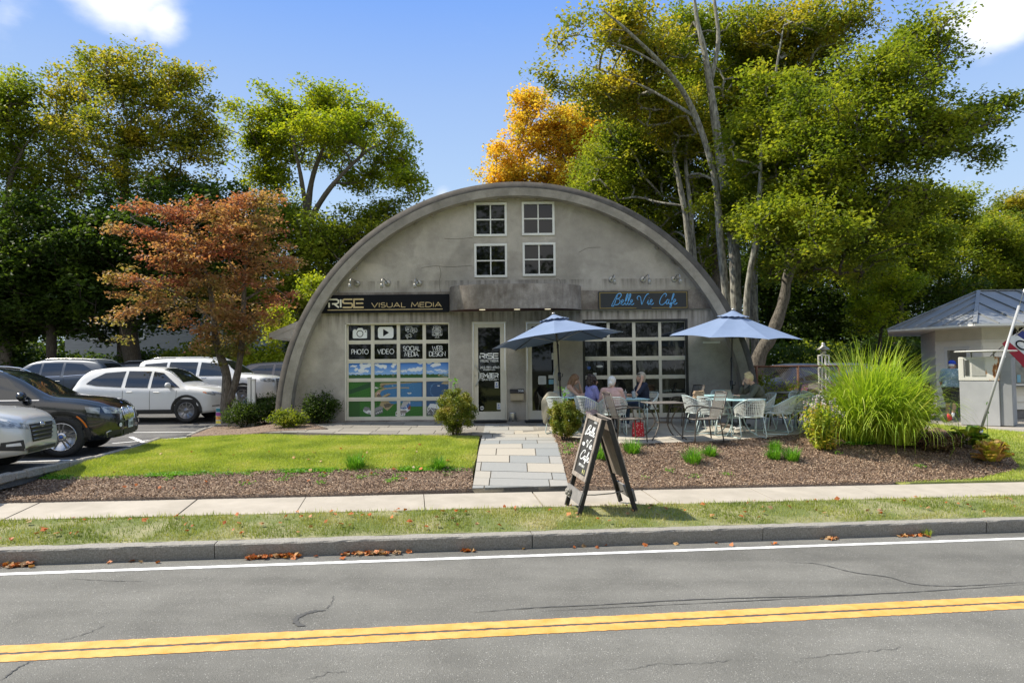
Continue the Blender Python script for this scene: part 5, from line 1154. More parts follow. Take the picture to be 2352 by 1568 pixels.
def face_black(F):
    fp = F['frontp']
    for s_ in (1, -1):
        fr = MB(); pts = [(.045, .62), (.33, .64), (.37, .74), (.33, .875), (.05, .885), (.035, .80)]
        C = []
        for y, z in pts + [pts[0]]:
            h = fp(s_ * y, z, .012); C.append((h.x, h.y, h.z))
        fr.tube([c for c in C], .013, 6); g0 = fr.build('kidney_frame', M_chrome, F['t'])
        F['pp']('grille', [(s_ * .05, .63), (s_ * .33, .645)], [(s_ * .045, .88), (s_ * .33, .87)], lambda y, z: fp(y, z, .004), M_trim, nu=8, nv=4)
        sl_ = MB()
        for k in range(8):
            y = s_ * (.07 + k * .033); a, b = fp(y, .645, .014), fp(y, .865, .014); m2 = fp(y, .76, .020); sl_.tube([a, m2, b], .006, 5)
        sl_.build('grille_slat', M_chrome, F['t'])
        hl = F['pp']('headlight', [(s_ * .42, .765), (s_ * .60, .77), (s_ * .86, .80)], [(s_ * .40, .865), (s_ * .62, .90), (s_ * .86, .925)], lambda y, z: fp(y, z, .006), M_hl, nu=14, nv=4)
        F['pp']('headlight', [(4.40, .83), (4.60, .79)], [(4.36, .93), (4.60, .905)], lambda x, z: F['sidep'](x, z, s_, .007), M_hl, nu=8, nv=3)
        if hl:
            for y in (.52, .68):
                c = fp(s_ * y, .825, .014); disc('lamp_ring', c, (1, s_ * .35, .1), .042, M_hlw, hl)
        c = fp(s_ * .64, .56, .02)
        if c: disc('fog_lamp', c, (1, s_ * .4, 0), .042, M_hlw, F['t'])
        F['pp']('air_intake', [(s_ * .46, .32), (s_ * .84, .34)], [(s_ * .50, .47), (s_ * .84, .46)], lambda y, z: fp(y, z, .004), M_trim, nu=8, nv=3)
        tb = MB(); tb.tube([fp(s_ * y, z, .012) for y, z in ((.46, .46), (.80, .455), (.83, .43), (.80, .34), (.50, .31))], .011, 6); tb.build('intake_trim', M_steel, F['t'])
        m_b = MB(); wx, wr = 3.98, .375
        G = []
        for k in range(9):
            a = R(22 + 34 * k / 8); G.append([F['sidep'](wx + r_ * math.cos(a), wr + r_ * math.sin(a), s_, .022) for r_ in (wr + .075, wr + .10)])
        m_b.grid(G); m_b.build('indicator', M_amb, F['t'])
    slab(F, 'air_intake', -.42, .42, .34, .46, M_trim, .006); slab(F, 'air_intake', -.34, .34, .50, .60, M_trim, .006)
    slab(F, 'skid_plate', -.5, .5, .27, .315, M_steel, .012)
    c = fp(0, .52, .0); mb = MB(); mb.box((c.x + .02, 0, .545), (.012, .31, .16), bev=.003); pl8 = mb.build('number_plate', M_plate, F['t'])
    mb = MB(); [mb.box((c.x + .027, -.10 + .034 * k, .545), (.003, .018, .07)) for k in range(7) if k != 2]; mb.build('plate_lettering', M_dark, pl8)
    c = F['topp'](4.72, 0, .0); disc('badge', c, (.6, 0, .8), .042, M_chrome, F['t'], off=.008); b_ = disc('badge', c, (.6, 0, .8), .028, M_blu, F['t'], off=.010)
K = paint('black_car_paint', (.006, .008, .012), rough=.25)
spb = {'seams': [(1.72, .36, 1.1), (2.68, .36, 1.1), (3.52, .46, 1.04)], 'handles': [(1.95, .98), (2.95, .97)], 'wtrim': M_chrome, 'hub': M_blu}
cb = car('parked_car', 'black SUV with twin upright chrome grilles and five-spoke alloy wheels, beside the silver car', (-8.40 - (1.5375 * math.cos(R(15)) + .95 * math.sin(R(15))), 12.75 - (1.5375 * math.sin(R(15)) - .95 * math.cos(R(15)))), R(15), 4.885, 1.94, sc(P_blk, 1, .955), sc(B_blk, 1, .955), .26, .62, .4, K, (1.04, 3.98), .378, scw(sw_blk, 1, .955), (3.72, 2.98, .74, .62), (.12, .5, .55, .5), spokes=5, face=face_black, mirror=3.34, rails=(.6, 2.9, M_chrome), spec=spb)
P_sil = [(0, .6), (.05, .95), (.4, 1.5), (.9, 1.62), (1.9, 1.66), (2.5, 1.62), (2.9, 1.5), (3.35, 1.2), (3.55, 1.09), (3.95, 1.06), (4.25, .98), (4.40, .90), (4.46, .78), (4.475, .6), (4.48, .45)]
def face_silver(F):
    fp = F['frontp']
    F['pp']('grille', [(-.34, .48), (.34, .48)], [(-.42, .765), (.42, .765)], lambda y, z: fp(y, z, .006), M_trim, nu=12, nv=6)
    for k in range(4):
        z = .52 + k * .065; sl_ = MB(); sl_.tube([fp(y * (.33 + k * .022), z, .018) for y in (-1, -.5, 0, .5, 1)], .013, 6); sl_.build('grille_slat', M_rimg, F['t'])
    c = fp(0, .74, .02); mb = MB(); e = [Vector((.004 * 0 + c.x, .075 * math.cos(2 * pi * i / 20), .74 + .042 * math.sin(2 * pi * i / 20))) for i in range(20)]; mb.tube(e, .008, 6, closed=True)
    mb.tube([(c.x, -.035, .712), (c.x, -.018, .768)], .008, 6); mb.tube([(c.x, .018, .712), (c.x, .035, .768)], .008, 6); mb.tube([(c.x, -.03, .732), (c.x, .03, .748)], .007, 6); mb.build('badge', M_chrome, F['t'])
    for s_ in (1, -1):
        hl = F['pp']('headlight', [(s_ * .46, .69), (s_ * .84, .745)], [(s_ * .44, .765), (s_ * .80, .84)], lambda y, z: fp(y, z, .006), M_hl, nu=10, nv=3)
        F['pp']('headlight', [(3.98, .80), (4.34, .73)], [(3.88, .87), (4.32, .83)], lambda x, z: F['sidep'](x, z, s_, .007), M_hl, nu=10, nv=3)
        F['pp']('indicator', [(3.95, .83), (4.02, .815)], [(3.92, .855), (4.0, .855)], lambda x, z: F['sidep'](x, z, s_, .011), M_amb, nu=4, nv=2)
        F['pp']('fog_surround', [(s_ * .58, .36), (s_ * .84, .40)], [(s_ * .62, .54), (s_ * .84, .52)], lambda y, z: fp(y, z, .005), M_trim, nu=8, nv=3)
        F['pp']('fog_lamp', [(s_ * .64, .45), (s_ * .80, .455)], [(s_ * .66, .50), (s_ * .80, .49)], lambda y, z: fp(y, z, .010), M_hlw, nu=6, nv=2)
    slab(F, 'air_intake', -.5, .5, .27, .38, M_trim); slab(F, 'bumper_lip', -.62, .62, .21, .25, M_rimg, .012)
S = paint('silver_car_paint', (.60, .60, .58), metal=.15, rough=.35)
cs = car('parked_car', 'silver car cut off by the left edge, slatted grille with slanted letter badge', (-7.72 - 2.24 * math.cos(R(13)), 11.25 - 2.24 * math.sin(R(13))), R(13), 4.48, 1.85, sc(P_sil, 1, .95), [(0, .86), (.4, 1.0), (3.4, .94), (4.1, .855), (4.48, .66)], .24, .6, .4, S, (.95, 3.58), .36, scw(sw_suv, .96, .93), (3.42, 2.72, .72, .6), None, spokes=5, face=face_silver, mirror=3.0)
P_big = [(0, .7), (.03, 1.0), (.1, 1.35), (.22, 1.80), (.45, 1.88), (1.2, 1.93), (2.4, 1.93), (2.95, 1.87), (3.25, 1.74), (3.6, 1.45), (3.78, 1.30), (4.2, 1.27), (4.72, 1.20), (4.92, 1.10), (4.98, .9), (5.0, .6)]
B_big = [(0, 1.15), (1, 1.20), (3.6, 1.17), (4.6, 1.04), (5, .8)]
sw_big = [([(.35, 1.27), (1.2, 1.255)], [(.42, 1.70), (1.2, 1.76)]), ([(1.3, 1.25), (2.3, 1.24)], [(1.3, 1.77), (2.3, 1.76)]), ([(2.42, 1.235), (3.42, 1.23)], [(2.42, 1.755), (3.02, 1.70)])]
def face_big(F):
    slab(F, 'grille', -.42, .42, .50, 1.02, M_trim, skew=.10)
    for k in range(6): z = .55 + k * .08; sl_ = MB(); sl_.tube([F['frontp'](y * .36, z, .016) for y in (-1, -.5, 0, .5, 1)], .010, 5); sl_.build('grille_slat', M_chrome, F['t'])
    for s_ in (1, -1):
        F['pp']('headlight', [(s_ * .50, .90), (s_ * .84, .92)], [(s_ * .46, 1.00), (s_ * .84, 1.05)], lambda y, z: F['frontp'](y, z, .006), M_hl, nu=8, nv=3)
        F['pp']('headlight', [(4.62, .95), (4.86, .90)], [(4.55, 1.06), (4.84, 1.03)], lambda x, z: F['sidep'](x, z, s_, .007), M_hl, nu=8, nv=3)
car('parked_car', 'tall white SUV behind the white crossover, its nose beyond the red-leaved tree', (-8.55 - 2.5, 25.2), 0, 5.0, 1.98, sc(P_big, 1, .93), sc(B_big, 1, .93), .30, .5, .3, W, (1.1, 4.0), .39, scw(sw_big, 1, .93), (3.72, 3.1, .76, .66), None, spokes=6, rimm=M_rimg, face=face_big, mirror=3.35, rails=(.5, 2.9, M_steel), spec={'seams': [(1.25, .4, 1.2), (2.36, .4, 1.2), (3.42, .5, 1.15)], 'handles': [(1.5, 1.08), (2.62, 1.07)], 'hm': M_chrome})
Bd = paint('slate_blue_car_paint', (.045, .06, .085), metal=.3, rough=.4, coat=.25); Dk = paint('charcoal_car_paint', (.02, .022, .026), metal=.2, rough=.4, coat=.2)
def face_tail(F):
    for s_ in (1, -1): F['pp']('tail_light', [(.03, .93), (.33, .95)], [(.05, 1.03), (.30, 1.02)], lambda x, z: F['sidep'](x, z, s_, .006), M_redl, nu=6, nv=3)
car('parked_car', 'slate blue SUV facing left behind the black SUV', (-17.6, 26.6), pi, 4.9, 1.92, sc(P_suv, 1.07, 1.04), sc(B_suv, 1.07, 1.04), .27, .55, .4, Bd, (1.0, 3.86), .38, scw(sw_suv, 1.07, 1.04), (3.66, 2.97, .70, .58), (.15, .47, .55, .5), spokes=7, face=face_tail, mirror=3.3, rails=(.6, 2.8, M_steel), spec={'seams': sp['seams'], 'handles': sp['handles'], 'wtrim': M_chrome})
car('parked_car', 'charcoal SUV mostly hidden behind the roof of the white crossover', (-17.2, 31.3), pi, 4.7, 1.9, sc(P_suv, 1.03, 1.02), sc(B_suv, 1.03, 1.02), .27, .55, .4, Dk, (1.0, 3.72), .37, scw(sw_suv, 1.03, 1.02), (3.52, 2.86, .70, .58), None, spokes=7, face=face_tail, detail=0, rails=(.6, 2.6, M_steel))
Br = paint('bronze_car_paint', (.16, .13, .11), metal=.4, rough=.3)
car('parked_car', 'bronze grey car close against the left foot of the arch, behind the tall white SUV', (-9.6, 30.0), 0, 4.6, 1.84, sc(P_suv, 1.0, .97), sc(B_suv, 1, .97), .26, .55, .4, Br, (.92, 3.62), .365, scw(sw_suv, 1, .97), (3.42, 2.78, .70, .58), None, spokes=7, detail=1, mirror=3.08, spec={'seams': [], 'handles': []})
P_sed = [(0, .6), (.04, .85), (.15, 1.0), (.7, 1.06), (1.05, 1.22), (1.5, 1.40), (2.1, 1.46), (2.6, 1.43), (3.1, 1.22), (3.45, 1.02), (4.1, .92), (4.5, .80), (4.66, .66), (4.7, .5)]
B_sed = [(0, .85), (1, .96), (3.4, .92), (4.4, .78), (4.7, .6)]
sw_sed = [([(1.05, 1.02), (2.1, .99)], [(1.5, 1.30), (2.12, 1.36)]), ([(2.2, .985), (3.12, .98)], [(2.2, 1.36), (2.62, 1.32)])]
Lg = paint('light_grey_car_paint', (.34, .35, .36), metal=.5, rough=.3); Rd = paint('dark_red_car_paint', (.16, .012, .02), rough=.3)
def g2(F):
    slab(F, 'grille', -.4, .4, .42, .62, M_trim)
    for s_ in (1, -1): F['pp']('headlight', [(s_ * .45, .60), (s_ * .72, .64)], [(s_ * .45, .68), (s_ * .72, .73)], lambda y, z: F['frontp'](y, z, .006), M_hl, nu=6, nv=2)
car('parked_car', 'dark car seen through the chain-link fence beside the arch, leftmost there', (10.3, 25.4), R(205), 4.7, 1.82, sc(P_suv, 1.02, .98), sc(B_suv, 1.02, .98), .26, .5, .4, Bd, (.95, 3.7), .35, scw(sw_suv, 1.02, .98), (3.5, 2.84, .7, .58), None, spokes=7, face=g2, detail=0)
car('parked_car', 'light grey car seen through the fence behind the tall grass', (12.6, 27.4), R(200), 4.7, 1.82, P_suv, B_suv, .26, .5, .4, Lg, (.95, 3.7), .35, sw_suv, (3.42, 2.78, .7, .58), None, spokes=7, face=g2, detail=0)
car('parked_car', 'dark red low car behind the fence, under the light grey one', (11.6, 22.9), R(192), 4.7, 1.8, P_sed, B_sed, .22, .5, .4, Rd, (.95, 3.75), .33, sw_sed, (3.42, 2.66, .66, .55), None, spokes=7, face=g2, detail=0)
# ================= PATIO FURNITURE =================
def pz(px, py): p = PG(px, py + 15); return Vector((p.x, p.y, yard_z(p.x, p.y) + .048))
M_umb = mat('blue_canvas', (.17, .235, .37), (.20, .27, .42), scale=2, rough=.9, bump=.05, bscale=200)
n, l, b = nodes_of(M_umb); tr = n.new('ShaderNodeBsdfTranslucent'); tr.inputs[0].default_value = (.16, .22, .36, 1); ms = n.new('ShaderNodeMixShader'); ms.inputs[0].default_value = .12
l.new(b.outputs[0], ms.inputs[1]); l.new(tr.outputs[0], ms.inputs[2]); l.new(ms.outputs[0], n['Material Output'].inputs[0])
M_pole = mat('bronze_pole', (.05, .042, .035), rough=.4, metal=.4)
M_teal = mat('pale_teal_enamel', (.50, .62, .62), (.58, .69, .68), scale=6, rough=.45)
M_weave = mat('pale_grey_green_weave', (.62, .66, .63), (.72, .75, .72), scale=20, rough=.55)
M_tealtop = mat('teal_table_top', (.34, .57, .62), (.42, .64, .67), scale=4, rough=.4)
M_brn = mat('dark_bronze_metal', (.075, .062, .05), (.11, .095, .08), scale=12, rough=.45, metal=.3)
M_btop = mat('bronze_table_top', (.15, .135, .12), (.20, .18, .16), scale=5, rough=.4)
def umbrella(label, base, tilt, rz, Rr=1.50, H=2.42):
    """octagonal market umbrella; the tilt is at the crank joint"""
    t = thing('patio_umbrella', label, 'umbrella', base, 0, 'blue patio umbrellas')
    mb = MB(); mb.box((0, 0, .035), (.62, .62, .07), Matrix.Rotation(.4, 3, 'Z'), bev=.02); mb.lathe([(.05, .07), (.045, .30), (.03, .31)], (0, 0, 0), 14); mb.build('base', M_brn, t)
    jt = Vector(tilt[0]); top = Vector(tilt[1]); kk = 1.45
    mb = MB(); mb.tube([(0, 0, .07), jt], .021, 10); mb.tube([jt, top], .019, 10); mb.build('pole', M_pole, t)
    j1 = jt.lerp(Vector((0, 0, 0)), .38); mb = MB(); mb.tube([j1 - Vector((0, 0, .1)), j1 + Vector((0, 0, .1))], .038, 10); mb.tube([j1 + Vector((.0, 0, 0)), j1 + Vector((.07, -.02, 0)), j1 + Vector((.08, -.02, .07))], .012, 6); mb.tube([jt - Vector((0, 0, .05)), jt + Vector((0, 0, .05))], .027, 10); mb.build('crank', M_blk, t)
    ax = (top - jt).normalized(); u = Vector((1, 0, 0)) - ax * ax.x; u.normalize(); v = ax.cross(u)
    C = lambda a, r, z: top + (u * math.cos(a) + v * math.sin(a)) * r + ax * z
    n8, sub, nr = 8, 6, 10; drop = .52 * Rr / 1.5; P = []
    for i in range(n8 * sub + 1):
        a = rz + 2 * pi * i / (n8 * sub); s_ = (i % sub) / sub; fl = math.cos(pi / n8) / math.cos((s_ - .5) * 2 * pi / n8); row = []
        for j in range(nr + 1):
            k = j / nr; r_ = Rr * (.13 + .87 * k) * fl * (1 - .05 * math.sin(pi * s_) * k); sag = -.012 * math.sin(pi * k) - .02 * math.sin(pi * s_) * k * (1 - k) * 4
            row.append(C(a, r_, -.05 - drop * (.10 + .90 * k) + sag * .8 + .03 * math.sin(pi * s_) * k * k))
        P.append(row)
    mb = MB(); mb.grid(P, smooth=False); mb.build('canopy', M_umb, t)
    P = []
    for i in range(n8 * sub + 1):
        a = rz + 2 * pi * i / (n8 * sub); P.append([C(a, r_ * (1 + (.03 if i % 3 else 0) * (r_ > .3)), z) for r_, z in ((.03, .03), (.15, -.035), (.27, -.085), (.35, -.120 + .008 * (i % 3)))])
    mb = MB(); mb.grid(P); mb.build('vent_cap', M_umb, t)
    mb = MB(); mb.lathe([(.045, 0), (.05, .02), (.03, .045), (0, .05)], (0, 0, 0), 14); o = mb.build('finial', M_lamp, t); o.location = C(0, 0, .035); o.rotation_euler = ax.to_track_quat('Z', 'Y').to_euler()
    for k in range(8):
        a = rz + 2 * pi * k / 8; mb = MB(); mb.tube([C(a, .03, -.09), C(a, Rr * .5, -.05 - drop * .5 - .05), C(a, Rr * .995, -.05 - drop - .008)], .008, 5)
        mb.tube([C(a, .03, -.62), C(a, Rr * .5, -.05 - drop * .5 - .06)], .006, 5); mb.build('rib', M_pole if k % 2 else M_steel, t)
    return t
bR = pz(1681, 968); topR = PY(1684, 716, bR.y - .1)
umbrella('blue market umbrella standing upright over the round teal table', bR, ((.02, -.02, 1.55), tuple(topR - bR)), .18, Rr=1.56)
bL = pz(1291, 968); topL = PY(1272, 725, bL.y + .05); jl = PY(1281, 795, bL.y)
umbrella('blue market umbrella with tilted canopy in front of the right entrance door', bL, (tuple(jl - bL), tuple(topL - bL)), -.1, Rr=1.58)
def basket_chair(label):
    t = thing('basket_chair', label, 'chair', (0, 0, 0), 0, 'pale basket chairs on the patio')
    def shell(a, h):  # a -1..1 round the back, h 0..1 up
        ang = a * R(100); r_ = .27 + .035 * h; x = -.02 - r_ * math.cos(ang) * (1.0 + .18 * h); y = r_ * math.sin(ang) * 1.02
        ht = .46 + h * (.36 * (1 - .62 * max(0, abs(a) - .25) ** 1.3 / .75 ** 1.3)); return Vector((x, y, ht))
    na, nh = 26, 11; mb = MB(); w = .0062
    for i in range(na + 1):
        P = [shell(-1 + 2 * i / na, j / 8) for j in range(9)]; mb.tube(P, w, 4, cap=False)
    for j in range(nh + 1):
        P = [shell(-1 + 2 * i / na, j / nh) for i in range(na + 1)]; mb.tube(P, w, 4, cap=False)
    mb.build('backrest', M_weave, t)
    mb = MB(); P = []
    for i in range(15):
        P.append([(-.25 + .5 * i / 14, y * (.25 - .03 * abs(i - 7) / 7), .455 - .02 * math.cos(y * 1.4)) for y in (-1, -.6, -.2, .2, .6, 1)])
    for row in P: mb.tube(row, w, 4, cap=False)
    for k in range(11): y = -.24 + .48 * k / 10; mb.tube([(-.25, y, .445), (0, y, .435), (.25, y, .455)], w, 4, cap=False)
    mb.build('seat', M_weave, t)
    mb = MB(); rim = [shell(-1 + 2 * i / 24, 1.0) for i in range(25)]; f = lambda s_: Vector((.24, s_ * .265, .46)); mb.tube([f(-1) + Vector((.0, 0, .0)), f(-1) + Vector((-.02, 0, .12))] + rim + [f(1) + Vector((-.02, 0, .12)), f(1)], .011, 7)
    mb.tube([(.25, -.26, .45), (.25, .26, .45)], .010, 6); mb.tube([(.25, -.26, .45), (-.05, -.27, .45), (-.26, -.15, .45), (-.28, .15, .45), (-.05, .27, .45), (.25, .26, .45)], .010, 6); mb.build('frame', M_teal, t)
    for s_ in (1, -1):
        mb = MB(); mb.tube([(.20, s_ * .255, .45), (.27, s_ * .27, .05), (.25, s_ * .275, .015), (-.20, s_ * .275, .015), (-.24, s_ * .27, .05), (-.12, s_ * .255, .45)], .011, 7); mb.build('leg', M_teal, t)
    return t
M_sling = mat('bronze_mesh_sling', (.10, .092, .082), (.13, .12, .105), scale=40, rough=.6, alpha=.72)
def sling_chair(label):
    t = thing('mesh_armchair', label, 'chair', (0, 0, 0), 0, 'dark mesh armchairs on the patio')
    mb = MB(); P = []
    for i in range(9): h = i / 8; P.append([(-.22 - .17 * h, y * (.215 + .0 * h), .44 + .48 * h + .0 * y) for y in (-1, -.5, 0, .5, 1)])
    mb.grid(P); mb.build('backrest', M_sling, t)
    mb = MB(); P = []
    for i in range(9): h = i / 8; P.append([(-.22 + .48 * h, y * .235, .44 - .02 * math.sin(pi * h) + (-.02 if i == 8 else 0)) for y in (-1, -.5, 0, .5, 1)])
    mb.grid(P); mb.build('seat', M_btop, t)
    for s_ in (1, -1):
        mb = MB(); mb.tube([(-.30, s_ * .26, 0), (-.245, s_ * .235, .40), (-.40, s_ * .225, .93)], .0125, 7); mb.build('rear_leg', M_brn, t)
        mb = MB(); mb.tube(catmull([(.30, s_ * .28, 0), (.27, s_ * .275, .35), (.22, s_ * .275, .60), (.10, s_ * .275, .66), (-.14, s_ * .26, .645), (-.31, s_ * .23, .62)], 4), .0125, 7); mb.build('arm', M_brn, t)
        mb = MB(); mb.tube([(-.23, s_ * .235, .43), (.26, s_ * .245, .43)], .011, 6); mb.build('seat_rail', M_brn, t)
    mb = MB(); mb.tube([(-.40, -.225, .93), (-.405, 0, .945), (-.40, .225, .93)], .013, 7); mb.tube([(.26, -.25, .43), (.27, .25, .43)], .011, 6); mb.build('crossbar', M_brn, t)
    return t
bc = basket_chair('pale basket chair with its back to the camera, in front of the umbrella pole'); scm = sling_chair('dark mesh armchair in side view beside the dark square table')
first = {'b': True, 's': True}
def chair(kind, px, py, ang, label, s=1.0):
    src = bc if kind == 'b' else scm; p = pz(px, py)
    if first[kind]: o = src; first[kind] = False; o.location = p; o.rotation_euler = (0, 0, R(ang)); o['label'] = label
    else: o = dup(src, p, R(ang), label)
    o.scale = (s, s, s); return o
chair('b', 1721, 996, 95, 'pale basket chair with its back to the camera, in front of the umbrella pole')
chair('b', 1408, 988, 88, 'pale basket chair carrying the white-haired woman in pink')
chair('b', 1357, 985, 40, 'pale basket chair carrying the dark-haired woman in the lavender top')
chair('b', 1290, 986, 60, 'pale basket chair nearest the clipped bushes, jacket over its back')
chair('b', 1309, 968, -20, 'pale basket chair carrying the woman in the white tank top')
chair('b', 1478, 972, 215, 'pale basket chair carrying the woman in the navy top')
chair('b', 1608, 984, 10, 'pale basket chair with a brown paper bag, left of the round table')
chair('b', 1642, 988, 25, 'pale basket chair between the paper bag chair and the round table')
chair('b', 1668, 967, -80, 'pale basket chair against the wall behind the square teal table')
chair('b', 1745, 977, 190, 'pale basket chair carrying the blond person in the grey green sweater')
chair('b', 1789, 986, 150, 'pale basket chair right of the round table, turned half sideways')
chair('b', 1826, 980, 110, 'pale basket chair left of the tall flowering plant')
chair('b', 1848, 970, 265, 'pale basket chair behind the tall flowering plant')
chair('s', 1440, 1003, 12, 'dark mesh armchair in side view beside the dark square table', 1.06)
chair('s', 1615, 1003, 190, 'dark mesh armchair seen from the side, right of the dark square table', 1.06)
chair('s', 1575, 965, 200, 'dark mesh armchair close to the cafe garage door', 1.0)
chair('s', 1800, 966, 160, 'dark mesh armchair by the chain-link fence')
chair('s', 1840, 958, 190, 'dark mesh armchair by the fence, farthest to the right')
def round_table(p, label, r_=.52, h=.74, top=M_tealtop, leg=M_teal, group='teal tables on the patio'):
    t = thing('patio_table', label, 'table', p, 0, group)
    mb = MB(); mb.lathe([(0, h - .004), (r_ - .02, h - .004), (r_, h + .006), (r_, h + .016), (r_ - .015, h + .018), (0, h + .014)], (0, 0, 0), 36); mb.build('table_top', top, t)
    mb = MB(); mb.tube([(.19 * math.cos(a), .19 * math.sin(a), .36) for a in [2 * pi * i / 24 for i in range(24)]], .010, 6, closed=True); mb.build('ring', leg, t)
    for k in range(4):
        a = pi / 4 + k * pi / 2; mb = MB(); mb.tube([(q * math.cos(a), q * math.sin(a), z) for q, z in [(v.x, v.y) for v in catmull([(.40, h - .01, 0), (.28, .62, 0), (.18, .45, 0), (.19, .28, 0), (.30, .10, 0), (.42, .03, 0), (.46, .0, 0)], 4)]], .013, 7); mb.build('leg', leg, t)
    return t
def square_table(p, label, rz, w=.78, h=.73, top=M_tealtop, leg=M_teal, splay=.0, group='teal tables on the patio', curved=False):
    t = thing('patio_table', label, 'table', p, rz, group); mb = MB(); q = w / 2
    mb.box((0, 0, h), (w, w, .022), bev=.008); mb.build('table_top', top, t)
    for sx in (1, -1):
        for sy in (1, -1):
            mb = MB()
            if curved: pts = catmull([(sx * q * .85, sy * q * .85, h - .01), (sx * q * .5, sy * q * .5, h * .72), (sx * q * .36, sy * q * .36, h * .45), (sx * q * .62, sy * q * .62, h * .18), (sx * q * .98, sy * q * .98, 0)], 4)
            else: pts = [(sx * q * .86, sy * q * .86, h - .01), (sx * q * (.86 + splay), sy * q * (.86 + splay), 0)]
            mb.tube(pts, .014, 7); mb.build('leg', leg, t)
    mb = MB(); e = q * (.36 if curved else .86); z = h * (.45 if curved else .96); mb.tube([(e, e, z), (-e, e, z), (-e, -e, z), (e, -e, z)], .010, 6, closed=True); mb.build('stretcher', leg, t)
    return t
tR = round_table(pz(1692, 987), 'round teal table under the upright blue umbrella', .62)
square_table(pz(1655, 970), 'square teal table behind the round one, beside the building wall', .1)
tD = square_table(pz(1524, 996), 'dark square bronze table between the two dark mesh armchairs', .12, .74, .74, M_btop, M_brn, group='dark patio tables', curved=True)
t1 = square_table(pz(1447, 981), 'teal table with iced drinks where the women sit', .1, .72)
t2 = round_table(pz(1330, 978), 'teal table beside the left umbrella pole, by the woman in the tank top', .42)
square_table(pz(1878, 975), 'teal table half hidden behind the tall flowering plant', .2, .8)
square_table(pz(1812, 960), 'dark table by the chain-link fence', .1, .7, .73, M_btop, M_brn, group='dark patio tables')
M_cup = mat('clear_cup', (.62, .66, .68), rough=.08, alpha=.45); M_tea = mat('iced_tea', (.16, .05, .02), rough=.1); M_cola = mat('dark_iced_drink', (.03, .015, .012), rough=.1)
def cup(p, label, fill, hfill):
    t = thing('drink_cup', label, 'cup', p, 0, 'iced drinks on the table')
    mb = MB(); mb.lathe([(.034, 0), (.046, .15), (.048, .155), (.0, .165)], (0, 0, 0), 16); mb.build('cup_wall', M_cup, t)
    mb = MB(); mb.lathe([(.033, .004), (.033 + .012 * hfill, hfill * .14), (0, hfill * .14)], (0, 0, 0), 14); mb.build('drink', fill, t)
    mb = MB(); mb.tube([(0, 0, .05), (.015, 0, .21)], .004, 5); mb.build('straw', M_wfr, t)
c = t1.location; cup((c.x - .12, c.y - .12, c.z + .742), 'plastic cup of iced tea, left one of two on the teal table', M_tea, .95); cup((c.x + .08, c.y - .10, c.z + .742), 'plastic cup almost empty, right one of two on the teal table', M_cola, .3)
c = tR.location
lp_ = thing('laptop', 'open silver laptop on the round teal table before the blond person', 'laptop', (c.x + .02, c.y + .12, c.z + .757), R(95))
mb = MB(); mb.box((0, 0, .008), (.32, .22, .014), bev=.004); mb.build('keyboard_deck', M_steel, lp_); mb = MB(); mb.box((0, .125, .10), (.32, .008, .20), Matrix.Rotation(R(-18), 3, 'X'), bev=.003); mb.build('screen', M_dark, lp_)
tb = thing('tablet', 'thin dark tablet lying on the round teal table edge', 'tablet', (c.x + .28, c.y - .12, c.z + .76), .2); mb = MB(); mb.box((0, 0, .006), (.26, .19, .010), bev=.003); mb.build('tablet_body', M_dark, tb)
p = pz(1612, 984); bg_ = thing('paper_bag', 'crumpled brown paper bag hanging on the back of a pale chair', 'bag', (p.x - .05, p.y, p.z + .80), .3)
mb = MB(); rnd = random.Random(3); P = []
for i in range(7):
    P.append([(math.cos(2 * pi * j / 14) * (.15 - .004 * i) * rnd.uniform(.8, 1.15), math.sin(2 * pi * j / 14) * .07 * rnd.uniform(.8, 1.2), -.06 + .03 * i + rnd.uniform(-.012, .012)) for j in range(14)] )
P2 = [row + [row[0]] for row in P]; mb.grid(P2, smooth=False); mb.add(P[-1], [list(range(14))]); mb.add(P[0], [list(range(14))[::-1]]); mb.build('bag_paper', mat('brown_paper', (.30, .20, .12), (.40, .29, .19), scale=15, rough=.8), bg_)
def flowered(name, a, b_, sc_=22):
    m = mat(name, a, b_, scale=sc_, detail=2, rough=.7); n, l, bs = nodes_of(m); v = n.new('ShaderNodeTexVoronoi'); v.inputs['Scale'].default_value = sc_; tcn = n.new('ShaderNodeTexCoord'); l.new(tcn.outputs['Object'], v.inputs['Vector'])
    r = n.new('ShaderNodeValToRGB'); r.color_ramp.interpolation = 'CONSTANT'; e = r.color_ramp.elements; e[0].color = (*b_, 1); e[1].position = .28; e[1].color = (*a, 1); l.new(v.outputs['Distance'], r.inputs[0]); l.new(r.outputs[0], bs.inputs['Base Color']); return m
p = pz(1466, 992); rb = thing('shopping_bag', 'red flowered bag on the paving behind the dark armchair', 'bag', p, .2)
mb = MB(); P = []
for i in range(8):
    h = i / 7; P.append([((.13 - .01 * h) * math.copysign(abs(math.cos(a)) ** .5, math.cos(a)), (.07 * (1 - .5 * h)) * math.copysign(abs(math.sin(a)) ** .5, math.sin(a)), .30 * h) for a in [2 * pi * j / 20 for j in range(21)]])
mb.grid(P); mb.add(P[0][:-1], [list(range(20))[::-1]]); mb.build('bag_body', flowered('red_flowered_cloth', (.50, .015, .03), (.62, .45, .42), 26), rb)
for s_ in (1, -1): mb = MB(); mb.tube([(.06 * math.cos(pi * k / 8), s_ * .02, .29 + .10 * math.sin(pi * k / 8)) for k in range(9)], .008, 5); mb.build('handle', M_redl, rb)
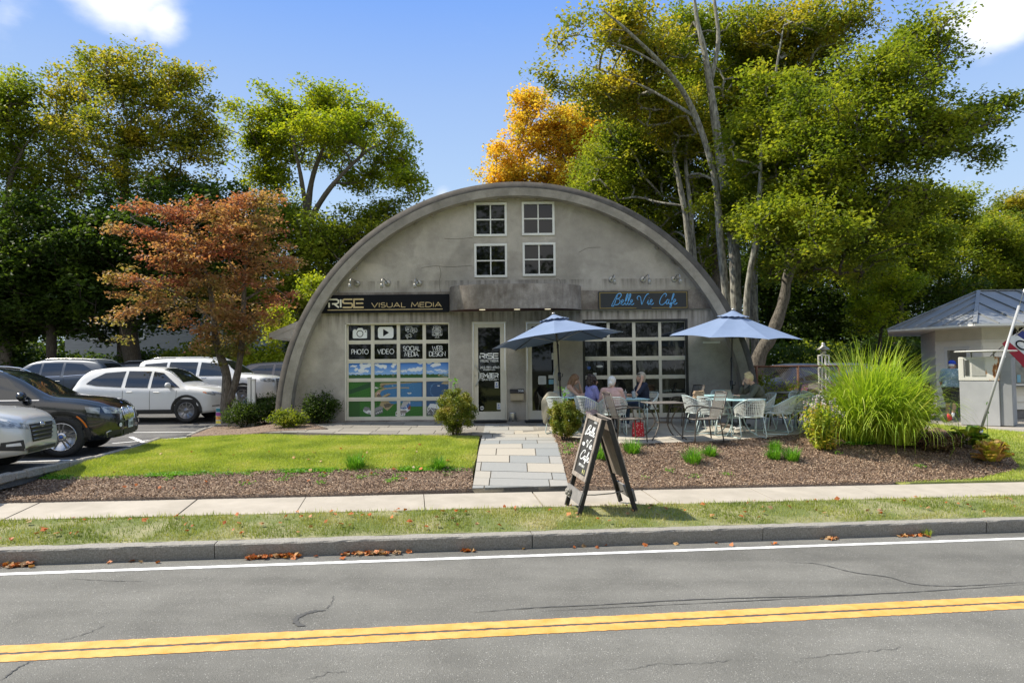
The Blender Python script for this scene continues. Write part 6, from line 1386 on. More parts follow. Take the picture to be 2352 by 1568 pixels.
def cloth(name, label, cat, p, pts, m, seed=1, thick=.02):
    """a heap of cloth: rumpled sheet over given outline rows"""
    rnd = random.Random(seed); P = [[(x + rnd.uniform(-.02, .02), y + rnd.uniform(-.02, .02), z + rnd.uniform(-.02, .02)) for x, y, z in row] for row in pts]
    P = [[tuple(v) for v in catmull(row, 4)] for row in P]; cols = list(zip(*P)); Q = [[tuple(v) for v in catmull(c_, 4)] for c_ in cols]
    mb = MB(); mb.grid(Q); mb.grid([[(a, b_ + thick, c_) for a, b_, c_ in row] for row in Q]); t = thing(name, label, cat, p); mb.build('fabric', m, t); return t
M_olive = mat('olive_cloth', (.10, .09, .06), (.16, .145, .10), scale=9, rough=.9, bump=.4, bscale=20); M_khaki = mat('khaki_cloth', (.26, .235, .18), (.34, .31, .24), scale=9, rough=.9, bump=.4, bscale=20); M_mauve = mat('mauve_cloth', (.22, .17, .19), (.33, .27, .29), scale=9, rough=.9, bump=.3)
p = pz(1290, 986)
cloth('jacket', 'khaki and olive jacket slung over the chair behind the clipped bush', 'jacket', (p.x - .28, p.y - .05, p.z), [[(-.10, 0, .86), (.02, -.05, .92), (.15, 0, .90), (.26, .02, .80)], [(-.16, -.05, .70), (0, -.09, .72), (.14, -.06, .72), (.24, -.02, .68)], [(-.15, -.05, .45), (-.02, -.1, .42), (.05, -.06, .5), (.1, -.02, .55)], [(-.14, -.03, .25), (-.08, -.05, .2), (-.02, -.03, .3), (.02, 0, .45)]], M_khaki, 2)
p = pz(1357, 985); cloth('cardigan', 'mauve cardigan hanging over the chair of the woman in lavender', 'cardigan', (p.x + .0, p.y - .28, p.z), [[(-.14, 0, .52), (0, -.03, .54), (.14, 0, .50)], [(-.13, -.03, .40), (0, -.06, .38), (.13, -.02, .38)], [(-.06, 0, .24), (.04, -.04, .22), (.10, 0, .28)]], M_mauve, 5)
for px0, py0, px1, py1, nm in ((1602, 1005, 1668, 1011, 'drain_cover'),):
    a = pz(px0, py1); b_ = pz(px1, py0); mb = MB(); zc = max(a.z, b_.z) + .012
    for k in range(16): x = a.x + (b_.x - a.x) * k / 15; mb.box((x, (a.y + b_.y) / 2, zc), (.012, abs(b_.y - a.y) + .1, .008))
    tag(mb.build(nm, M_brn), 'slotted metal drain cover in the patio paving near the front edge', 'drain cover')

# ================= PEOPLE =================
def skinm(n_, c): return mat(n_, c, tuple(v * .82 for v in c), scale=12, rough=.55, spec=.35)
M_skin = skinm('fair_skin', (.58, .36, .26)); M_skin2 = skinm('tanned_skin', (.46, .26, .175))
def cap_(mb, a, ra, b, rb, n=14, rings=5):
    a = Vector(a); b = Vector(b); d = (b - a); L = d.length; d = d.normalized() if L > 1e-6 else Vector((0, 0, 1)); q = d.to_track_quat('Z', 'Y').to_matrix(); prof = []
    for i in range(rings + 1): th = -pi / 2 + (pi / 2) * i / rings; prof.append((ra * math.cos(th), ra * math.sin(th)))
    for i in range(rings + 1): th = (pi / 2) * i / rings; prof.append((rb * math.cos(th), L + rb * math.sin(th)))
    vs = []
    for r_, z in prof:
        for j in range(n): an = 2 * pi * j / n; vs.append(a + q @ Vector((max(r_, 1e-4) * math.cos(an), max(r_, 1e-4) * math.sin(an), z)))
    fs = [[i * n + j, i * n + (j + 1) % n, (i + 1) * n + (j + 1) % n, (i + 1) * n + j] for i in range(len(prof) - 1) for j in range(n)]
    fs.append(list(range(n))[::-1]); fs.append([(len(prof) - 1) * n + j for j in range(n)]); mb.add(vs, fs, 0, True)
def remeshed(mb, name, m, parent, vox=.009, sm=4):
    o = mb.build(name, m, parent); md = o.modifiers.new('r', 'REMESH'); md.mode = 'VOXEL'; md.voxel_size = vox; md.use_smooth_shade = True
    m2 = o.modifiers.new('s', 'SMOOTH'); m2.factor = .5; m2.iterations = sm
    dg = bpy.context.evaluated_depsgraph_get(); me = bpy.data.meshes.new_from_object(o.evaluated_get(dg)); me.materials.clear(); me.materials.append(m); o.modifiers.clear(); o.data = me
    for p_ in me.polygons: p_.use_smooth = True
    return o
def person(label, loc, rz, J, top, trousers, shoes, hairm, hair, skin=M_skin, sleeve=.9, bare_leg=False, female=True, extras=None, look=(0, 0), sock=None):
    """J: joints in local metres, x forward, y left. look = (turn, nod) of the head in degrees"""
    t = thing('person', label, 'person', loc, rz); V_ = {k: Vector(v) for k, v in J.items() if k != 'girth'}
    hd = V_['head']; HM = Matrix.Rotation(R(look[0]), 3, 'Z') @ Matrix.Rotation(R(look[1]), 3, 'Y'); H = lambda x, y, z: hd + HM @ Vector((x, y, z))
    b = MB(); b.ell(H(-.005, 0, .03), (.092, .075, .098), HM, 20, 14); b.ell(H(.025, 0, -.035), (.062, .056, .078), HM, 18, 12); b.ell(H(.045, 0, -.088), (.030, .030, .022), HM)  # skull, face, chin
    cap_(b, H(.086, 0, .022), .010, H(.108, 0, -.018), .014); b.ell(H(.078, 0, -.052), (.018, .026, .012), HM)  # nose, lips
    for s_ in (1, -1): b.ell(H(-.008, s_ * .076, -.005), (.018, .010, .030), HM); b.ell(H(.060, s_ * .036, -.022), (.025, .022, .024), HM)
    ch = V_['chest']; pv = V_['pelvis']; nk = V_['neck']
    cap_(b, nk - (hd - nk) * .25, .058, hd + HM @ Vector((-.02, 0, -.04)), .050)
    def torso(mb, g):
        shw = (V_['sl'] - V_['sr']).length / 2; sp_ = (nk - pv).normalized(); side_ = (V_['sl'] - V_['sr']).normalized(); fw = side_.cross(sp_); Mx = Matrix((fw, side_, sp_)).transposed()
        mb.ell(pv + sp_ * .03, (.125 * GI + g, .17 * GI + g, .13 + g), Mx, 18, 12); mb.ell(pv.lerp(ch, .5), (.115 * GI + g, .145 * GI + g, .19 + g), Mx, 18, 12); mb.ell(ch, (.120 * GI + g, .165 * GI + g, .19 + g), Mx, 18, 12)
        mb.ell(ch.lerp(nk, .6), (.085 + g, .15 + g, .10 + g), Mx, 18, 12); cap_(mb, V_['sl'], .060 + g, V_['sr'], .060 + g)
        if female: 
            for s_ in (1, -1): mb.ell(ch + fw * .085 + side_ * s_ * .07 - sp_ * .02, (.06 + g, .065 + g, .065 + g), Mx)
    GI = J['girth'][0] if 'girth' in J else 1.0
    torso(b, 0)
    for s_ in 'lr':
        sh, el, wr = V_['s' + s_], V_['e' + s_], V_['w' + s_]; cap_(b, sh, .052, el, .038); cap_(b, el, .040, wr, .026)
        hp, kn, an = V_['h' + s_], V_['k' + s_], V_['a' + s_]; cap_(b, hp, .085, kn, .056); cap_(b, kn, .056, an, .036)
        # hand: palm, four fingers of different length, thumb off the side of the palm
        hdv = Vector(J.get('hand' + s_, tuple((wr - el).normalized()))).normalized(); pn_ = Vector(J.get('palm' + s_, (0, 0, -1))); pn_ = (pn_ - hdv * pn_.dot(hdv)).normalized(); sd_ = hdv.cross(pn_); 
        if s_ == 'r': sd_ = -sd_
        kn0 = wr + hdv * .088
        for k in range(4):
            a0 = wr + hdv * .02 + sd_ * (.012 * (k - 1.5)); a1 = kn0 + sd_ * (.019 * (k - 1.5)) - hdv * (.004 * abs(k - 1.2)); cap_(b, a0, .014, a1, .0115)
            Lf = (.070, .080, .074, .058)[k]; c1 = a1 + (hdv * .85 + pn_ * .5).normalized() * Lf * .5; c2_ = c1 + (hdv * .45 + pn_ * .9).normalized() * Lf * .5; cap_(b, a1, .0092, c1, .0085, 8, 3); cap_(b, c1, .0085, c2_, .0075, 8, 3)
        th0 = wr + hdv * .03 - sd_ * .022; th1 = th0 + (hdv * .6 - sd_ * .8 + pn_ * .3).normalized() * .038; cap_(b, th0, .012, th1, .0105, 8, 3); cap_(b, th1, .0105, th1 + (hdv * .9 - sd_ * .2 + pn_ * .4).normalized() * .034, .009, 8, 3)
    remeshed(b, 'body', skin, t, .0085, 3)
    # face details
    e = MB(); 
    for s_ in (1, -1): e.ell(H(.083, s_ * .031, .003), (.006, .010, .006), HM, 8, 6)
    e.build('eyes', M_signk, t); e = MB()
    for s_ in (1, -1): e.tube([H(.086, s_ * .018, .022), H(.090, s_ * .032, .027), H(.078, s_ * .047, .022)], .0035, 5)
    e.build('eyebrows', hairm, t); e = MB(); e.ell(H(.094, 0, -.052), (.006, .021, .006), HM, 10, 6); e.build('mouth', mat('lips', (.36, .10, .09), rough=.5), t)
    # clothes
    g = MB(); torso(g, .014)
    for s_ in 'lr':
        sh, el, wr = V_['s' + s_], V_['e' + s_], V_['w' + s_]
        if sleeve > 0:
            k = min(1, sleeve * 2); cap_(g, sh, .070, sh.lerp(el, k), .056 if k < 1 else .050)
            if sleeve > .5: cap_(g, el, .052, el.lerp(wr, (sleeve - .5) * 2), .042)
    if sleeve == 0:  # tank top: leave the shoulders out
        g = MB(); sp_ = (nk - pv).normalized(); side_ = (V_['sl'] - V_['sr']).normalized(); fw = side_.cross(sp_); Mx = Matrix((fw, side_, sp_)).transposed()
        g.ell(pv + sp_ * .03, (.140, .185, .15), Mx, 18, 12); g.ell(pv.lerp(ch, .5), (.13, .16, .2), Mx, 18, 12); g.ell(ch, (.134, .172, .17), Mx, 18, 12)
        for s_ in (1, -1): g.ell(ch + fw * .09 + side_ * s_ * .07 - sp_ * .02, (.068, .075, .072), Mx); cap_(g, ch + side_ * s_ * .09 + fw * .05, .045, nk - sp_ * .02 + side_ * s_ * .085 - fw * .0, .028)
    remeshed(g, 'top', top, t, .011, 4)
    g = MB(); cap_(g, V_['hl'], .105, V_['hr'], .105); g.ell(pv, (.135 * GI, .18 * GI, .12), Matrix.Identity(3))
    for s_ in 'lr':
        hp, kn, an = V_['h' + s_], V_['k' + s_], V_['a' + s_]
        if bare_leg: cap_(g, hp, .105, hp.lerp(kn, .85), .095)
        else: cap_(g, hp, .100, kn, .070); cap_(g, kn, .070, kn.lerp(an, .9), .052)
    remeshed(g, 'shorts' if bare_leg else 'trousers', trousers, t, .011, 4)
    for s_ in 'lr':
        an = V_['a' + s_]; d = Vector(J.get('foot' + s_, (1, 0, 0))); d.normalize(); g = MB(); f0 = an + Vector((0, 0, -.055)); cap_(g, f0 - d * .05, .036, f0 + d * .06, .040); cap_(g, f0 + d * .05, .040, f0 + d * .17 + Vector((0, 0, -.010)), .030); cap_(g, an + Vector((0, 0, -.01)), .04, f0, .042)
        remeshed(g, 'shoe', shoes, t, .010, 3)
        if sock: g = MB(); cap_(g, an, .040, an + (V_['k' + s_] - an).normalized() * .08, .042); g.build('sock', sock, t)
    # hair
    g = MB()
    if hair == 'long':
        g.ell(H(-.02, 0, .045), (.104, .090, .102), HM, 20, 14); cap_(g, H(-.06, 0, 0), .080, H(-.07, 0, -.13), .070); 
        for s_ in (1, -1): cap_(g, H(-.01, s_ * .072, .03), .034, H(.0, s_ * .078, -.15), .026); cap_(g, H(.0, s_ * .078, -.14), .026, H(.01, s_ * .07, -.23), .014)
    elif hair == 'bushy':
        rnd = random.Random(4); g.ell(H(-.03, 0, .05), (.115, .108, .11), HM, 20, 14)
        for k in range(60):
            a, z = rnd.uniform(.9, 5.4), rnd.uniform(-.12, .13); rr_ = .105 * math.sqrt(max(.2, 1 - (z / .16) ** 2)); g.ell(H(-.03 + rr_ * math.cos(a), rr_ * math.sin(a), z + .02), (.030, .030, .030), HM, 8, 6)
    elif hair == 'bun':
        g.ell(H(-.02, 0, .045), (.102, .090, .098), HM, 20, 14); g.ell(H(-.05, 0, .0), (.07, .078, .085), HM, 16, 12); g.ell(H(-.13, 0, -.03), (.045, .050, .045), HM); g.ell(H(-.12, .02, -.07), (.03, .035, .035), HM)
    elif hair == 'bob':
        g.ell(H(-.022, 0, .045), (.106, .092, .102), HM, 20, 14); cap_(g, H(-.05, 0, 0), .078, H(-.05, 0, -.06), .062)
        for s_ in (1, -1): cap_(g, H(.0, s_ * .070, .04), .034, H(.01, s_ * .074, -.07), .022)
        cap_(g, H(.06, .04, .09), .022, H(.085, -.02, .075), .016)
    elif hair == 'short':
        g.ell(H(-.022, 0, .045), (.103, .086, .098), HM, 20, 14); g.ell(H(-.045, 0, .0), (.066, .076, .07), HM, 16, 12)
        rnd = random.Random(9)
        for k in range(26): a = rnd.uniform(0, 6.28); g.ell(H(-.02 + .08 * math.cos(a) * rnd.random(), .07 * math.sin(a) * rnd.random(), .12 + rnd.uniform(0, .03)), (.025, .02, .02), HM, 8, 6)
    elif hair == 'fringe': g.ell(H(-.03, 0, -.005), (.088, .081, .06), HM, 18, 12)
    remeshed(g, 'hair', hairm, t, .008, 2)
    if extras: extras(t, H, HM, V_)
    return t
def cl(name, a, b_=None, sc_=14): return mat(name, a, b_ or tuple(v * .75 for v in a), scale=sc_, rough=.85, bump=.35, bscale=16)
M_hb = mat('brown_blond_hair', (.14, .07, .035), (.30, .17, .08), scale=30, rough=.5, stretch=(1, 1, .2)); M_hd = mat('dark_brown_hair', (.018, .010, .008), (.04, .022, .015), scale=40, rough=.5); M_hw = mat('white_hair', (.58, .56, .52), (.72, .71, .68), scale=30, rough=.5, stretch=(1, 1, .3)); M_hg = mat('grey_blond_hair', (.28, .24, .19), (.46, .42, .36), scale=30, rough=.5, stretch=(1, 1, .3)); M_hy = mat('blond_hair', (.50, .37, .17), (.66, .54, .32), scale=30, rough=.5)
M_jean = cl('denim', (.045, .075, .13)); M_wshoe = mat('white_trainer', (.6, .6, .6), rough=.6)
SEAT = dict(pelvis=(0, 0, .56), chest=(.02, 0, .83), neck=(.04, 0, 1.02), head=(.08, 0, 1.16), sl=(.03, .155, .98), sr=(.03, -.155, .98), hl=(.04, .09, .53), hr=(.04, -.09, .53), kl=(.45, .11, .52), kr=(.45, -.11, .52), al=(.47, .12, .10), ar=(.47, -.12, .10))
def J_(**k): d = dict(SEAT); d.update(k); return d
def at(px, py, dz=0): p = pz(px, py); return (p.x, p.y, p.z + dz)
person('woman in a white tank top with long light brown hair, sitting leftmost', at(1300, 970), R(-18), J_(chest=(.08, 0, .82), neck=(.15, 0, .98), head=(.23, 0, 1.10), sl=(.13, .155, .94), sr=(.13, -.155, .94), el=(.36, .15, .74), wl=(.33, .06, .98), er=(.34, -.16, .74), wr=(.50, -.02, .78), handl=(-.1, -.1, 1), palml=(-1, 0, 0)), cl('white_cotton', (.70, .69, .67)), M_jean, M_wshoe, M_hb, 'long', sleeve=0, look=(4, 22))
person('woman with bushy dark hair in a lavender patterned top', at(1357, 984), R(20), J_(neck=(.03, 0, 1.0), head=(.07, 0, 1.13), el=(.12, .24, .74), wl=(.36, .16, .76), er=(.14, -.22, .72), wr=(.40, -.12, .76)), flowered('lavender_cloth', (.20, .20, .46), (.36, .36, .60), 60), cl('black_trousers', (.02, .02, .025)), M_blk, M_hd, 'bushy', sleeve=.42, look=(-8, 2))
person('white-haired woman in a pink top seen from behind', at(1407, 988), R(84), J_(girth=(1.18,), chest=(.02, 0, .82), neck=(.04, 0, 1.0), head=(.07, -.01, 1.13), sl=(.02, .175, .95), sr=(.02, -.175, .95), el=(.10, .27, .72), wl=(.30, .16, .74), er=(.10, -.27, .72), wr=(.30, -.16, .74), ar=(.40, -.16, .10), al=(.34, .10, .10)), cl('pink_cloth', (.62, .40, .36)), cl('grey_leggings', (.16, .17, .19)), M_wshoe, M_hw, 'bun', sleeve=.8, look=(-22, 4))
def glasses(t, H, HM, V_):
    g = MB(); g.tube([H(.05, .075, .10), H(.09, .04, .085), H(.10, 0, .08), H(.09, -.04, .085), H(.05, -.075, .10)], .010, 6); g.build('sunglasses', M_blk, t)
person('woman in a navy top with grey blond hair, hand at her ear, facing left', at(1480, 971), R(192), J_(girth=(1.1,), head=(.07, 0, 1.15), el=(.26, .20, .78), wl=(.10, .13, 1.10), er=(.22, -.20, .74), wr=(.46, -.08, .76), handl=(-.3, -.2, 1), palml=(0, -1, 0)), cl('navy_cloth', (.010, .018, .045)), M_jean, M_wshoe, M_hg, 'bob', sleeve=.42, look=(5, -3), extras=glasses)
def watch(t, H, HM, V_):
    g = MB(); w, e_ = V_['wr'], V_['er']; d = (e_ - w).normalized(); cap_(g, w + d * .02, .033, w + d * .045, .034); g.build('wristband', M_blk, t)
person('person with short blond hair in a grey green sweater, chin on hand', at(1752, 977), R(180), J_(girth=(1.12,), chest=(.10, 0, .84), neck=(.19, 0, 1.01), head=(.29, 0, 1.14), sl=(.16, .17, .96), sr=(.16, -.17, .96), er=(.42, -.17, .78), wr=(.40, -.05, 1.02), el=(.34, .20, .74), wl=(.58, .12, .78), handr=(-.1, .1, 1), palmr=(-1, 0, 0)), cl('grey_green_wool', (.085, .088, .062), (.11, .112, .085)), cl('dark_jeans', (.03, .035, .045)), M_wshoe, M_hy, 'short', sleeve=.86, look=(0, 16), female=False, extras=watch)
M_cap = mat('blue_cap', (.01, .055, .45), rough=.7)
def capx(t, H, HM, V_):
    g = MB(); g.ell(H(-.02, 0, .065), (.104, .088, .078), HM, 20, 12); g.build('cap', M_cap, t); g = MB(); g.ell(H(.115, 0, .048), (.075, .062, .008), HM, 16, 6); g.build('cap_peak', M_cap, t); glasses_m = MB(); glasses_m.tube([H(.02, -.08, .02), H(.09, -.045, .012), H(.095, .045, .012), H(.02, .08, .02)], .005, 5); glasses_m.build('glasses', M_blk, t)
pm = PZ(2186, 964, -.18); pm = Vector((pm.x, pm.y, -.185))
person('man in a blue cap, floral shirt and dark shorts by the kiosk door', pm, R(42), dict(girth=(1.3,), pelvis=(0, 0, .90), chest=(.05, 0, 1.18), neck=(.12, 0, 1.40), head=(.20, -.01, 1.52), sl=(.10, .19, 1.36), sr=(.10, -.19, 1.36), el=(.10, .27, 1.08), wl=(.24, .25, .86), er=(.12, -.27, 1.08), wr=(.30, -.24, .90), hl=(0, .10, .86), hr=(0, -.10, .86), kl=(.16, .12, .50), kr=(-.04, -.10, .48), al=(.10, .14, .10), ar=(-.26, -.10, .12)), flowered('floral_shirt', (.20, .30, .32), (.45, .52, .54), 26), cl('dark_shorts', (.035, .033, .035)), mat('grey_trainer', (.12, .13, .15), (.2, .2, .22), scale=40, rough=.7), M_hw, 'fringe', skin=M_skin2, sleeve=.46, bare_leg=True, female=False, extras=capx, look=(-25, 8), sock=M_wl)
# ================= A-BOARD, KIOSK, CABINET, FLAG, FENCE =================
M_wood = mat('weathered_wood', (.12, .10, .085), (.42, .37, .32), scale=4, detail=7, rough=.9, bump=.5, bscale=30, stretch=(6, 6, .7)); M_dwood = mat('dark_stained_wood', (.012, .011, .010), (.035, .031, .027), scale=5, rough=.75, bump=.4, bscale=30, stretch=(5, 5, .6))
M_greyw = mat('grey_painted_wood', (.16, .155, .15), (.24, .23, .22), scale=6, rough=.8)
M_chalk = mat('chalkboard', (.02, .021, .021), (.035, .035, .034), scale=5, rough=.8); M_rope = mat('rope', (.20, .19, .16), (.42, .40, .36), scale=60, rough=.95, bump=1, bscale=80)
M_bback = mat('brown_panel', (.15, .125, .10), (.26, .22, .18), scale=5, rough=.9, stretch=(5, 5, .5))
f1 = PZ(1322, 1174, -.69); f2 = PZ(1302.5, 1160, -.66); b1 = PZ(1456, 1173, -.70); b2 = PZ(1437, 1158, -.67)
ctr = (f1 + f2 + b1 + b2) / 4; ab = thing('sandwich_board', 'weathered chalkboard A-frame sign with white cafe lettering on the grass strip', 'sandwich board', ctr)
H_ = 1.36; topm = PY(1377, 957, ctr.y) ; H_ = topm.z - ctr.z
wdir = ((f2 - f1) + (b2 - b1)).normalized(); wid = ((f2 - f1).length + (b2 - b1).length) / 2; ldir = ((b1 + b2) / 2 - (f1 + f2) / 2); half = ldir.length / 2; ldir.normalize(); ldir = (ldir - wdir * ldir.dot(wdir)).normalized(); up = Vector((0, 0, 1))
wid = .52
def leaf_(s_, nm):
    """one side of the A-frame: s_ = -1 the lettered one"""
    foot = ldir * (s_ * half); top_ = ldir * (s_ * .035) + up * H_; d = (top_ - foot); L = d.length; d.normalize(); nrm = (wdir.cross(d)).normalized(); nrm = nrm if nrm.dot(ldir) * s_ > 0 else -nrm
    pf = bpy.data.objects.new(nm, None)
    mb = MB()
    for q in (-1, 1): mb.beam(foot + wdir * (q * wid / 2), foot + wdir * (q * wid / 2) + d * L, .035, .062, nrm)
    o = mb.build('frame_legs', M_dwood, ab)
    a0, a1 = L * .335, L; mb = MB(); fr = nrm * .035
    for q in (-1, 1): mb.beam(foot + wdir * (q * (wid / 2 - .012)) + d * a0 + fr, foot + wdir * (q * (wid / 2 - .012)) + d * a1 + fr, .055, .022, nrm)
    for a in (a0 + .03, a1 - .03): mb.beam(foot - wdir * (wid / 2 - .04) + d * a + fr * 1.03, foot + wdir * (wid / 2 - .04) + d * a + fr * 1.03, .06, .022, nrm)
    mb.build('face_frame', M_wood, ab)
    mb = MB(); mb.beam(foot + d * (a0 + .02) + nrm * .022, foot + d * (a1 - .02) + nrm * .022, wid - .06, .012, nrm); bo = mb.build('chalk_panel' if s_ < 0 else 'back_panel', M_chalk if s_ < 0 else M_chalk, ab)
    mb = MB(); mb.beam(foot + d * (a0 + .02) - nrm * .0, foot + d * (a1 - .03) - nrm * .0, wid - .04, .008, nrm); mb.build('panel_back', M_bback, ab)
    mb = MB(); mb.beam(foot - wdir * (wid / 2 + .03) + d * L * .165 + nrm * .04, foot + wdir * (wid / 2 + .03) + d * L * .165 + nrm * .04, .17, .03, nrm); mb.build('foot_board', M_greyw, ab)
    return foot, d, nrm, L, a0, a1, bo
foot, d, nrm, L, a0, a1, bo = leaf_(-1, 'a'); leaf_(1, 'b')
EXb = wdir.copy()
if EXb.cross(d).dot(nrm) < 0: EXb = -EXb
def bp(u, a): return foot + EXb * u + d * a + nrm * .029
mb = MB(); SCb = dict(SC)
def scr(t, u, a, h, w, width):
    W0 = script(MB(), t, Vector((0, 0, 0)), h, .01, 1, EX=EXb, EZ=d, NN=nrm); script(mb, t, bp(u - width / 2, a), h, w, width / W0, EX=EXb, EZ=d, NN=nrm, off=.002)
scr('Belle', -.02, L * .795, .125, .014, .34); scr('Vie', .06, L * .665, .12, .014, .20); scr('Cafe', 0, L * .53, .13, .015, .34)
text(mb, 'OPEN', bp(.08, L * .93), EXb, d, nrm, .03, .006, .25, 1, center=True, off=.002); text(mb, 'OPEN DAILY', bp(-.03, L * .455), EXb, d, nrm, .032, .006, .2, .8, center=True, off=.002)
mb.build('chalk_lettering', M_wl, bo)
mb = MB(); text(mb, '8-3', bp(.09, L * .40), EXb, d, nrm, .05, .009, .2, .8, center=True, off=.002); mb.build('chalk_lettering', mat('yellow_chalk', (.6, .6, .25), rough=.9), bo)
mb = MB(); c0 = bp(-.14, L * .665); mb.add([c0 + EXb * x + d * y + nrm * .003 for x, y in ((-.04, .0), (.02, 0), (.03, .05), (-.05, .05))], [[0, 1, 2, 3]]); mb.ribbon(arc(-.05, .025, .018, .014, 60, 300, 8), .006, c0, EXb, d, nrm, .004); mb.build('cup_drawing', M_wl, bo)
mb = MB(); mb.tube([ldir * (-half * .84) + up * .215, ldir * (-half * .2) + up * .195, ldir * (half * .4) + up * .20, ldir * (half * .84) + up * .225], .009, 6)
mb.tube([ldir * (half * .70) + up * .22, ldir * (half * .66) + up * .14, ldir * (half * .68) + up * .09], .008, 6); mb.build('rope', M_rope, ab)
mb = MB(); rnd = random.Random(2); kc = ldir * (-half * .92) + up * .24 - wdir * 0 + wdir * (-.0)
kc = kc - ldir * .05 + wdir * (.10 if wdir.x < 0 else -.10)
for i in range(9): mb.ell(kc + Vector((rnd.uniform(-.03, .03), rnd.uniform(-.03, .03), rnd.uniform(-.035, .035))), (.032, .032, .032), None, 10, 7)
mb.build('rope_knot', M_rope, ab)
def siding(name, c):
    m = mat(name, c, tuple(v * .9 for v in c), scale=3, rough=.6); n, l, b = nodes_of(m); tcn = n.new('ShaderNodeTexCoord'); sp_ = n.new('ShaderNodeSeparateXYZ'); l.new(tcn.outputs['Object'], sp_.inputs[0])
    mu = n.new('ShaderNodeMath'); mu.operation = 'MULTIPLY'; mu.inputs[1].default_value = 1 / .215; l.new(sp_.outputs[2], mu.inputs[0]); fr = n.new('ShaderNodeMath'); fr.operation = 'FRACT'; l.new(mu.outputs[0], fr.inputs[0])
    bp_ = n.new('ShaderNodeBump'); bp_.inputs['Distance'].default_value = .02; bp_.inputs['Strength'].default_value = .9; bp_.invert = True; l.new(fr.outputs[0], bp_.inputs['Height']); l.new(bp_.outputs[0], b.inputs['Normal']); return m
M_sid = siding('white_siding', (.66, .64, .59))
ko = Vector((13.5, 19.6, -.19)); ks = thing('information_kiosk', 'white sided kiosk with hipped grey metal roof at the right edge', 'kiosk', ko)
W0_, W1_, W2_, W3_, W4_ = Vector((0, 0)), Vector((5.6, -.2)), Vector((5.6, 4.6)), Vector((1.0, 4.6)), Vector((-.42, 1.47))
def wallseg(a, b_, z0, z1, t_=.12, nm='wall', m=M_sid):
    mb = MB(); d_ = (b_ - a).normalized(); n_ = Vector((d_.y, -d_.x)) * t_; vs = [(*q, z) for z in (z0, z1) for q in (a, b_, b_ - n_, a - n_)]; mb.add(vs, [[3, 2, 1, 0], [4, 5, 6, 7], [0, 1, 5, 4], [1, 2, 6, 5], [2, 3, 7, 6], [3, 0, 4, 7]]); return mb.build(nm, m, ks)
def kx(px, y): return (px - 1176) / 1568 * y * 1.0
def lapwall(a, b_, z0, z1, holes=()):
    """clapboards, each board tilted out at its foot"""
    d_ = (b_ - a).normalized(); n_ = Vector((d_.y, -d_.x)); L_ = (b_ - a).length; mb = MB(); z = z0; st = .215
    while z < z1 - .01:
        zt = min(z + st, z1); segs = [(0, L_)]
        for h0, h1, hz0, hz1 in holes:
            if zt > hz0 + .02 and z < hz1 - .02: segs = [s2 for s in segs for s2 in ((s[0], min(s[1], h0)), (max(s[0], h1), s[1])) if s2[1] - s2[0] > .01]
        for s0, s1 in segs:
            p0, p1 = a + d_ * s0, a + d_ * s1; o1 = n_ * .036; o2 = n_ * .004
            vs = [(*(p0 + o1), z), (*(p1 + o1), z), (*(p1 + o2), zt), (*(p0 + o2), zt), (*(p0 - n_ * .1), z), (*(p1 - n_ * .1), z), (*(p1 - n_ * .1), zt), (*(p0 - n_ * .1), zt)]
            mb.add(vs, [[0, 1, 2, 3], [5, 4, 7, 6], [4, 5, 1, 0], [4, 0, 3, 7], [1, 5, 6, 2], [3, 2, 6, 7]])
        z = zt
    return mb.build('wall', M_kwall, ks)
M_kwall = mat('white_clapboard', (.82, .79, .70), (.88, .85, .77), scale=3, rough=.6)
Lb = (W0_ - W4_).length
lapwall(W4_, W0_, .25, 2.25, [(.42, 1.05, 0, 1.98)]); lapwall(W0_, W1_, .25, 2.25, [(.62, 4.2, .98, 1.95)])
wallseg(W4_, W0_, 2.25, 2.62, .1, 'frieze', M_cream); wallseg(W0_, W1_, 2.25, 2.62, .1, 'frieze', M_cream); wallseg(W4_, W0_, 0, .25, .14, 'plinth', M_greyw); wallseg(W0_, W1_, 0, .25, .14, 'plinth', M_greyw)
wallseg(W1_, W2_, 0, 2.62); wallseg(W2_, W3_, 0, 2.62); wallseg(W3_, W4_, 0, 2.62)
dd_ = (W0_ - W4_).normalized(); nn_ = Vector((dd_.y, -dd_.x)); A2 = lambda s_, o_: W4_ + dd_ * s_ + nn_ * o_
mb = MB()
for s0, s1, z0, z1 in ((.32, .42, 0, 2.08), (1.05, 1.15, 0, 2.08), (.42, 1.05, 1.98, 2.08)):
    p0, p1 = A2(s0, .035), A2(s1, .035); q0, q1 = A2(s0, -.02), A2(s1, -.02); mb.add([(*v, z) for z in (z0, z1) for v in (p0, p1, q1, q0)], [[3, 2, 1, 0], [4, 5, 6, 7], [0, 1, 5, 4], [1, 2, 6, 5], [2, 3, 7, 6], [3, 0, 4, 7]])
df = mb.build('door_frame', M_wfr, ks)
mb = MB(); p0, p1 = A2(.42, -.05), A2(1.05, -.05); mb.add([(*p0, 0), (*p1, 0), (*p1, 1.98), (*p0, 1.98)], [[0, 1, 2, 3]]); mb.build('doorway', mat('tan_interior', (.22, .20, .16), rough=.9), ks)
mb = MB(); p0, p1 = A2(.43, .02), A2(.50, -.5); mb.add([(*p0, 0), (*p1, 0), (*p1, 1.96), (*p0, 1.96)], [[0, 1, 2, 3], [3, 2, 1, 0]]); mb.build('door', M_wfr, ks)
dw = (W1_ - W0_).normalized(); nw_ = Vector((dw.y, -dw.x)); B2 = lambda s_, o_, z: (*(W0_ + dw * s_ + nw_ * o_), z)
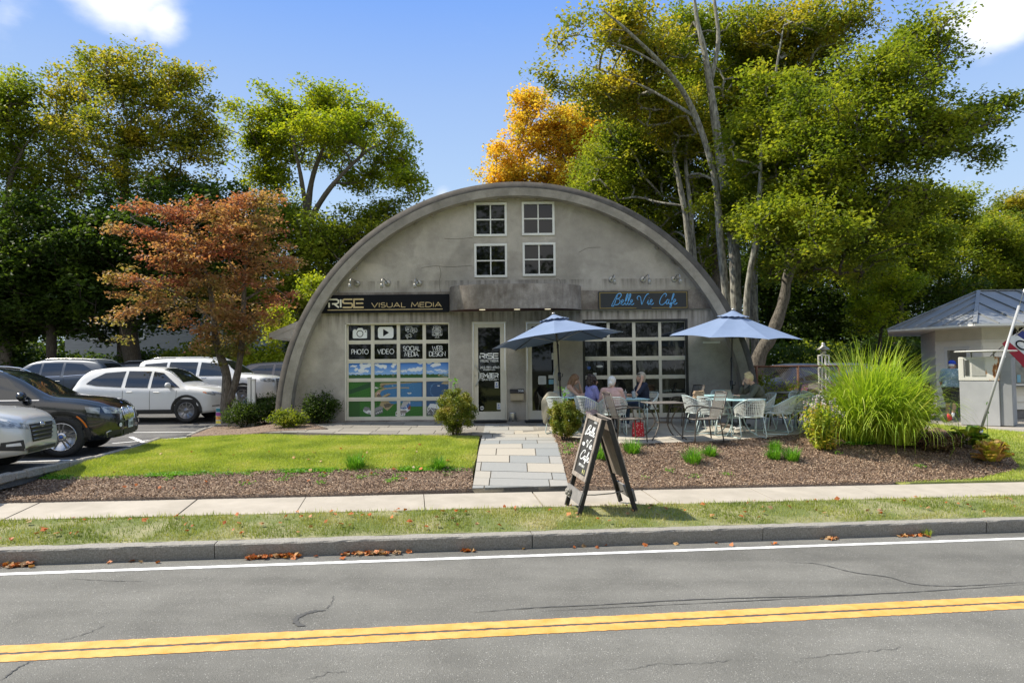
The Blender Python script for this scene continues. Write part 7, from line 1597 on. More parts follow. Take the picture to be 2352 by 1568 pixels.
def bx2(s0, s1, o0, o1, z0, z1, mb): mb.add([B2(s, o, z) for z in (z0, z1) for s, o in ((s0, o0), (s1, o0), (s1, o1), (s0, o1))], [[3, 2, 1, 0], [4, 5, 6, 7], [0, 1, 5, 4], [1, 2, 6, 5], [2, 3, 7, 6], [3, 0, 4, 7]])
mb = MB()
for s0, s1, z0, z1 in ((.55, .63, .98, 1.98), (4.2, 4.28, .98, 1.98), (.63, 4.2, 1.90, 1.98), (1.45, 1.50, 1.0, 1.9), (2.4, 2.45, 1.0, 1.9)): bx2(s0, s1, .035, -.02, z0, z1, mb)
wf_ = mb.build('window_frame', M_wfr, ks); mb = MB(); bx2(.6, 4.22, -.02, -.03, .99, 1.93, mb); mb.build('pane', mat('kiosk_glass', (.16, .17, .16), (.32, .32, .29), scale=5, rough=.06, spec=.8), wf_)
mb = MB(); bx2(.4, 4.4, .25, -.02, .93, .98, mb); mb.build('counter', M_wfr, ks); mb = MB(); mb.add([B2(.65, .23, .93), B2(.65, .02, .93), B2(.65, .02, .60), B2(.67, .23, .93), B2(.67, .02, .93), B2(.67, .02, .60)], [[0, 1, 2], [5, 4, 3], [0, 3, 4, 1], [0, 2, 5, 3]]); mb.build('bracket', M_wfr, ks)
rnd = random.Random(6)
for k in range(12):
    s0 = .68 + k * .13 + rnd.uniform(0, .03); mb = MB(); zz0 = 1.02 if k % 3 else 1.45; bx2(s0, s0 + rnd.uniform(.06, .11), -.012, -.018, zz0, zz0 + rnd.uniform(.16, .3), mb)
    mb.build('leaflet', [M_pap, mat('red_print', (.35, .10, .08), rough=.6), M_lbl, M_dark][k % 4], wf_)
mb = MB(); text(mb, 'INFORMATION', B2(.88, .02, 2.36), Vector((*dw, 0)), up, Vector((*nw_, 0)), .20, .05, .22, .85, off=.004); mb.build('lettering', M_signk, ks)
ze = 2.66; E0, E1, E2, E3, E4 = Vector((-.8, -.9, ze)), Vector((6.4, -1.1, ze)), Vector((6.4, 5.6, ze)), Vector((.4, 5.6, ze)), Vector((-1.6, 2.0, ze)); Ra = Vector((1.4, 2.1, ze + 1.22)); Rb = Vector((4.2, 2.1, ze + 1.22))
M_zinc = mat('grey_metal_roof', (.17, .18, .185), (.25, .26, .265), scale=1.5, detail=6, rough=.5, metal=.1)
mb = MB(); dn = Vector((0, 0, -.06)); vs = [E0, E1, E2, E3, E4, Ra, Rb]; mb.add(vs, [[4, 0, 5], [0, 1, 6, 5], [1, 2, 6], [2, 3, 5, 6], [3, 4, 5]]); mb.build('roof', M_zinc, ks)
mb = MB(); vs = [E0, E1, E2, E3, E4]; mb.add([v + Vector((0, 0, -.004)) for v in vs] + [v + dn for v in vs], [[i, 5 + i, 5 + (i + 1) % 5, (i + 1) % 5][::-1] for i in range(5)] + [[9, 8, 7, 6, 5]]); mb.build('eave', M_wfr, ks)
mb = MB()
for a_, b_, c_, k in ((E0, E1, (Ra, Rb), 11), (E4, E0, (Ra, Ra), 6)):
    for i in range(k + 1):
        t_ = i / k; foot_ = a_.lerp(b_, t_); e_ = (b_ - a_).normalized(); n3 = (b_ - a_).cross(c_[0] - a_).normalized(); upd = n3.cross(e_).normalized(); upd = upd if upd.z > 0 else -upd
        # run up until the hip
        best = None
        for (h0, h1) in ((a_, c_[0]), (b_, c_[1]), (c_[0], c_[1])):
            dd = h1 - h0; den = upd.cross(dd).dot(n3)
            if abs(den) < 1e-6: continue
            s2 = (h0 - foot_).cross(dd).dot(n3) / den; u2 = (h0 - foot_).cross(upd).dot(n3) / den
            if s2 > .05 and -.01 <= u2 <= 1.01 and (best is None or s2 < best): best = s2
        if best: mb.beam(foot_ + n3 * (.012 if n3.z > 0 else -.012), foot_ + upd * best + n3 * (.012 if n3.z > 0 else -.012), .022, .035, n3)
for a_, b_ in ((E0, Ra), (Ra, Rb), (E1, Rb), (E4, Ra)): mb.beam(a_ + up * .02, b_ + up * .02, .10, .03, up)
mb.build('roof_seam', M_zinc, ks)
a = PZ(2220, 979, -.20); c_ = thing('utility_cabinet', 'tall grey steel cabinet with rusty white louvred top section', 'cabinet', (a.x + .68, a.y + .38, -.19), R(-44))
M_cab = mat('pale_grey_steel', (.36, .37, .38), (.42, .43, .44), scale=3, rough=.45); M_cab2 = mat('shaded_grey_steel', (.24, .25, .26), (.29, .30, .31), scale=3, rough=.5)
M_rust = mat('rusted_white_enamel', (.66, .64, .58), (.66, .64, .58), scale=3, rough=.5); n, l, b = nodes_of(M_rust); tcn = n.new('ShaderNodeTexCoord'); sx_ = n.new('ShaderNodeSeparateXYZ'); l.new(tcn.outputs['Object'], sx_.inputs[0])
z_ = n.new('ShaderNodeTexNoise'); z_.inputs['Scale'].default_value = 6; z_.inputs['Detail'].default_value = 8; mp_ = n.new('ShaderNodeMapping'); mp_.inputs['Scale'].default_value = (2, 2, .7); l.new(tcn.outputs['Object'], mp_.inputs[0]); l.new(mp_.outputs[0], z_.inputs['Vector'])
r_ = n.new('ShaderNodeMapRange'); r_.inputs[1].default_value = .10; r_.inputs[2].default_value = .44; r_.inputs[4].default_value = .33; l.new(sx_.outputs[0], r_.inputs[0]); ad_ = n.new('ShaderNodeMath'); ad_.operation = 'ADD'; l.new(z_.outputs[0], ad_.inputs[0]); l.new(r_.outputs[0], ad_.inputs[1])
rp = n.new('ShaderNodeValToRGB'); e = rp.color_ramp.elements; e[0].position = .70; e[0].color = (.64, .63, .57, 1); e[1].position = .82; e[1].color = (.20, .065, .02, 1); x = e.new(.76); x.color = (.48, .22, .06, 1); l.new(ad_.outputs[0], rp.inputs[0]); l.new(rp.outputs[0], b.inputs['Base Color'])
mb = MB(); mb.box((0, 0, .56), (.84, .7, 1.12), bev=.01); mb.build('lower_housing', M_cab, c_); mb = MB(); mb.box((.0, 0, 1.43), (.86, .72, .60), bev=.012); uh = mb.build('upper_housing', M_rust, c_)
mb = MB(); mb.box((.55, .0, .86), (.26, .60, 1.70), bev=.01); mb.build('side_housing', M_cab2, c_)
mb = MB(); 
for k in range(22): mb.box((.0, -.368, 1.26 + k * .019), (.30, .012, .006))
mb.build('louvre', M_wfr, uh); mb = MB()
for k in range(16): mb.box((-.24, -.368, 1.27 + k * .025), (.09, .010, .012))
mb.box((-.31, -.365, 1.46), (.012, .012, .46)); mb.build('grille', M_dark, uh)
mb = MB()
for s_ in (-.20, .28): mb.tube([(s_, 0, 1.73), (s_, 0, 1.86)], .016, 8)
mb.build('post', M_wfr, c_); mb = MB(); mb.lathe([(0, .0), (.66, .0), (.68, .018), (.66, .03), (0, .045)], (.1, 0, 1.86), 40); mb.build('rain_disc', M_wfr, c_)
p0 = PG(2239, 1032); p0.z = yard_z(p0.x, p0.y); p1 = PY(2341, 702, p0.y - .25); fp_ = thing('flagpole', 'grey metal pole leaning to the right out of the hosta bed', 'pole', p0)
mb = MB(); v = p1 - p0; mb.tube([v * .12, v], .027, 12); mb.build('pole', M_cab, fp_); mb = MB(); mb.tube([(0, 0, -.2), v * .13], .022, 8); mb.tube([v * .10, v * .14], .045, 10); mb.build('socket', M_steel, fp_); mb = MB(); mb.tube([v * .99, v * .99 + (v.normalized() * .55)], .006, 5); mb.build('wire', M_steel, fp_)
fs = PY(2311, 830, 17.6); fl = thing('open_flag', 'red white and blue flag reading OPEN, hanging at the right edge', 'flag', PY(2290, 815, 17.9))
M_fr = mat('flag_red', (.30, .015, .035), rough=.8); M_fw = mat('flag_white', (.60, .62, .66), rough=.8); M_fb = mat('flag_navy', (.02, .03, .16), rough=.8)
O0 = PY(2348, 758, 17.8) - fl.location; O1 = PY(2302, 789, 17.8) - fl.location; dnv = (PY(2352 + 50, 905, 17.8) - PY(2302, 789, 17.8)); wv = (O0 - O1)
def fpt(u, v_): b_ = O1 + wv * u * (1 + .45 * v_) + dnv * v_; return b_ + Vector((0, .05 * math.sin(v_ * 9 + u * 3), -.0)) + Vector((.03 * math.sin(v_ * 7), 0, 0))
for u0, u1, m in ((0, .30, M_fr), (.30, .72, M_fw), (.72, 1.0, M_fb)):
    mb = MB(); mb.grid([[fpt(u0 + (u1 - u0) * i / 5, j / 16) for j in range(17)] for i in range(6)]); mb.grid([[fpt(u0 + (u1 - u0) * i / 5, j / 16) + Vector((0, .006, 0)) for j in range(17)] for i in range(6)]); mb.build('stripe', m, fl)
mb = MB()
for k, chh in enumerate('OPEN'):
    for st_ in GL[chh][1]:
        cl_ = len(st_) > 3 and st_[0] == st_[-1]; pts = []
        for a_, b_ in st_:
            q = fpt(.36 + .30 * b_, .10 + .22 * k + .16 * a_ / max(.6, GL[chh][0])) ; pts.append(q + Vector((0, -.012, 0)))
        L_, R_ = [], []
        for i in range(len(pts)):
            t_ = (pts[min(i + 1, len(pts) - 1)] - pts[max(i - 1, 0)]).normalized(); n_ = Vector((-t_.z, 0, t_.x)) * .021; L_.append(pts[i] + n_); R_.append(pts[i] - n_)
        mb.grid([L_, R_])
mb.build('lettering', M_signk, fl)
mb = MB(); mb.tube([PY(2275, 818, 18.7) - fl.location, PY(2350, 756, 17.6) - fl.location, PY(2375, 738, 17.3) - fl.location], .014, 7); mb.build('staff', M_lamp, fl)
lpb = Vector((PZ(1891, 905, -.2).x, 0, 0)); yl_ = 21.5; bx_ = (1891 - 1176) / 1568 * yl_; lt = thing('lantern_post', 'white slatted lantern post behind the fence, rising over the tall grass', 'lamp post', (bx_, yl_, ZL)); ztp = PY(1891, 785, yl_).z - ZL
mb = MB()
for sx_2 in (-1, 1):
    for sy_2 in (-1, 1): mb.box((sx_2 * .11, sy_2 * .11, (ztp - .42) / 2), (.04, .04, ztp - .42))
for k in range(1, 6): mb.box((0, 0, k * (ztp - .42) / 5), (.26, .26, .025))
mb.build('post', M_wfr, lt); mb = MB(); mb.lathe([(.07, 0), (.09, .05), (.07, .16), (.05, .17)], (0, 0, ztp - .40), 16); mb.build('lamp_glass', M_lamp, lt); mb = MB(); mb.lathe([(.20, 0), (.18, .03), (.07, .12), (.05, .16), (.06, .20), (0, .24)], (0, 0, ztp - .25), 18); mb.build('lamp_cap', M_lamp, lt)
M_rustp = mat('rusty_pipe', (.09, .035, .02), (.20, .10, .06), scale=14, rough=.9); M_wire = mat('rusty_wire', (.10, .075, .055), (.20, .17, .14), scale=20, rough=.7, metal=.2)
fa = Vector((6.25, 17.75, -.2)); fb_ = Vector((11.9, 20.9, -.2)); fe = thing('chain_link_fence', 'rusty chain-link fence running right from the foot of the arch', 'fence', fa)
vv = fb_ - fa; Lf = vv.length; vu = vv.normalized(); hf = 1.55
mb = MB(); s_ = .075
k = int((Lf + hf) / s_)
for i in range(k):
    for sg_ in (1, -1):
        x0 = i * s_ - (hf if sg_ > 0 else 0); a0_, a1_ = (x0, 0), (x0 + sg_ * hf, hf)
        if sg_ < 0: a0_, a1_ = (i * s_, 0), (i * s_ - hf, hf)
        # clip to 0..Lf
        (xa, za), (xb, zb_) = a0_, a1_
        def cl2(xa, za, xb, zb_):
            t0, t1 = 0, 1; dx = xb - xa
            for lim, s2 in ((0, 1), (Lf, -1)):
                if dx * s2 > 0: t0 = max(t0, (lim - xa) / dx)
                elif dx * s2 < 0: t1 = min(t1, (lim - xa) / dx)
            return t0, t1
        t0, t1 = cl2(xa, za, xb, zb_)
        if t1 - t0 < .02: continue
        pa, pb = (xa + (xb - xa) * t0, za + (zb_ - za) * t0), (xa + (xb - xa) * t1, za + (zb_ - za) * t1)
        mb.tube([vu * pa[0] + up * pa[1], vu * pb[0] + up * pb[1]], .0042, 3, cap=False)
mb.build('wire_mesh', M_wire, fe); mb = MB(); mb.tube([up * hf, vv + up * hf], .026, 8); mb.build('top_rail', M_rustp, fe)
for t_ in (0.02, .27, .54, .79, 1.0): mb = MB(); mb.tube([vv * t_, vv * t_ + up * (hf + .03)], .032, 10); mb.build('fence_post', M_rustp, fe)
for px, lab in ((573, 'white wooden post between the red-leaved tree and the arch, left one'), (583, 'white wooden post touching the left foot of the arch')):
    p = PZ(px, 945, -.15); q = (px - 1176) / 1568 * 18.6; tp = thing('white_post', lab, 'post', (q, 18.6, -.2), 0, 'white posts by the arch'); hh_ = PY(px, 868 if px < 575 else 872, 18.6).z + .2
    mb = MB(); mb.box((0, 0, hh_ / 2), (.085, .085, hh_)); mb.build('shaft', M_wfr, tp); mb = MB(); mb.box((0, 0, hh_ + .012), (.11, .11, .03), bev=.008); mb.build('post_cap', M_wfr, tp)
p = PG(504, 976); ys = thing('yard_sign', 'small colourful placard leaning at the foot of the red-leaved tree', 'sign', (p.x, p.y - .02, p.z), R(-25))
mb = MB(); mb.box((0, 0, .27), (.26, .01, .50)); brd = mb.build('placard', M_pap, ys)
for z, h, m in ((.44, .10, mat('teal_print', (.03, .20, .22), rough=.6)), (.32, .10, mat('magenta_print', (.32, .05, .25), rough=.6)), (.21, .10, mat('orange_print', (.60, .28, .05), rough=.6)), (.09, .08, mat('yellow_print', (.62, .50, .06), rough=.6))): mb = MB(); mb.box((0, -.008, z), (.24, .004, h)); mb.build('print', m, brd)
hs = thing('clapboard_house', 'pale clapboard house glimpsed between the trees behind the parked cars', 'house', (-22.5, 45, ZL))
mb = MB(); mb.prism([(-7, 0), (5, 0), (5, 5.6), (-1, 8.6), (-7, 5.6)], 0, 8, 'XZ'); mb.build('wall', siding('grey_siding', (.30, .30, .29)), hs)
for x in (-5, -2.2, 2.2): 
    for z in (1.1, 3.8): mb = MB(); mb.box((x, -.03, z + .6), (.95, .06, 1.3)); w_ = mb.build('window', M_wfr, hs); [MB().add([(x + q * .22 - .18, -.065, z + .05 + r_ * .6), (x + q * .22 + .18, -.065, z + .05 + r_ * .6), (x + q * .22 + .18, -.065, z + .58 + r_ * .6), (x + q * .22 - .18, -.065, z + .58 + r_ * .6)], [[0, 1, 2, 3]]).build('pane', M_glassd, w_) for q in (-1, 1) for r_ in (0, 1)]
mb = MB(); mb.prism([(-7.5, 5.3), (-1, 8.55), (5.5, 5.3), (5.5, 5.5), (-1, 8.8), (-7.5, 5.5)], -.3, 8.3, 'XZ'); mb.build('roof', M_roof, hs)
# ================= VEGETATION =================
def leaf_mesh(P, S, seed, wid=.62, up_bias=.5, dirs=None, droop=0.0):
    """P points, S sizes: one folded diamond per leaf"""
    g = np.random.default_rng(seed); n = len(P); nr = g.normal(size=(n, 3)); nr[:, 2] = np.abs(nr[:, 2]) + up_bias; nr /= np.linalg.norm(nr, axis=1)[:, None]
    t = g.normal(size=(n, 3)) if dirs is None else dirs + g.normal(size=(n, 3)) * .35
    t[:, 2] -= droop; t -= nr * np.sum(t * nr, axis=1)[:, None]; t /= np.linalg.norm(t, axis=1)[:, None] + 1e-9; b = np.cross(nr, t); S = S[:, None]
    V = np.empty((n, 4, 3)); V[:, 0] = P - t * S * .5; V[:, 2] = P + t * S * .5; V[:, 1] = P + b * S * wid * .5 + nr * S * .12 - t * S * .06; V[:, 3] = P - b * S * wid * .5 + nr * S * .12 - t * S * .06
    return V.reshape(-1, 3), np.arange(n * 4).reshape(n, 4), g.random(n)
def tree(name, label, base, trunks, blobs, ncl, lpc, lsize, csize, leafm, barkm, seed, group=None, cat='tree', shell=.55, gap=.0, r0=.16, flat=.6, tipr=.012, bn=5, wig=.12, hz=0):
    g = np.random.default_rng(seed); base = np.array(base, float); t = thing(name, label, cat, tuple(base), 0, group)
    if lsize < .3 and lsize > .12: ncl = int(ncl * 1.55); lpc = int(lpc * .78); csize *= .64; lsize *= .86; ncl = int(ncl * 1.12)
    # clump centres in the crown ellipsoids
    w = np.array([b[3] * b[4] * b[5] for b in blobs]) ** .7; w /= w.sum(); C = []
    for b, k in zip(blobs, np.maximum(2, (w * ncl)).astype(int)):
        d = g.normal(size=(k, 3)); d /= np.linalg.norm(d, axis=1)[:, None]; rad = (shell + (1 - shell) * g.random(k)) ** .8; rad *= np.where(g.random(k) < .28, g.random(k), 1); q_ = g.random(3) * 6; rad *= 1 + .30 * np.sin(d[:, 0] * 4 + q_[0]) * np.sin(d[:, 2] * 4.5 + q_[1]) + .14 * np.sin(d[:, 0] * 9 + q_[2])
        C.append(np.array(b[:3]) + d * rad[:, None] * np.array(b[3:6]))
    C = np.concatenate(C)
    ph = g.random(3) * 9; f = np.sin(C[:, 0] * 1.7 + ph[0]) + np.sin(C[:, 1] * 1.3 + ph[1]) + np.sin(C[:, 2] * 2.1 + ph[2]) + np.sin(C[:, 0] * 3.1 - C[:, 2] * 2.6); C = C[f > -2.2 + gap * 4]
    # skeleton
    nodes = []; par = []; rad = []
    for tr in trunks:
        Q = catmull([Vector(p[:3]) for p in tr], 5); rr_ = [p[3] for p in tr]; first_ = True
        for i, q in enumerate(Q):
            k = i / 5; a = int(min(k, len(rr_) - 1)); b_ = min(a + 1, len(rr_) - 1); nodes.append(np.array(q)); par.append(-1 if first_ else len(nodes) - 2); rad.append(rr_[a] + (rr_[b_] - rr_[a]) * (k - a)); first_ = False
    nt_ = len(nodes); NP = np.array(nodes); own = np.array(rad)
    d0 = np.array([np.min(np.linalg.norm(NP - c, axis=1)) for c in C]); order = np.argsort(d0); flow = [0.0] * nt_; paths = []
    for ci in order:
        c = C[ci]; D = np.linalg.norm(NP - c, axis=1); cost = D + np.maximum(0, NP[:, 2] - c[2] + .25 * D) * 1.6; cost[:nt_] *= np.where(own > .01, 1.0, 1)
        j = int(np.argmin(cost)); L_ = D[j]; k = max(2, int(L_ / .55)); prev = j; new = []
        side_ = g.normal(size=3) * wig * L_
        for q in range(1, k + 1):
            s_ = q / k; p = NP[j] + (c - NP[j]) * s_ + side_ * math.sin(pi * s_) + np.array([0, 0, .08 * L_ * math.sin(pi * s_)]); new.append(p); nodes.append(p); par.append(prev); prev = len(nodes) - 1; flow.append(0.0)
        NP = np.vstack([NP, new]); a = prev
        while a >= nt_: flow[a] += 1; a = par[a]
    mb = MB()
    for tr in trunks:
        Q = catmull([Vector(p[:3]) for p in tr], 5); rr_ = [p[3] for p in tr]; R_ = []
        for i in range(len(Q)): k = i / 5; a = int(min(k, len(rr_) - 1)); b_ = min(a + 1, len(rr_) - 1); R_.append((rr_[a] + (rr_[b_] - rr_[a]) * (k - a)) * (1 + .06 * math.sin(i * 1.7)))
        mb.tube([Vector(q) - Vector(base) for q in Q], R_, 10, cap=True)
    for i in range(nt_, len(nodes)):
        a = par[i]; ra = tipr * (flow[a] if a >= nt_ else flow[i]) ** .46; rb = tipr * flow[i] ** .46
        ra = min(ra, rb * 1.35, .05); rb = min(rb, .05)
        mb.tube([Vector(nodes[a] - base), Vector(nodes[i] - base)], [ra, rb], bn, cap=False)
    mb.build('trunk', barkm, t)
    n = len(C) * lpc; idx = np.repeat(np.arange(len(C)), lpc); off = np.clip(g.normal(size=(n, 3)), -1.7, 1.7) * np.array([1, 1, flat]) * csize * (0.75 + .5 * g.random((len(C), 1)))[idx]
    P = C[idx] + off - base; S = lsize * (.65 + .7 * g.random(n)); V, F, rn = leaf_mesh(P, S, seed + 1, up_bias=1.0)
    cr = g.random(len(C))[idx] * .5 + rn * .5
    if hz: zz_ = (P[:, 2] - P[:, 2].min()) / np.ptp(P[:, 2]); cr = cr * (1 - hz) + hz * zz_
    me = np_mesh('crown', V, F, mats=(leafm,), attr={'rnd': cr}); link('crown', me, t); return t
def S2(px, py, d): p = PY(px, py, d); return (p.x, p.y, p.z)
def SB(px, py, d, rx, ry=None, rd=None):
    """crown ellipsoid round a point at distance d, radii given as photo pixels at that distance"""
    ry = ry or rx * .8; k = d / 1568; return (*S2(px, py, d), rx * k, (rd or (rx + ry) / 2) * k, ry * k)
def TR(pts, d, rs, dd=None): return [(*S2(px, py, d + (dd[i] if dd else 0)), r_) for i, ((px, py), r_) in enumerate(zip(pts, rs))]
bark = lambda n_, a, b_, s_=9: mat(n_, a, b_, scale=s_, detail=8, rough=.95, bump=1, bscale=22, stretch=(3, 3, .8), lo=.35, hi=.65)
M_bark = bark('grey_bark', (.07, .058, .045), (.21, .18, .14)); M_barkl = bark('lichen_bark', (.10, .09, .075), (.38, .37, .30), 5); M_barkm = bark('mottled_bark', (.04, .033, .026), (.17, .15, .12)); M_barkd = bark('dark_bark', (.035, .028, .02), (.09, .075, .055))
L_green = leafmat('green_leaves', [(.055, .095, .012), (.13, .185, .018), (.25, .29, .026), (.38, .37, .04)])
L_gold = leafmat('green_gold_leaves', [(.06, .10, .014), (.16, .20, .022), (.34, .31, .035), (.52, .38, .04)])
L_bright = leafmat('yellow_green_leaves', [(.08, .13, .012), (.18, .25, .015), (.32, .36, .02), (.44, .42, .03)])
L_dark = leafmat('dark_leaves', [(.022, .045, .010), (.04, .075, .012), (.07, .115, .016), (.12, .17, .02)])
L_orange = leafmat('orange_leaves', [(.28, .30, .035), (.52, .40, .045), (.66, .42, .05), (.60, .30, .045)])
L_red = leafmat('red_leaves', [(.10, .14, .03), (.22, .19, .06), (.36, .21, .10), (.33, .11, .07), (.18, .08, .065)], nscale=.7)
GZ = -.25
def gtree(label, px, d, trunkpts, blobs, ncl, lpc, leafm, seed, ls=.20, cs=.55, rs=(.28, .2, .12, .05), barkm=None, **k):
    pts = [(px, None)] + trunkpts; b = S2(px, 900, d); b = (b[0], b[1], GZ)
    tr = [[(*b, rs[0])] + [(*S2(x, y, d), r_) for (x, y), r_ in zip(trunkpts, rs[1:])]]
    return tree(k.pop('name', 'maple_tree'), label, b, tr + k.pop('more', []), [SB(x, y, d + dz, rx, ry) for x, y, dz, rx, ry in blobs], ncl, lpc, ls, cs, leafm, barkm or M_bark, seed, **k)
gtree('tall green maple cut off by the left edge of the picture', 20, 33, [(10, 640), (20, 430), (60, 330)], [(30, 300, 0, 90, 110), (-60, 300, 2, 110, 130), (70, 430, 1, 85, 70), (10, 520, 0, 120, 90), (-20, 230, 0, 60, 50), (60, 200, 0, 35, 35)], 300, 90, L_green, 101, group='tall trees behind the car park')
gtree('tall golden green maple with spreading limbs, behind the black SUV', 290, 34, [(285, 700), (285, 520), (290, 330)], [(290, 190, 0, 110, 75), (190, 230, 1, 90, 70), (400, 200, 0, 70, 70), (130, 300, 1, 70, 70), (440, 290, 0, 70, 90), (300, 310, -1, 130, 90), (200, 390, 0, 110, 80), (400, 400, 0, 100, 80)], 430, 90, L_gold, 102, rs=(.42, .34, .26, .10), group='tall trees behind the car park', gap=.35)
gtree('dark broad tree filling the shade between the golden maple and the red tree', 330, 32, [(295, 760), (310, 620), (330, 500)], [(120, 560, 0, 170, 110), (330, 540, 0, 170, 110), (480, 500, 1, 110, 110), (60, 700, 0, 140, 90), (240, 690, 0, 160, 90), (430, 650, 0, 150, 110), (560, 600, 2, 90, 130)], 620, 95, L_dark, 103, ls=.24, rs=(.45, .38, .25, .1), barkm=M_barkd, group='tall trees behind the car park')
gtree('dark tree at the far left above the parked cars', 110, 31.5, [(118, 760), (90, 640), (60, 560)], [(40, 640, 0, 130, 110), (150, 640, 1, 120, 100), (20, 760, 2, 90, 50)], 300, 90, L_dark, 104, ls=.22, rs=(.25, .2, .14, .05), barkm=M_barkd, group='tall trees behind the car park')
b1_ = S2(700, 900, 36); lim = lambda pts, rs, d=36: [(*S2(x, y, d + q), r_) for (x, y, q), r_ in zip(pts, rs)]
tree('maple_tree', 'rounded yellow green maple with pale forking limbs, left of the arch top', (b1_[0], b1_[1], GZ), [[(b1_[0], b1_[1], GZ, .40)] + lim([(700, 640, 0), (705, 500, 0), (720, 400, 0), (760, 300, 0)], (.30, .2, .13, .05)), lim([(700, 560, 0), (650, 460, 1), (600, 350, 1), (570, 290, 0)], (.18, .13, .08, .03)), lim([(702, 520, 0), (760, 430, -1), (840, 350, -1), (900, 320, 0)], (.18, .12, .07, .03)), lim([(706, 500, 0), (690, 400, -1), (670, 300, -1), (680, 240, 0)], (.15, .10, .06, .03))],
     [SB(*a) for a in ((740, 240, 36, 110, 42), (630, 265, 36, 85, 48), (840, 290, 36, 80, 50), (580, 330, 37, 65, 50), (900, 350, 36, 58, 50), (930, 420, 35, 48, 40), (530, 300, 36, 45, 30), (700, 330, 38, 130, 50), (740, 300, 34, 120, 45), (610, 410, 37, 70, 40), (850, 400, 37, 80, 40), (660, 480, 36, 60, 40))], 480, 85, .20, .50, L_bright, M_bark, 105, group='tall trees behind the car park', gap=.25, shell=.7)
gtree('dark lower tree between the yellow green maple and the arch', 760, 33, [(760, 780), (770, 700), (780, 600)], [(700, 560, 0, 90, 90), (800, 540, 2, 110, 60), (650, 680, 0, 80, 90), (760, 640, 3, 100, 90), (880, 500, 3, 60, 40), (620, 520, 0, 60, 70), (560, 700, 1, 80, 80)], 420, 90, L_green, 106, ls=.2, cs=.5, barkm=M_barkd, group='tall trees behind the car park')
gtree('small bright green sapling against the left flank of the arch', 735, 26, [(730, 800), (728, 700), (725, 660)], [(722, 655, 0, 34, 30), (640, 745, 0, 30, 40)], 46, 70, L_bright, 107, ls=.14, cs=.28, rs=(.06, .05, .04, .02), group='tall trees behind the car park')
gtree('orange autumn maple rising behind the top of the arch', 1260, 44, [(1260, 640), (1262, 500), (1265, 380)], [(1250, 300, 0, 85, 80), (1170, 370, 0, 70, 60), (1310, 330, 1, 80, 90), (1220, 240, 0, 50, 45), (1160, 420, 0, 60, 35), (1270, 410, 0, 120, 50), (1350, 400, 0, 80, 60), (1360, 300, 2, 70, 70)], 360, 90, L_orange, 110, ls=.24, cs=.55, gap=.12)
RG = 'tall trees right of the arch'
def rtree(label, base, limbs, blobs, ncl, lpc, leafm, seed, barkm=None, **k):
    dzo = k.pop('dzo', 1.0); d = base[1]; b = S2(base[0], 900, d); b = (b[0], b[1], GZ)
    tr = [[(*b, limbs[0][0][3] * .9)] + [(*S2(x, y, d + q), r_ * .8) for x, y, q, r_ in limbs[0]]] + [[(*S2(x, y, d + q), r_ * .8) for x, y, q, r_ in l_] for l_ in limbs[1:]]
    return tree('maple_tree', label, b, tr, [SB(x, y, d + dz + dzo, rx, ry) for x, y, dz, rx, ry in blobs], ncl, lpc, k.pop('ls', .17), k.pop('cs', .48), leafm, barkm or M_barkl, seed, group=RG, **k)
rtree('tall maple with pale leaning trunk reaching left over the arch', (1670, 25), [[(1668, 700, 0, .19), (1655, 560, 0, .17), (1640, 400, 0, .15), (1590, 250, 0, .13), (1530, 160, -1, .10), (1440, 70, -2, .06), (1380, 20, -2, .03)], [(1540, 165, -1, .06), (1440, 110, -1, .04), (1330, 80, -1, .02)], [(1600, 270, 0, .08), (1480, 200, 1, .05), (1350, 150, 1, .02)]],
      [(1340, 90, -2, 75, 55), (1420, 60, -1, 100, 60), (1300, 170, 0, 55, 45), (1500, 120, 1, 90, 60), (1480, 230, 2, 90, 70), (1390, 210, 1, 80, 55), (1560, 300, 3, 70, 90)], 330, 90, L_gold, 121, gap=.25)
rtree('tall maple with forked pale top, its trunk left of centre in the right group', (1690, 27), [[(1690, 700, 0, .28), (1685, 560, 0, .27), (1660, 400, 0, .24), (1640, 260, 0, .20), (1620, 130, 0, .15), (1600, 40, 0, .10), (1590, -60, 0, .04)], [(1632, 190, 0, .13), (1650, 90, 0, .10), (1640, -20, 0, .07), (1660, -90, 0, .03)]],
      [(1600, 60, 1, 90, 90), (1700, 80, 2, 100, 80), (1640, 250, 3, 120, 90), (1560, 400, 3, 100, 110), (1480, 390, 4, 100, 90), (1420, 330, 3, 90, 70), (1700, 350, 3, 110, 110), (1470, 520, 4, 90, 60), (1600, 560, 5, 100, 80)], 560, 90, L_green, 122, gap=.15)
rtree('maple with twin pale trunks close behind the arch roof', (1590, 29), [[(1585, 620, 0, .17), (1575, 500, 0, .16), (1550, 360, 0, .12), (1540, 240, 0, .06)], [(1598, 640, 0, .15), (1585, 470, 0, .13), (1575, 360, 0, .08), (1590, 250, 0, .03)]],
      [(1540, 270, 2, 90, 100), (1450, 450, 3, 110, 70), (1400, 400, 5, 90, 80), (1520, 560, 4, 80, 60), (1360, 450, 5, 60, 40)], 340, 90, L_green, 123)
rtree('tall maple with grey green trunk in the middle of the right group', (1740, 27), [[(1730, 640, 0, .20), (1745, 500, 0, .17), (1760, 350, 0, .13), (1780, 180, 0, .07), (1800, 60, 0, .03)]],
      [(1800, 90, 1, 130, 80), (1860, 200, 2, 150, 110), (1760, 300, 2, 130, 120), (1900, 60, 1, 120, 70), (1820, 420, 2, 150, 110)], 520, 90, L_gold, 124, gap=.1)
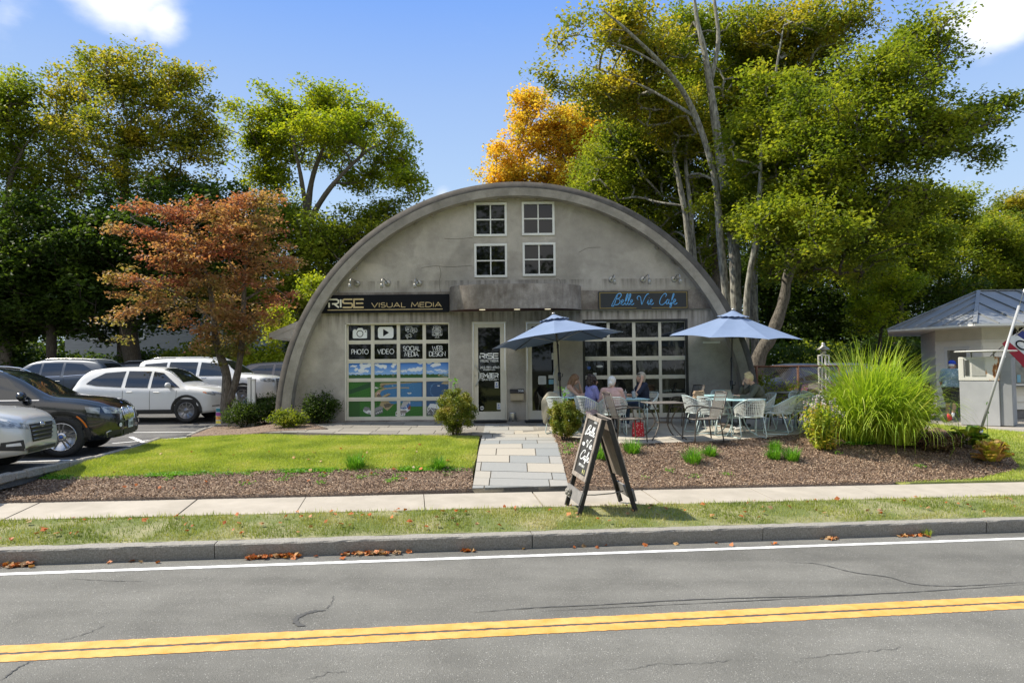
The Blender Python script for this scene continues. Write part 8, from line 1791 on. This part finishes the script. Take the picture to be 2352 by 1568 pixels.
rtree('wide maple with dark leaning trunks spreading to the right edge', (1725, 21.5), [[(1742, 825, 0, .27), (1772, 770, 0, .25), (1800, 690, 0, .20), (1812, 620, 0, .17), (1850, 500, .5, .13), (1900, 380, 1, .13), (2000, 260, 1, .07), (2120, 200, 0, .04)], [(1795, 690, 0, .15), (1835, 580, .4, .10), (1880, 470, .6, .06), (1930, 380, .8, .03)], [(1900, 380, 1, .08), (2050, 330, 0, .06), (2180, 310, 0, .03)]],
      [(1900, 330, 0, 150, 120), (2020, 200, 0, 130, 110), (2110, 120, 1, 90, 90), (2080, 330, 0, 130, 90), (2200, 290, 0, 100, 45), (2280, 240, 0, 60, 30), (2260, 350, 0, 50, 28), (1850, 480, 1, 140, 100), (1980, 470, 0, 150, 90), (2090, 470, 1, 90, 60), (1930, 600, 2, 130, 70), (1820, 580, 3, 90, 80), (1850, 545, -1.5, 120, 75), (1780, 500, -1.6, 70, 50)], 760, 95, L_green, 125, M_barkm, ls=.15, cs=.42, gap=.1, dzo=.6)
rtree('slim maple with speckled trunk rising from the arch foot', (1715, 23), [[(1715, 690, 0, .13), (1735, 560, 0, .12), (1745, 450, 0, .10), (1750, 300, 0, .05)]], [(1750, 330, 0, 90, 110), (1700, 480, 2, 80, 70), (1790, 230, 0, 80, 70)], 200, 90, L_green, 126)
gtree('leafy yellow green maple filling the gap behind the pale trunks', 1640, 33, [(1645, 640), (1640, 450), (1630, 300)], [(1600, 170, 0, 110, 90), (1500, 300, 0, 100, 90), (1690, 290, 0, 120, 100), (1740, 140, 1, 90, 90), (1600, 420, 0, 130, 90), (1740, 470, 0, 100, 90), (1440, 220, 1, 80, 60)], 420, 90, L_green, 128, group=RG)
for k, (px, d, bl_, lm_, sd_) in enumerate((
    (1560, 46, [(1480, 560, 0, 130, 90), (1620, 600, 0, 130, 120), (1380, 480, 0, 90, 50)], L_dark, 131), (1760, 44, [(1720, 620, 0, 140, 130), (1850, 680, 0, 140, 110), (1780, 780, 0, 120, 50)], L_dark, 132),
    (1980, 42, [(1980, 560, 0, 130, 90), (2080, 640, 0, 130, 100), (1950, 720, 0, 150, 80)], L_dark, 133), (2060, 38, [(2080, 540, 0, 100, 75), (2160, 480, 0, 90, 50), (2040, 620, 0, 110, 70)], L_green, 134),
    (2230, 44, [(2210, 560, 0, 110, 70), (2290, 540, 0, 80, 60), (2200, 660, 0, 130, 90), (2340, 610, 0, 80, 90)], L_green, 135), (2320, 50, [(2330, 480, 0, 45, 40), (2290, 530, 0, 70, 40), (2340, 600, 0, 90, 70)], L_gold, 136),
    (2020, 30, [(2040, 650, 0, 70, 60), (2010, 720, 0, 60, 50)], L_bright, 137), (2150, 46, [(2160, 740, 0, 150, 80), (2000, 790, 0, 140, 60), (2280, 720, 0, 120, 80)], L_dark, 138))):
    labs = ['dark tree deep behind the twin trunks of the right group', 'dark tree behind the right foot of the arch', 'dark tree in the shade above the tall ornamental grass', 'green tree rising behind the ornamental grass, lighter than its neighbours', 'green tree behind the kiosk roof', 'thin golden green tree at the right edge behind the kiosk', 'small yellow green tree hanging over the fence beside the kiosk', 'dark undergrowth tree directly behind the kiosk']
    gtree(labs[k], px, d, [(px, 800), (px + 10, 700), (px + 5, 620)], bl_, 300 if k != 6 else 70, 95, lm_, sd_, ls=.22 if d > 35 else .15, cs=.6 if d > 35 else .35, rs=(.25, .2, .14, .05) if k != 6 else (.10, .08, .06, .02), barkm=M_barkd, group='trees behind the kiosk and fence')
def shrub(name, label, c, r_, n, ls, leafm, seed, stems=7, cat='shrub', group=None, flat=1, sub=26, stemm=None, droop=0, wid=.62, loose=.18, up=.3):
    g = np.random.default_rng(seed); t = thing(name, label, cat, tuple(c), 0, group); mb = MB(); rnd = random.Random(seed); rx, ry, rz = r_; zc = c[2] if False else 0
    for k in range(stems):
        a = 2 * pi * k / stems + rnd.random(); q = rnd.uniform(.25, .7); mb.tube([(.04 * math.cos(a), .04 * math.sin(a), 0), (rx * q * .5 * math.cos(a), ry * q * .5 * math.sin(a), rz * .6), (rx * q * math.cos(a), ry * q * math.sin(a), rz * 1.3)], [.014, .011, .005], 5)
    mb.build('stem', stemm or M_bark, t); d = g.normal(size=(sub, 3)); d /= np.linalg.norm(d, axis=1)[:, None]; cc_ = d * (.45 + .5 * g.random((sub, 1))) * np.array(r_) + np.array([0, 0, rz * 1.15])
    i = g.integers(0, sub, n); P = cc_[i] + g.normal(size=(n, 3)) * loose * np.array(r_); P[:, 2] = np.maximum(P[:, 2], .03); V, F, rn = leaf_mesh(P, ls * (.6 + .8 * g.random(n)), seed, wid, up, droop=droop)
    link('foliage', np_mesh('foliage', V, F, mats=(leafm,), attr={'rnd': rn * .6 + g.random(sub)[i] * .4}), t); return t
hl = ['dark shrub under the trees behind the slate blue car', 'bushy dark shrub before the pale clapboard house', 'sunlit green shrub behind the tall white SUV', 'dark shrub behind the bronze car', 'yellow green shrub beside the white side eave of the arch', 'shrub at the far left edge behind the cars', 'dark shrub behind the fence beside the leaning trunk', 'green shrub beyond the fence, behind the lantern post', 'dark shrub behind the ornamental grass', 'low bushy shrub right behind the kiosk door', 'shrub far behind the right end of the fence', 'shrub under the eave of the kiosk']
for k, (px, d, w, h, m) in enumerate(((170, 35, 3.2, 1.3, L_dark), (330, 34, 3, 1.3, L_dark), (470, 33, 2.6, 1.5, L_green), (560, 35, 2.6, 1.4, L_dark), (600, 31, 1.8, 1.4, L_bright), (20, 34, 3, 1.3, L_dark), (1790, 33, 3, 1.3, L_dark), (1900, 36, 3, 1.4, L_green), (2010, 34, 3, 1.5, L_dark), (2110, 33, 2.6, 1.4, L_dark), (1840, 41, 4, 2.0, L_dark), (2160, 38, 4, 2.4, L_dark))):
    x = (px - 1176) / 1568 * d; shrub('shrub', hl[k], (x, d, GZ), (w, 1.6, h), 5200, .17, m, 300 + k, group='undergrowth shrubs behind the cars', sub=60, loose=.14)
g = np.random.default_rng(77); n = 60000; xx = g.uniform(-46, 46, n); yy = g.uniform(50, 58, n); hh_ = 7 + 2.5 * np.sin(xx * .35) + 1.5 * np.sin(xx * .9 + 1); zz_ = g.random(n) ** .8 * hh_; keep = ~((xx > -14) & (xx < 8)); P = np.stack([xx, yy, zz_ + GZ], 1)[keep]
V, F, rn = leaf_mesh(P, .42 * (.6 + .8 * g.random(len(P))), 5); o = link('far_wood', np_mesh('far_wood', V, F, mats=(L_dark,), attr={'rnd': rn})); o['kind'] = 'stuff'
for k, x in enumerate((-26, -15, -4, 7, 18, 29)):
    y = -13 - 3 * (k % 2); b_ = (x, y, -.9); tree('maple_tree', ['dark tree across the road', 'tree across the road behind the viewer'][k % 2], b_, [[(x, y, -.9, .35), (x, y, 3, .28), (x + .5, y, 8, .1)]], [(x, y, 9, 5, 4, 5), (x + 3, y, 5, 4, 3, 3.4), (x - 3, y, 5.5, 4, 3, 3.4), (x, y, 13, 3.6, 3, 3.4), (x, y, 2.6, 5.5, 2.5, 2.2)], 150, 70, .42, .85, L_dark if k % 2 else L_green, M_barkd, 400 + k, group='trees across the road', bn=4)
d = 18.0; bb = PG(522, 976); bb = (bb.x, bb.y, yard_z(bb.x, bb.y)); d = bb[1]
X = lambda px, py, q=0: S2(px, py, d + q)
tr = [[(*bb, .17), (*X(518, 930), .15), (*X(520, 860), .13), (*X(497, 790), .10), (*X(488, 700), .075), (*X(470, 620), .05), (*X(430, 550), .03)], [(*X(524, 930), .11), (*X(545, 860), .10), (*X(556, 780), .085), (*X(560, 690), .065), (*X(565, 600), .04), (*X(580, 500), .025)], [(*X(492, 740), .05), (*X(420, 680), .035), (*X(320, 640), .02)], [(*X(480, 660), .045), (*X(400, 560), .03), (*X(300, 500, -.5), .018)], [(*X(560, 690), .04), (*X(620, 660, .4), .025), (*X(670, 690, .4), .012)]]
bl_ = [(470, 560, 0, 120, 50), (400, 590, -.6, 90, 45), (540, 500, .3, 90, 45), (330, 540, -.3, 60, 22), (280, 530, -.2, 38, 14), (300, 640, 0, 60, 26), (350, 680, .3, 70, 40), (260, 640, 0, 24, 18), (330, 480, 0, 50, 20), (400, 490, .4, 70, 25), (450, 480, 0, 60, 20), (610, 460, .2, 40, 26), (560, 460, .3, 60, 22), (590, 560, 0, 75, 60), (640, 610, 0, 42, 30), (560, 640, 0, 90, 40), (440, 650, -.3, 90, 35), (640, 690, .3, 48, 20), (300, 720, .3, 40, 22), (260, 740, .2, 22, 9), (400, 730, -.4, 40, 26), (500, 700, .5, 70, 40), (600, 720, 0, 50, 26), (490, 780, .2, 30, 40), (545, 790, 0, 26, 34), (285, 780, .3, 14, 10), (520, 730, -.5, 60, 45), (465, 770, -.5, 34, 40), (570, 760, -.3, 40, 40), (510, 820, -.3, 22, 30)]
tree('dogwood_tree', 'red and orange leaved dogwood with forked speckled trunk, in front of the parked cars', bb, tr, [SB(x, y, d + q, rx, ry) for x, y, q, rx, ry in bl_], 540, 38, .105, .16, L_red, M_bark, 140, hz=.5, shell=.5, tipr=.006, flat=.42, wig=.15)
def blades(name, n, base, spread, length, lean, width, m, seed, parent=None, segs=7, tip=.5, zfun=None, aim=None, rnd_lo=0., rnd_hi=1.):
    g = np.random.default_rng(seed); a = g.random(n) * 2 * pi; r_ = np.sqrt(g.random(n)) * spread; B = np.stack([r_ * np.cos(a), r_ * np.sin(a), np.zeros(n)], 1) + np.array(base); L_ = length * (.55 + .5 * g.random(n)); az = a + g.normal(size=n) * .9; ln = lean * (.15 + 1.15 * g.random(n)) * (r_ / spread * .6 + .5)
    dirh = np.stack([np.cos(az), np.sin(az), np.zeros(n)], 1); pr = np.stack([-np.sin(az), np.cos(az), np.zeros(n)], 1); V = np.empty((n, segs + 1, 2, 3)); p = B.copy(); ang = ln * .25
    for s_ in range(segs + 1):
        k = s_ / segs; w = width * (1 - k ** 2.2 * .92) * .5; V[:, s_, 0] = p - pr * w; V[:, s_, 1] = p + pr * w; an = ln * .25 + ln * 1.5 * k ** 1.6; p = p + (dirh * np.sin(an)[:, None] + np.array([0, 0, 1]) * np.cos(an)[:, None]) * (L_ / segs)[:, None]
    V = V.reshape(-1, 3); i = (np.arange(n) * (segs + 1) * 2)[:, None] + (np.arange(segs) * 2)[None, :]; F = np.stack([i, i + 1, i + 3, i + 2], -1).reshape(-1, 4)
    return np_mesh(name, V, F, mats=(m,), attr={'rnd': np.repeat(rnd_lo + (rnd_hi - rnd_lo) * g.random(n), segs)}, smooth=True)
L_grass = leafmat('ornamental_grass_blades', [(.13, .22, .025), (.25, .38, .03), (.38, .50, .04), (.50, .52, .14)], trans=.4, nscale=1.2); L_blade = leafmat('lawn_blades', [(.20, .26, .04), (.31, .40, .055), (.42, .48, .08), (.52, .50, .18)], trans=.3, nscale=1.3, wn_=.4)
L_vblade = leafmat('verge_blades', [(.10, .15, .02), (.22, .28, .04), (.36, .37, .10), (.50, .44, .24)], trans=.3, nscale=1.1, wn_=.35); L_lily = leafmat('daylily_blades', [(.06, .17, .015), (.12, .30, .02), (.2, .4, .03)], trans=.35)
p = PG(2020, 1016); og = thing('ornamental_grass', 'tall fountain of bright green ornamental grass in the right bed', 'grass clump', (p.x, p.y, yard_z(p.x, p.y)))
sc0 = p.y / 1568
link('blades', blades('blades', 1000, (-.15, .1, 0), .40, 2.2, 1.4, .030, L_grass, 501), og)
link('blades', blades('blades', 700, (.28, -.25, 0), .30, 1.7, 1.9, .028, L_grass, 502), og); link('blades', blades('blades', 520, (-.55, -.15, 0), .25, 1.75, 1.7, .024, L_grass, 503), og); link('blades', blades('blades', 650, (.22, .2, 0), .30, 2.0, 1.3, .02, L_grass, 504), og)
L_box = leafmat('box_leaves', [(.05, .09, .012), (.13, .18, .02), (.26, .26, .03), (.30, .20, .06)], trans=.25, nscale=3)
for px, py, w, h, lab, sd_ in ((1046, 1003, .47, .50, 'clipped yellow green bush left of the flagstone path', 1), (1297, 1014, .38, .42, 'clipped yellow green bush right of the path, in front', 2), (1303, 986, .28, .36, 'darker clipped bush half hidden behind the front one', 3)):
    p = PG(px, py); t = shrub('box_bush', lab, (p.x, p.y, yard_z(p.x, p.y)), (w, w, h), 17000, .035, L_box if sd_ < 3 else L_green, 520 + sd_, stems=9, group='clipped bushes beside the path', sub=150, loose=.075, up=.2)
    if sd_ < 3:
        mb = MB(); mb.tube([(.02, 0, h * 1.8), (.0, -.05, h * 2.45)], .006, 5); mb.build('stem', M_bark, t); g = np.random.default_rng(sd_); P = np.stack([g.normal(size=26) * .05, g.normal(size=26) * .05 - .03, h * 1.95 + g.random(26) * .32], 1); V, F, rn = leaf_mesh(P, np.full(26, .075), 3, .5); link('foliage', np_mesh('sprig', V, F, mats=(L_lily,), attr={'rnd': rn}), t)
for px, py, r_, n, m, lab, sd_ in ((737, 976, (.42, .4, .42), 5200, L_dark, 'round dark evergreen shrub against the wall left of the garage door', 1), (560, 985, (.55, .4, .34), 4200, L_dark, 'loose dark shrub at the foot of the red-leaved tree', 2), (610, 978, (.5, .4, .42), 4200, L_dark, 'dark shrub with fine leaves touching the left foot of the arch', 3), (660, 985, (.45, .3, .22), 2600, L_green, 'low leafy plant between the two dark shrubs by the arch', 4)):
    p = PG(px, py); shrub('shrub', lab, (p.x, p.y, yard_z(p.x, p.y)), r_, n, .055, m, 540 + sd_, stems=9, group='dark shrubs at the left foot of the arch', sub=50, loose=.2, wid=.5)
for k, t_ in enumerate((.06, .22, .40)):
    q = fa + vv * t_; shrub('vine', ['leafy vine climbing the fence beside the arch', 'leafy vine on the fence between the first two posts', 'sparse vine near the middle of the fence'][k], (q.x, q.y - .05, -.2), (.55, .14, .62 - .1 * k), 1800 - 400 * k, .07, L_green, 560 + k, cat='vine', group='vines on the fence', sub=30, loose=.25)
p = PG(1893, 1034); fp2 = thing('flowering_plant', 'upright leafy plant with pale lilac flower spikes left of the tall grass', 'plant', (p.x, p.y, yard_z(p.x, p.y))); rnd = random.Random(12); mb = MB(); LP = []; LF = []
for k in range(46):
    a = rnd.uniform(0, 6.28); q = rnd.random() ** .5; x, y = .28 * q * math.cos(a), .28 * q * math.sin(a); h = rnd.uniform(.75, 1.22) * (1 - .2 * q); x2, y2 = x * 1.5, y * 1.5; mb.tube([(x * .6, y * .6, 0), (x, y, h * .5), (x2, y2, h)], .005, 4)
    for j in range(34): z = rnd.uniform(.06, .92); b_ = rnd.uniform(0, 6.28); LP.append((x * .6 + (x2 - x * .6) * z + .05 * math.cos(b_), y * .6 + (y2 - y * .6) * z + .05 * math.sin(b_), h * z))
    for j in range(16): z = rnd.uniform(.88, 1.06); b_ = rnd.uniform(0, 6.28); LF.append((x2 + .022 * math.cos(b_), y2 + .022 * math.sin(b_), h * z))
mb.build('stem', L_lily, fp2); V, F, rn = leaf_mesh(np.array(LP), np.random.default_rng(1).uniform(.07, .12, len(LP)), 9, .42, .3); link('foliage', np_mesh('foliage', V, F, mats=(leafmat('plant_leaves', [(.20, .30, .03), (.38, .45, .05), (.55, .50, .08), (.52, .26, .10)], nscale=2),), attr={'rnd': rn}), fp2)
V, F, rn = leaf_mesh(np.array(LF), np.full(len(LF), .034), 10, .8); link('flowers', np_mesh('flowers', V, F, mats=(leafmat('lilac_petals', [(.35, .28, .34), (.55, .50, .55)], trans=.2),), attr={'rnd': rn}), fp2)
p = PG(2145, 1036); shrub('shrub', 'low twiggy brown shrub at the right foot of the tall grass', (p.x, p.y, yard_z(p.x, p.y)), (.55, .4, .17), 2600, .045, leafmat('brown_leaves', [(.07, .035, .025), (.13, .07, .04), (.16, .15, .04)], trans=.2), 571, stems=40, sub=40, loose=.2, stemm=M_barkd)
p = PG(2085, 1000); shrub('shrub', 'leafy dark green shrub hidden against the right side of the tall grass', (p.x - .05, p.y, yard_z(p.x, p.y)), (.6, .5, .55), 2600, .10, L_green, 572, stems=10, sub=40, loose=.2)
def hosta(px, py, lab, cols, n, s_, seed, cr_=.5):
    p = PG(px, py); t = thing('hosta', lab, 'plant', (p.x, p.y, yard_z(p.x, p.y)), 0, 'hostas by the leaning pole'); rnd = random.Random(seed); mb = MB()
    for k in range(n):
        a = rnd.uniform(0, 6.28); q = rnd.uniform(.25, 1) ; L_ = s_ * rnd.uniform(.7, 1.15); st = Vector((.05 * math.cos(a), .05 * math.sin(a), 0)); d_ = Vector((math.cos(a), math.sin(a), 0)); sd_ = Vector((-d_.y, d_.x, 0)); rise = (1.15 - q) * cr_; P = []
        for i in range(7):
            u = i / 6; c = st + d_ * (.10 * q + L_ * u * (.6 + .5 * q)) + Vector((0, 0, .08 + rise * math.sin(min(1, u * 1.1) * 1.9) * .8)); w = L_ * .38 * math.sin(pi * min(1, .06 + u * .94)) ** .7 + .003
            P.append([c - sd_ * w + Vector((0, 0, .02)), c - sd_ * w * .5 - Vector((0, 0, .005)), c - Vector((0, 0, .015)), c + sd_ * w * .5 - Vector((0, 0, .005)), c + sd_ * w + Vector((0, 0, .02))])
        mb.grid(P); v = rnd.random()
        for f in range(len(mb.a) - 24, len(mb.a)): mb.a[f] = v
    mb.build('foliage', leafmat('hosta_' + str(seed), cols, trans=.35, nscale=6), t, attr=True)
    if seed == 1:
        for q in ((-.25, -.1), (.35, -.05)): mb = MB(); mb.tube([(q[0], q[1], 0), (q[0] * 1.1, q[1], .95)], .005, 4); [mb.ell((q[0] * 1.1 + .012 * math.cos(i), q[1], .72 + i * .02), (.014, .014, .02), None, 6, 4) for i in range(11)]; mb.build('flower_spike', L_lily, t)
hosta(2225, 1028, 'green hosta with broad drooping leaves behind the pole foot', [(.04, .10, .02), (.08, .17, .02), (.2, .24, .02), (.36, .30, .04)], 48, .30, 1)
hosta(2278, 1066, 'yellowing and browning hosta right of the pole foot', [(.22, .28, .03), (.42, .40, .04), (.50, .30, .12), (.34, .16, .08)], 64, .21, 2, .55)
p = PG(1955, 1028); 
lil = ['daylily clump in the left bed near the path end of the lawn', 'daylily clump in the left bed, the one nearest the lawn middle', 'daylily clump behind the lettered side of the sandwich board', 'daylily clump just right of the sandwich board', 'daylily clump before the dark square table, left and larger one', 'daylily clump before the dark square table, right and smaller one', 'daylily clump in front of the round table, nearer the sidewalk', 'small daylily clump close to the patio edge before the round table', 'daylily clump right of the pair before the round table']
for k, (px, py, s_) in enumerate(((1007, 1080, .8), (817, 1078, 1.0), (1382, 1056, 1.1), (1452, 1042, 1.0), (1590, 1066, 1.05), (1631, 1050, .75), (1778, 1056, .8), (1780, 1036, .7), (1818, 1060, .95))):
    p = PG(px, py); t = thing('daylily', lil[k], 'plant', (p.x, p.y, yard_z(p.x, p.y)), 0, 'daylily clumps in the mulch'); link('foliage', blades('foliage', 190, (0, 0, 0), .13 * s_, .36 * s_, 1.35, .013, L_lily, 600 + k, segs=6), t)
    g = np.random.default_rng(650 + k); 
def lawn(name, polys, zf, n, h, m, seed, dens=None, ls=.006):
    g = np.random.default_rng(seed); xs = [q[0] for pl_ in polys for q in pl_]; ys = [q[1] for pl_ in polys for q in pl_]; X_ = g.uniform(min(xs), max(xs), n); Y_ = g.uniform(min(ys), max(ys), n); ok = np.zeros(n, bool)
    for pl_ in polys:
        c = np.zeros(n, bool); k = len(pl_)
        for i in range(k):
            ax, ay = pl_[i][:2]; bx, by = pl_[(i + 1) % k][:2]
            if ay == by: continue
            cr_ = ((ay > Y_) != (by > Y_)) & (X_ < (bx - ax) * (Y_ - ay) / (by - ay) + ax); c ^= cr_
        ok |= c
    if dens is not None: ok &= g.random(n) < dens(X_, Y_)
    X_, Y_ = X_[ok], Y_[ok]; n = len(X_); Z_ = np.array([zf(a, b_) for a, b_ in zip(X_, Y_)]); hh = h * (.5 + .8 * g.random(n)); a = g.random(n) * 2 * pi; l_ = hh * g.uniform(.1, .7, n); w = ls * (.7 + .6 * g.random(n))
    V = np.empty((n, 3, 3)); V[:, 0] = np.stack([X_ - w * np.sin(a), Y_ + w * np.cos(a), Z_], 1); V[:, 1] = np.stack([X_ + w * np.sin(a), Y_ - w * np.cos(a), Z_], 1); V[:, 2] = np.stack([X_ + l_ * np.cos(a), Y_ + l_ * np.sin(a), Z_ + hh], 1)
    o = link(name, np_mesh(name, V.reshape(-1, 3), np.arange(n * 3).reshape(n, 3), mats=(m,), attr={'rnd': g.random(n)})); o['kind'] = 'stuff'; return o
lawn('lawn_grass', [poly_lawn], lambda x, y: yard_z(x, y) + .025, 260000, .038, L_blade, 701); lawn('lawn_grass', [poly_grR], lambda x, y: yard_z(x, y) + .025, 150000, .045, L_blade, 702)
def vz(x, y):
    v = vof(x, y); k = (v - 8.82) / 1.05; return -.752 + .092 * k + .02 * math.sin(pi * max(0, min(1, k))) + GR * x - .004
vp = [uv(-10.5, 8.85), uv(13.5, 8.85), uv(13.5, 9.88), uv(-10.5, 9.88)]
bare = lambda X_, Y_: .35 + .65 * (np.sin(X_ * 1.7 + 1) * np.sin(Y_ * 4.1 + X_ * .6) + .5 * np.sin(X_ * 4.3) > -.35)
lawn('verge_grass', [vp], vz, 330000, .040, L_vblade, 703, bare, .0045)
lawn('verge_grass', [[uv(-10.5, 9.80), uv(13.5, 9.80), uv(13.5, 9.90), uv(-10.5, 9.90)]], vz, 60000, .065, L_blade, 704, lambda X_, Y_: .5 + .5 * np.sin(X_ * 9), .005)
def scatter_leaves(name, poly, zf, n, s_, m, seed, dens=None, kind='stuff', flat=.0, lift=.012):
    g = np.random.default_rng(seed); xs = [q[0] for q in poly]; ys = [q[1] for q in poly]; out = []
    rnd = random.Random(seed)
    while len(out) < n:
        x, y = rnd.uniform(min(xs), max(xs)), rnd.uniform(min(ys), max(ys))
        if inside((x, y), poly) and (dens is None or rnd.random() < dens(x, y)): out.append((x, y, zf(x, y) + lift * rnd.random() + .004))
    V, F, rn = leaf_mesh(np.array(out), s_ * (.5 + .9 * g.random(n)), seed, .5, 1.6 + flat); o = link(name, np_mesh(name, V, F, mats=(m,), attr={'rnd': rn})); o['kind'] = kind; return o
M_chip = leafmat('bark_chips', [(.11, .066, .042), (.23, .15, .098), (.35, .24, .16), (.50, .39, .28)], trans=0, nscale=2.5, wn_=.75, rough=.9)
for pp, nm, n_, sd_ in ((poly_bedL, 'mulch_chips', 46000, 1), (poly_bedR, 'mulch_chips', 95000, 2), (poly_bedT, 'mulch_chips', 5000, 3)):
    scatter_leaves(nm, pp, lambda x, y: bumpy(x, y) + .028, n_, .031, M_chip, 720 + sd_, dens=(lambda x, y: 1) , lift=.02)
seamp = [(q[0], q[1] + .09) for q in seam] + [(q[0], q[1] - .16) for q in reversed(seam)]
scatter_leaves('creeping_weeds', seamp, lambda x, y: yard_z(x, y) + .035, 3200, .05, L_lily, 731, dens=lambda x, y: .15 + .85 * (math.sin(x * 3.1) > .1))
wd = ['small weed in the left bed', 'small weed in the right bed']
rnd = random.Random(44); WP = []
for k in range(40):
    px, py = rnd.choice(((rnd.uniform(350, 1080), rnd.uniform(1090, 1125)), (rnd.uniform(1300, 2150), rnd.uniform(1040, 1110)), (rnd.uniform(1290, 1420), rnd.uniform(1015, 1060)))); p = PG(px, py)
    if inside(p, poly_bedL) or inside(p, poly_bedR):
        for j in range(rnd.randint(8, 30)): WP.append((p.x + rnd.gauss(0, .055), p.y + rnd.gauss(0, .05), yard_z(p.x, p.y) + .04 + rnd.random() * .05))
V, F, rn = leaf_mesh(np.array(WP), np.full(len(WP), .045), 745, .5, 1); o = link('bed_weeds', np_mesh('bed_weeds', V, F, mats=(L_lily,), attr={'rnd': rn})); o['kind'] = 'stuff'
p = PG(1972, 1026); WP = [(p.x + random.Random(i).gauss(0, .22), p.y + random.Random(i + 999).gauss(0, .05), yard_z(p.x, p.y) + .05 + .05 * random.Random(i * 3).random()) for i in range(150)]; t = thing('ground_cover', 'low strip of pale trailing foliage in front of the ornamental grass', 'plant', (p.x, p.y, yard_z(p.x, p.y))); V, F, rn = leaf_mesh(np.array(WP) - np.array(t.location), np.full(150, .07), 746, .5, 1); link('foliage', np_mesh('foliage', V, F, mats=(L_lily,), attr={'rnd': rn}), t)
L_fall = leafmat('fallen_leaves', [(.30, .10, .03), (.50, .14, .03), (.42, .25, .10), (.30, .20, .12)], trans=.15, nscale=30, wn_=.8)
def leaf_litter(name, pts, s_, seed, up_=1.2):
    g = np.random.default_rng(seed); P = np.array(pts); n = len(P); V, F, rn = leaf_mesh(P, s_ * (.5 + .8 * g.random(n)), seed, .85, up_); V2, F2, r2 = leaf_mesh(P + np.array([.01, .005, .004]), s_ * (.4 + .6 * g.random(n)), seed + 1, .6, up_); o = link(name, np_mesh(name, np.vstack([V, V2]), np.vstack([F, F2 + len(V)]), mats=(L_fall,), attr={'rnd': np.concatenate([rn, rn])})); o['kind'] = 'stuff'
rnd = random.Random(31); FPt = []
for k in range(150):
    u = rnd.uniform(-8, 11); v = rnd.uniform(8.9, 9.8); x, y = uv(u, v); FPt.append((x, y, vz(x, y) + .045))
for k in range(40): x, y = rnd.uniform(-7, -1), 0; y = side_y(x) + rnd.uniform(.3, 3.2); FPt.append((x, y, yard_z(x, y) + .06))
leaf_litter('fallen_leaves', FPt, .075, 32)
FPt = []
for px0, px1, n_ in ((0, 330, 170), (815, 930, 60), (1020, 1155, 50), (1285, 1320, 12), (2110, 2140, 14), (2270, 2340, 20), (0, 2352, 26)):
    for k in range(n_):
        px = rnd.uniform(px0, px1); u = (px - 1176) / 1568 * 8.8; v = rnd.choice((rnd.uniform(8.54, 8.66), rnd.gauss(8.62, .03) if n_ != 26 else rnd.uniform(8.4, 8.66))); v = min(v, 8.66); u = (px - 1176) / 1568 * (uv(u, v)[1]); x, y = uv(u / math.cos(PSI), v); FPt.append((x, y, zroad(v) + GR * x + .012 + rnd.random() * .02 * (n_ > 40)))
leaf_litter('gutter_leaves', FPt, .085, 33)
for k, (px, py, s_) in enumerate(((15, 1268, 1.4), (195, 1262, 1.0), (120, 1270, .9), (878, 1252, .8), (1305, 1243, .6), (2128, 1214, .6))):
    p = PZ(px, py, ZR); t = thing('kerb_weed', ['grassy weed tuft in the gutter at the left edge', 'grass tuft in the gutter, second from the left edge', 'small grass tuft among red leaves near the left edge', 'weed tuft in the gutter below the left daylilies', 'tiny weed at the kerb below the sandwich board', 'tiny weed at the kerb near the right edge'][k], 'weed', (p.x, p.y, ZR + GR * p.x), 0, 'weeds in the gutter'); link('foliage', blades('foliage', 60, (0, 0, 0), .10 * s_, .20 * s_, 1.2, .008, L_blade, 800 + k, segs=4), t)
p = PZ(2172, 968, -.19); t = thing('backpack', 'red and black bag on the paving behind the man in the blue cap', 'bag', (p.x, p.y, -.19)); mb = MB(); mb.ell((0, 0, .12), (.16, .10, .13)); mb.build('bag_body', M_dark, t); mb = MB(); mb.ell((.05, -.05, .12), (.09, .08, .11)); mb.build('bag_pocket', mat('red_nylon', (.55, .01, .03), rough=.6), t)
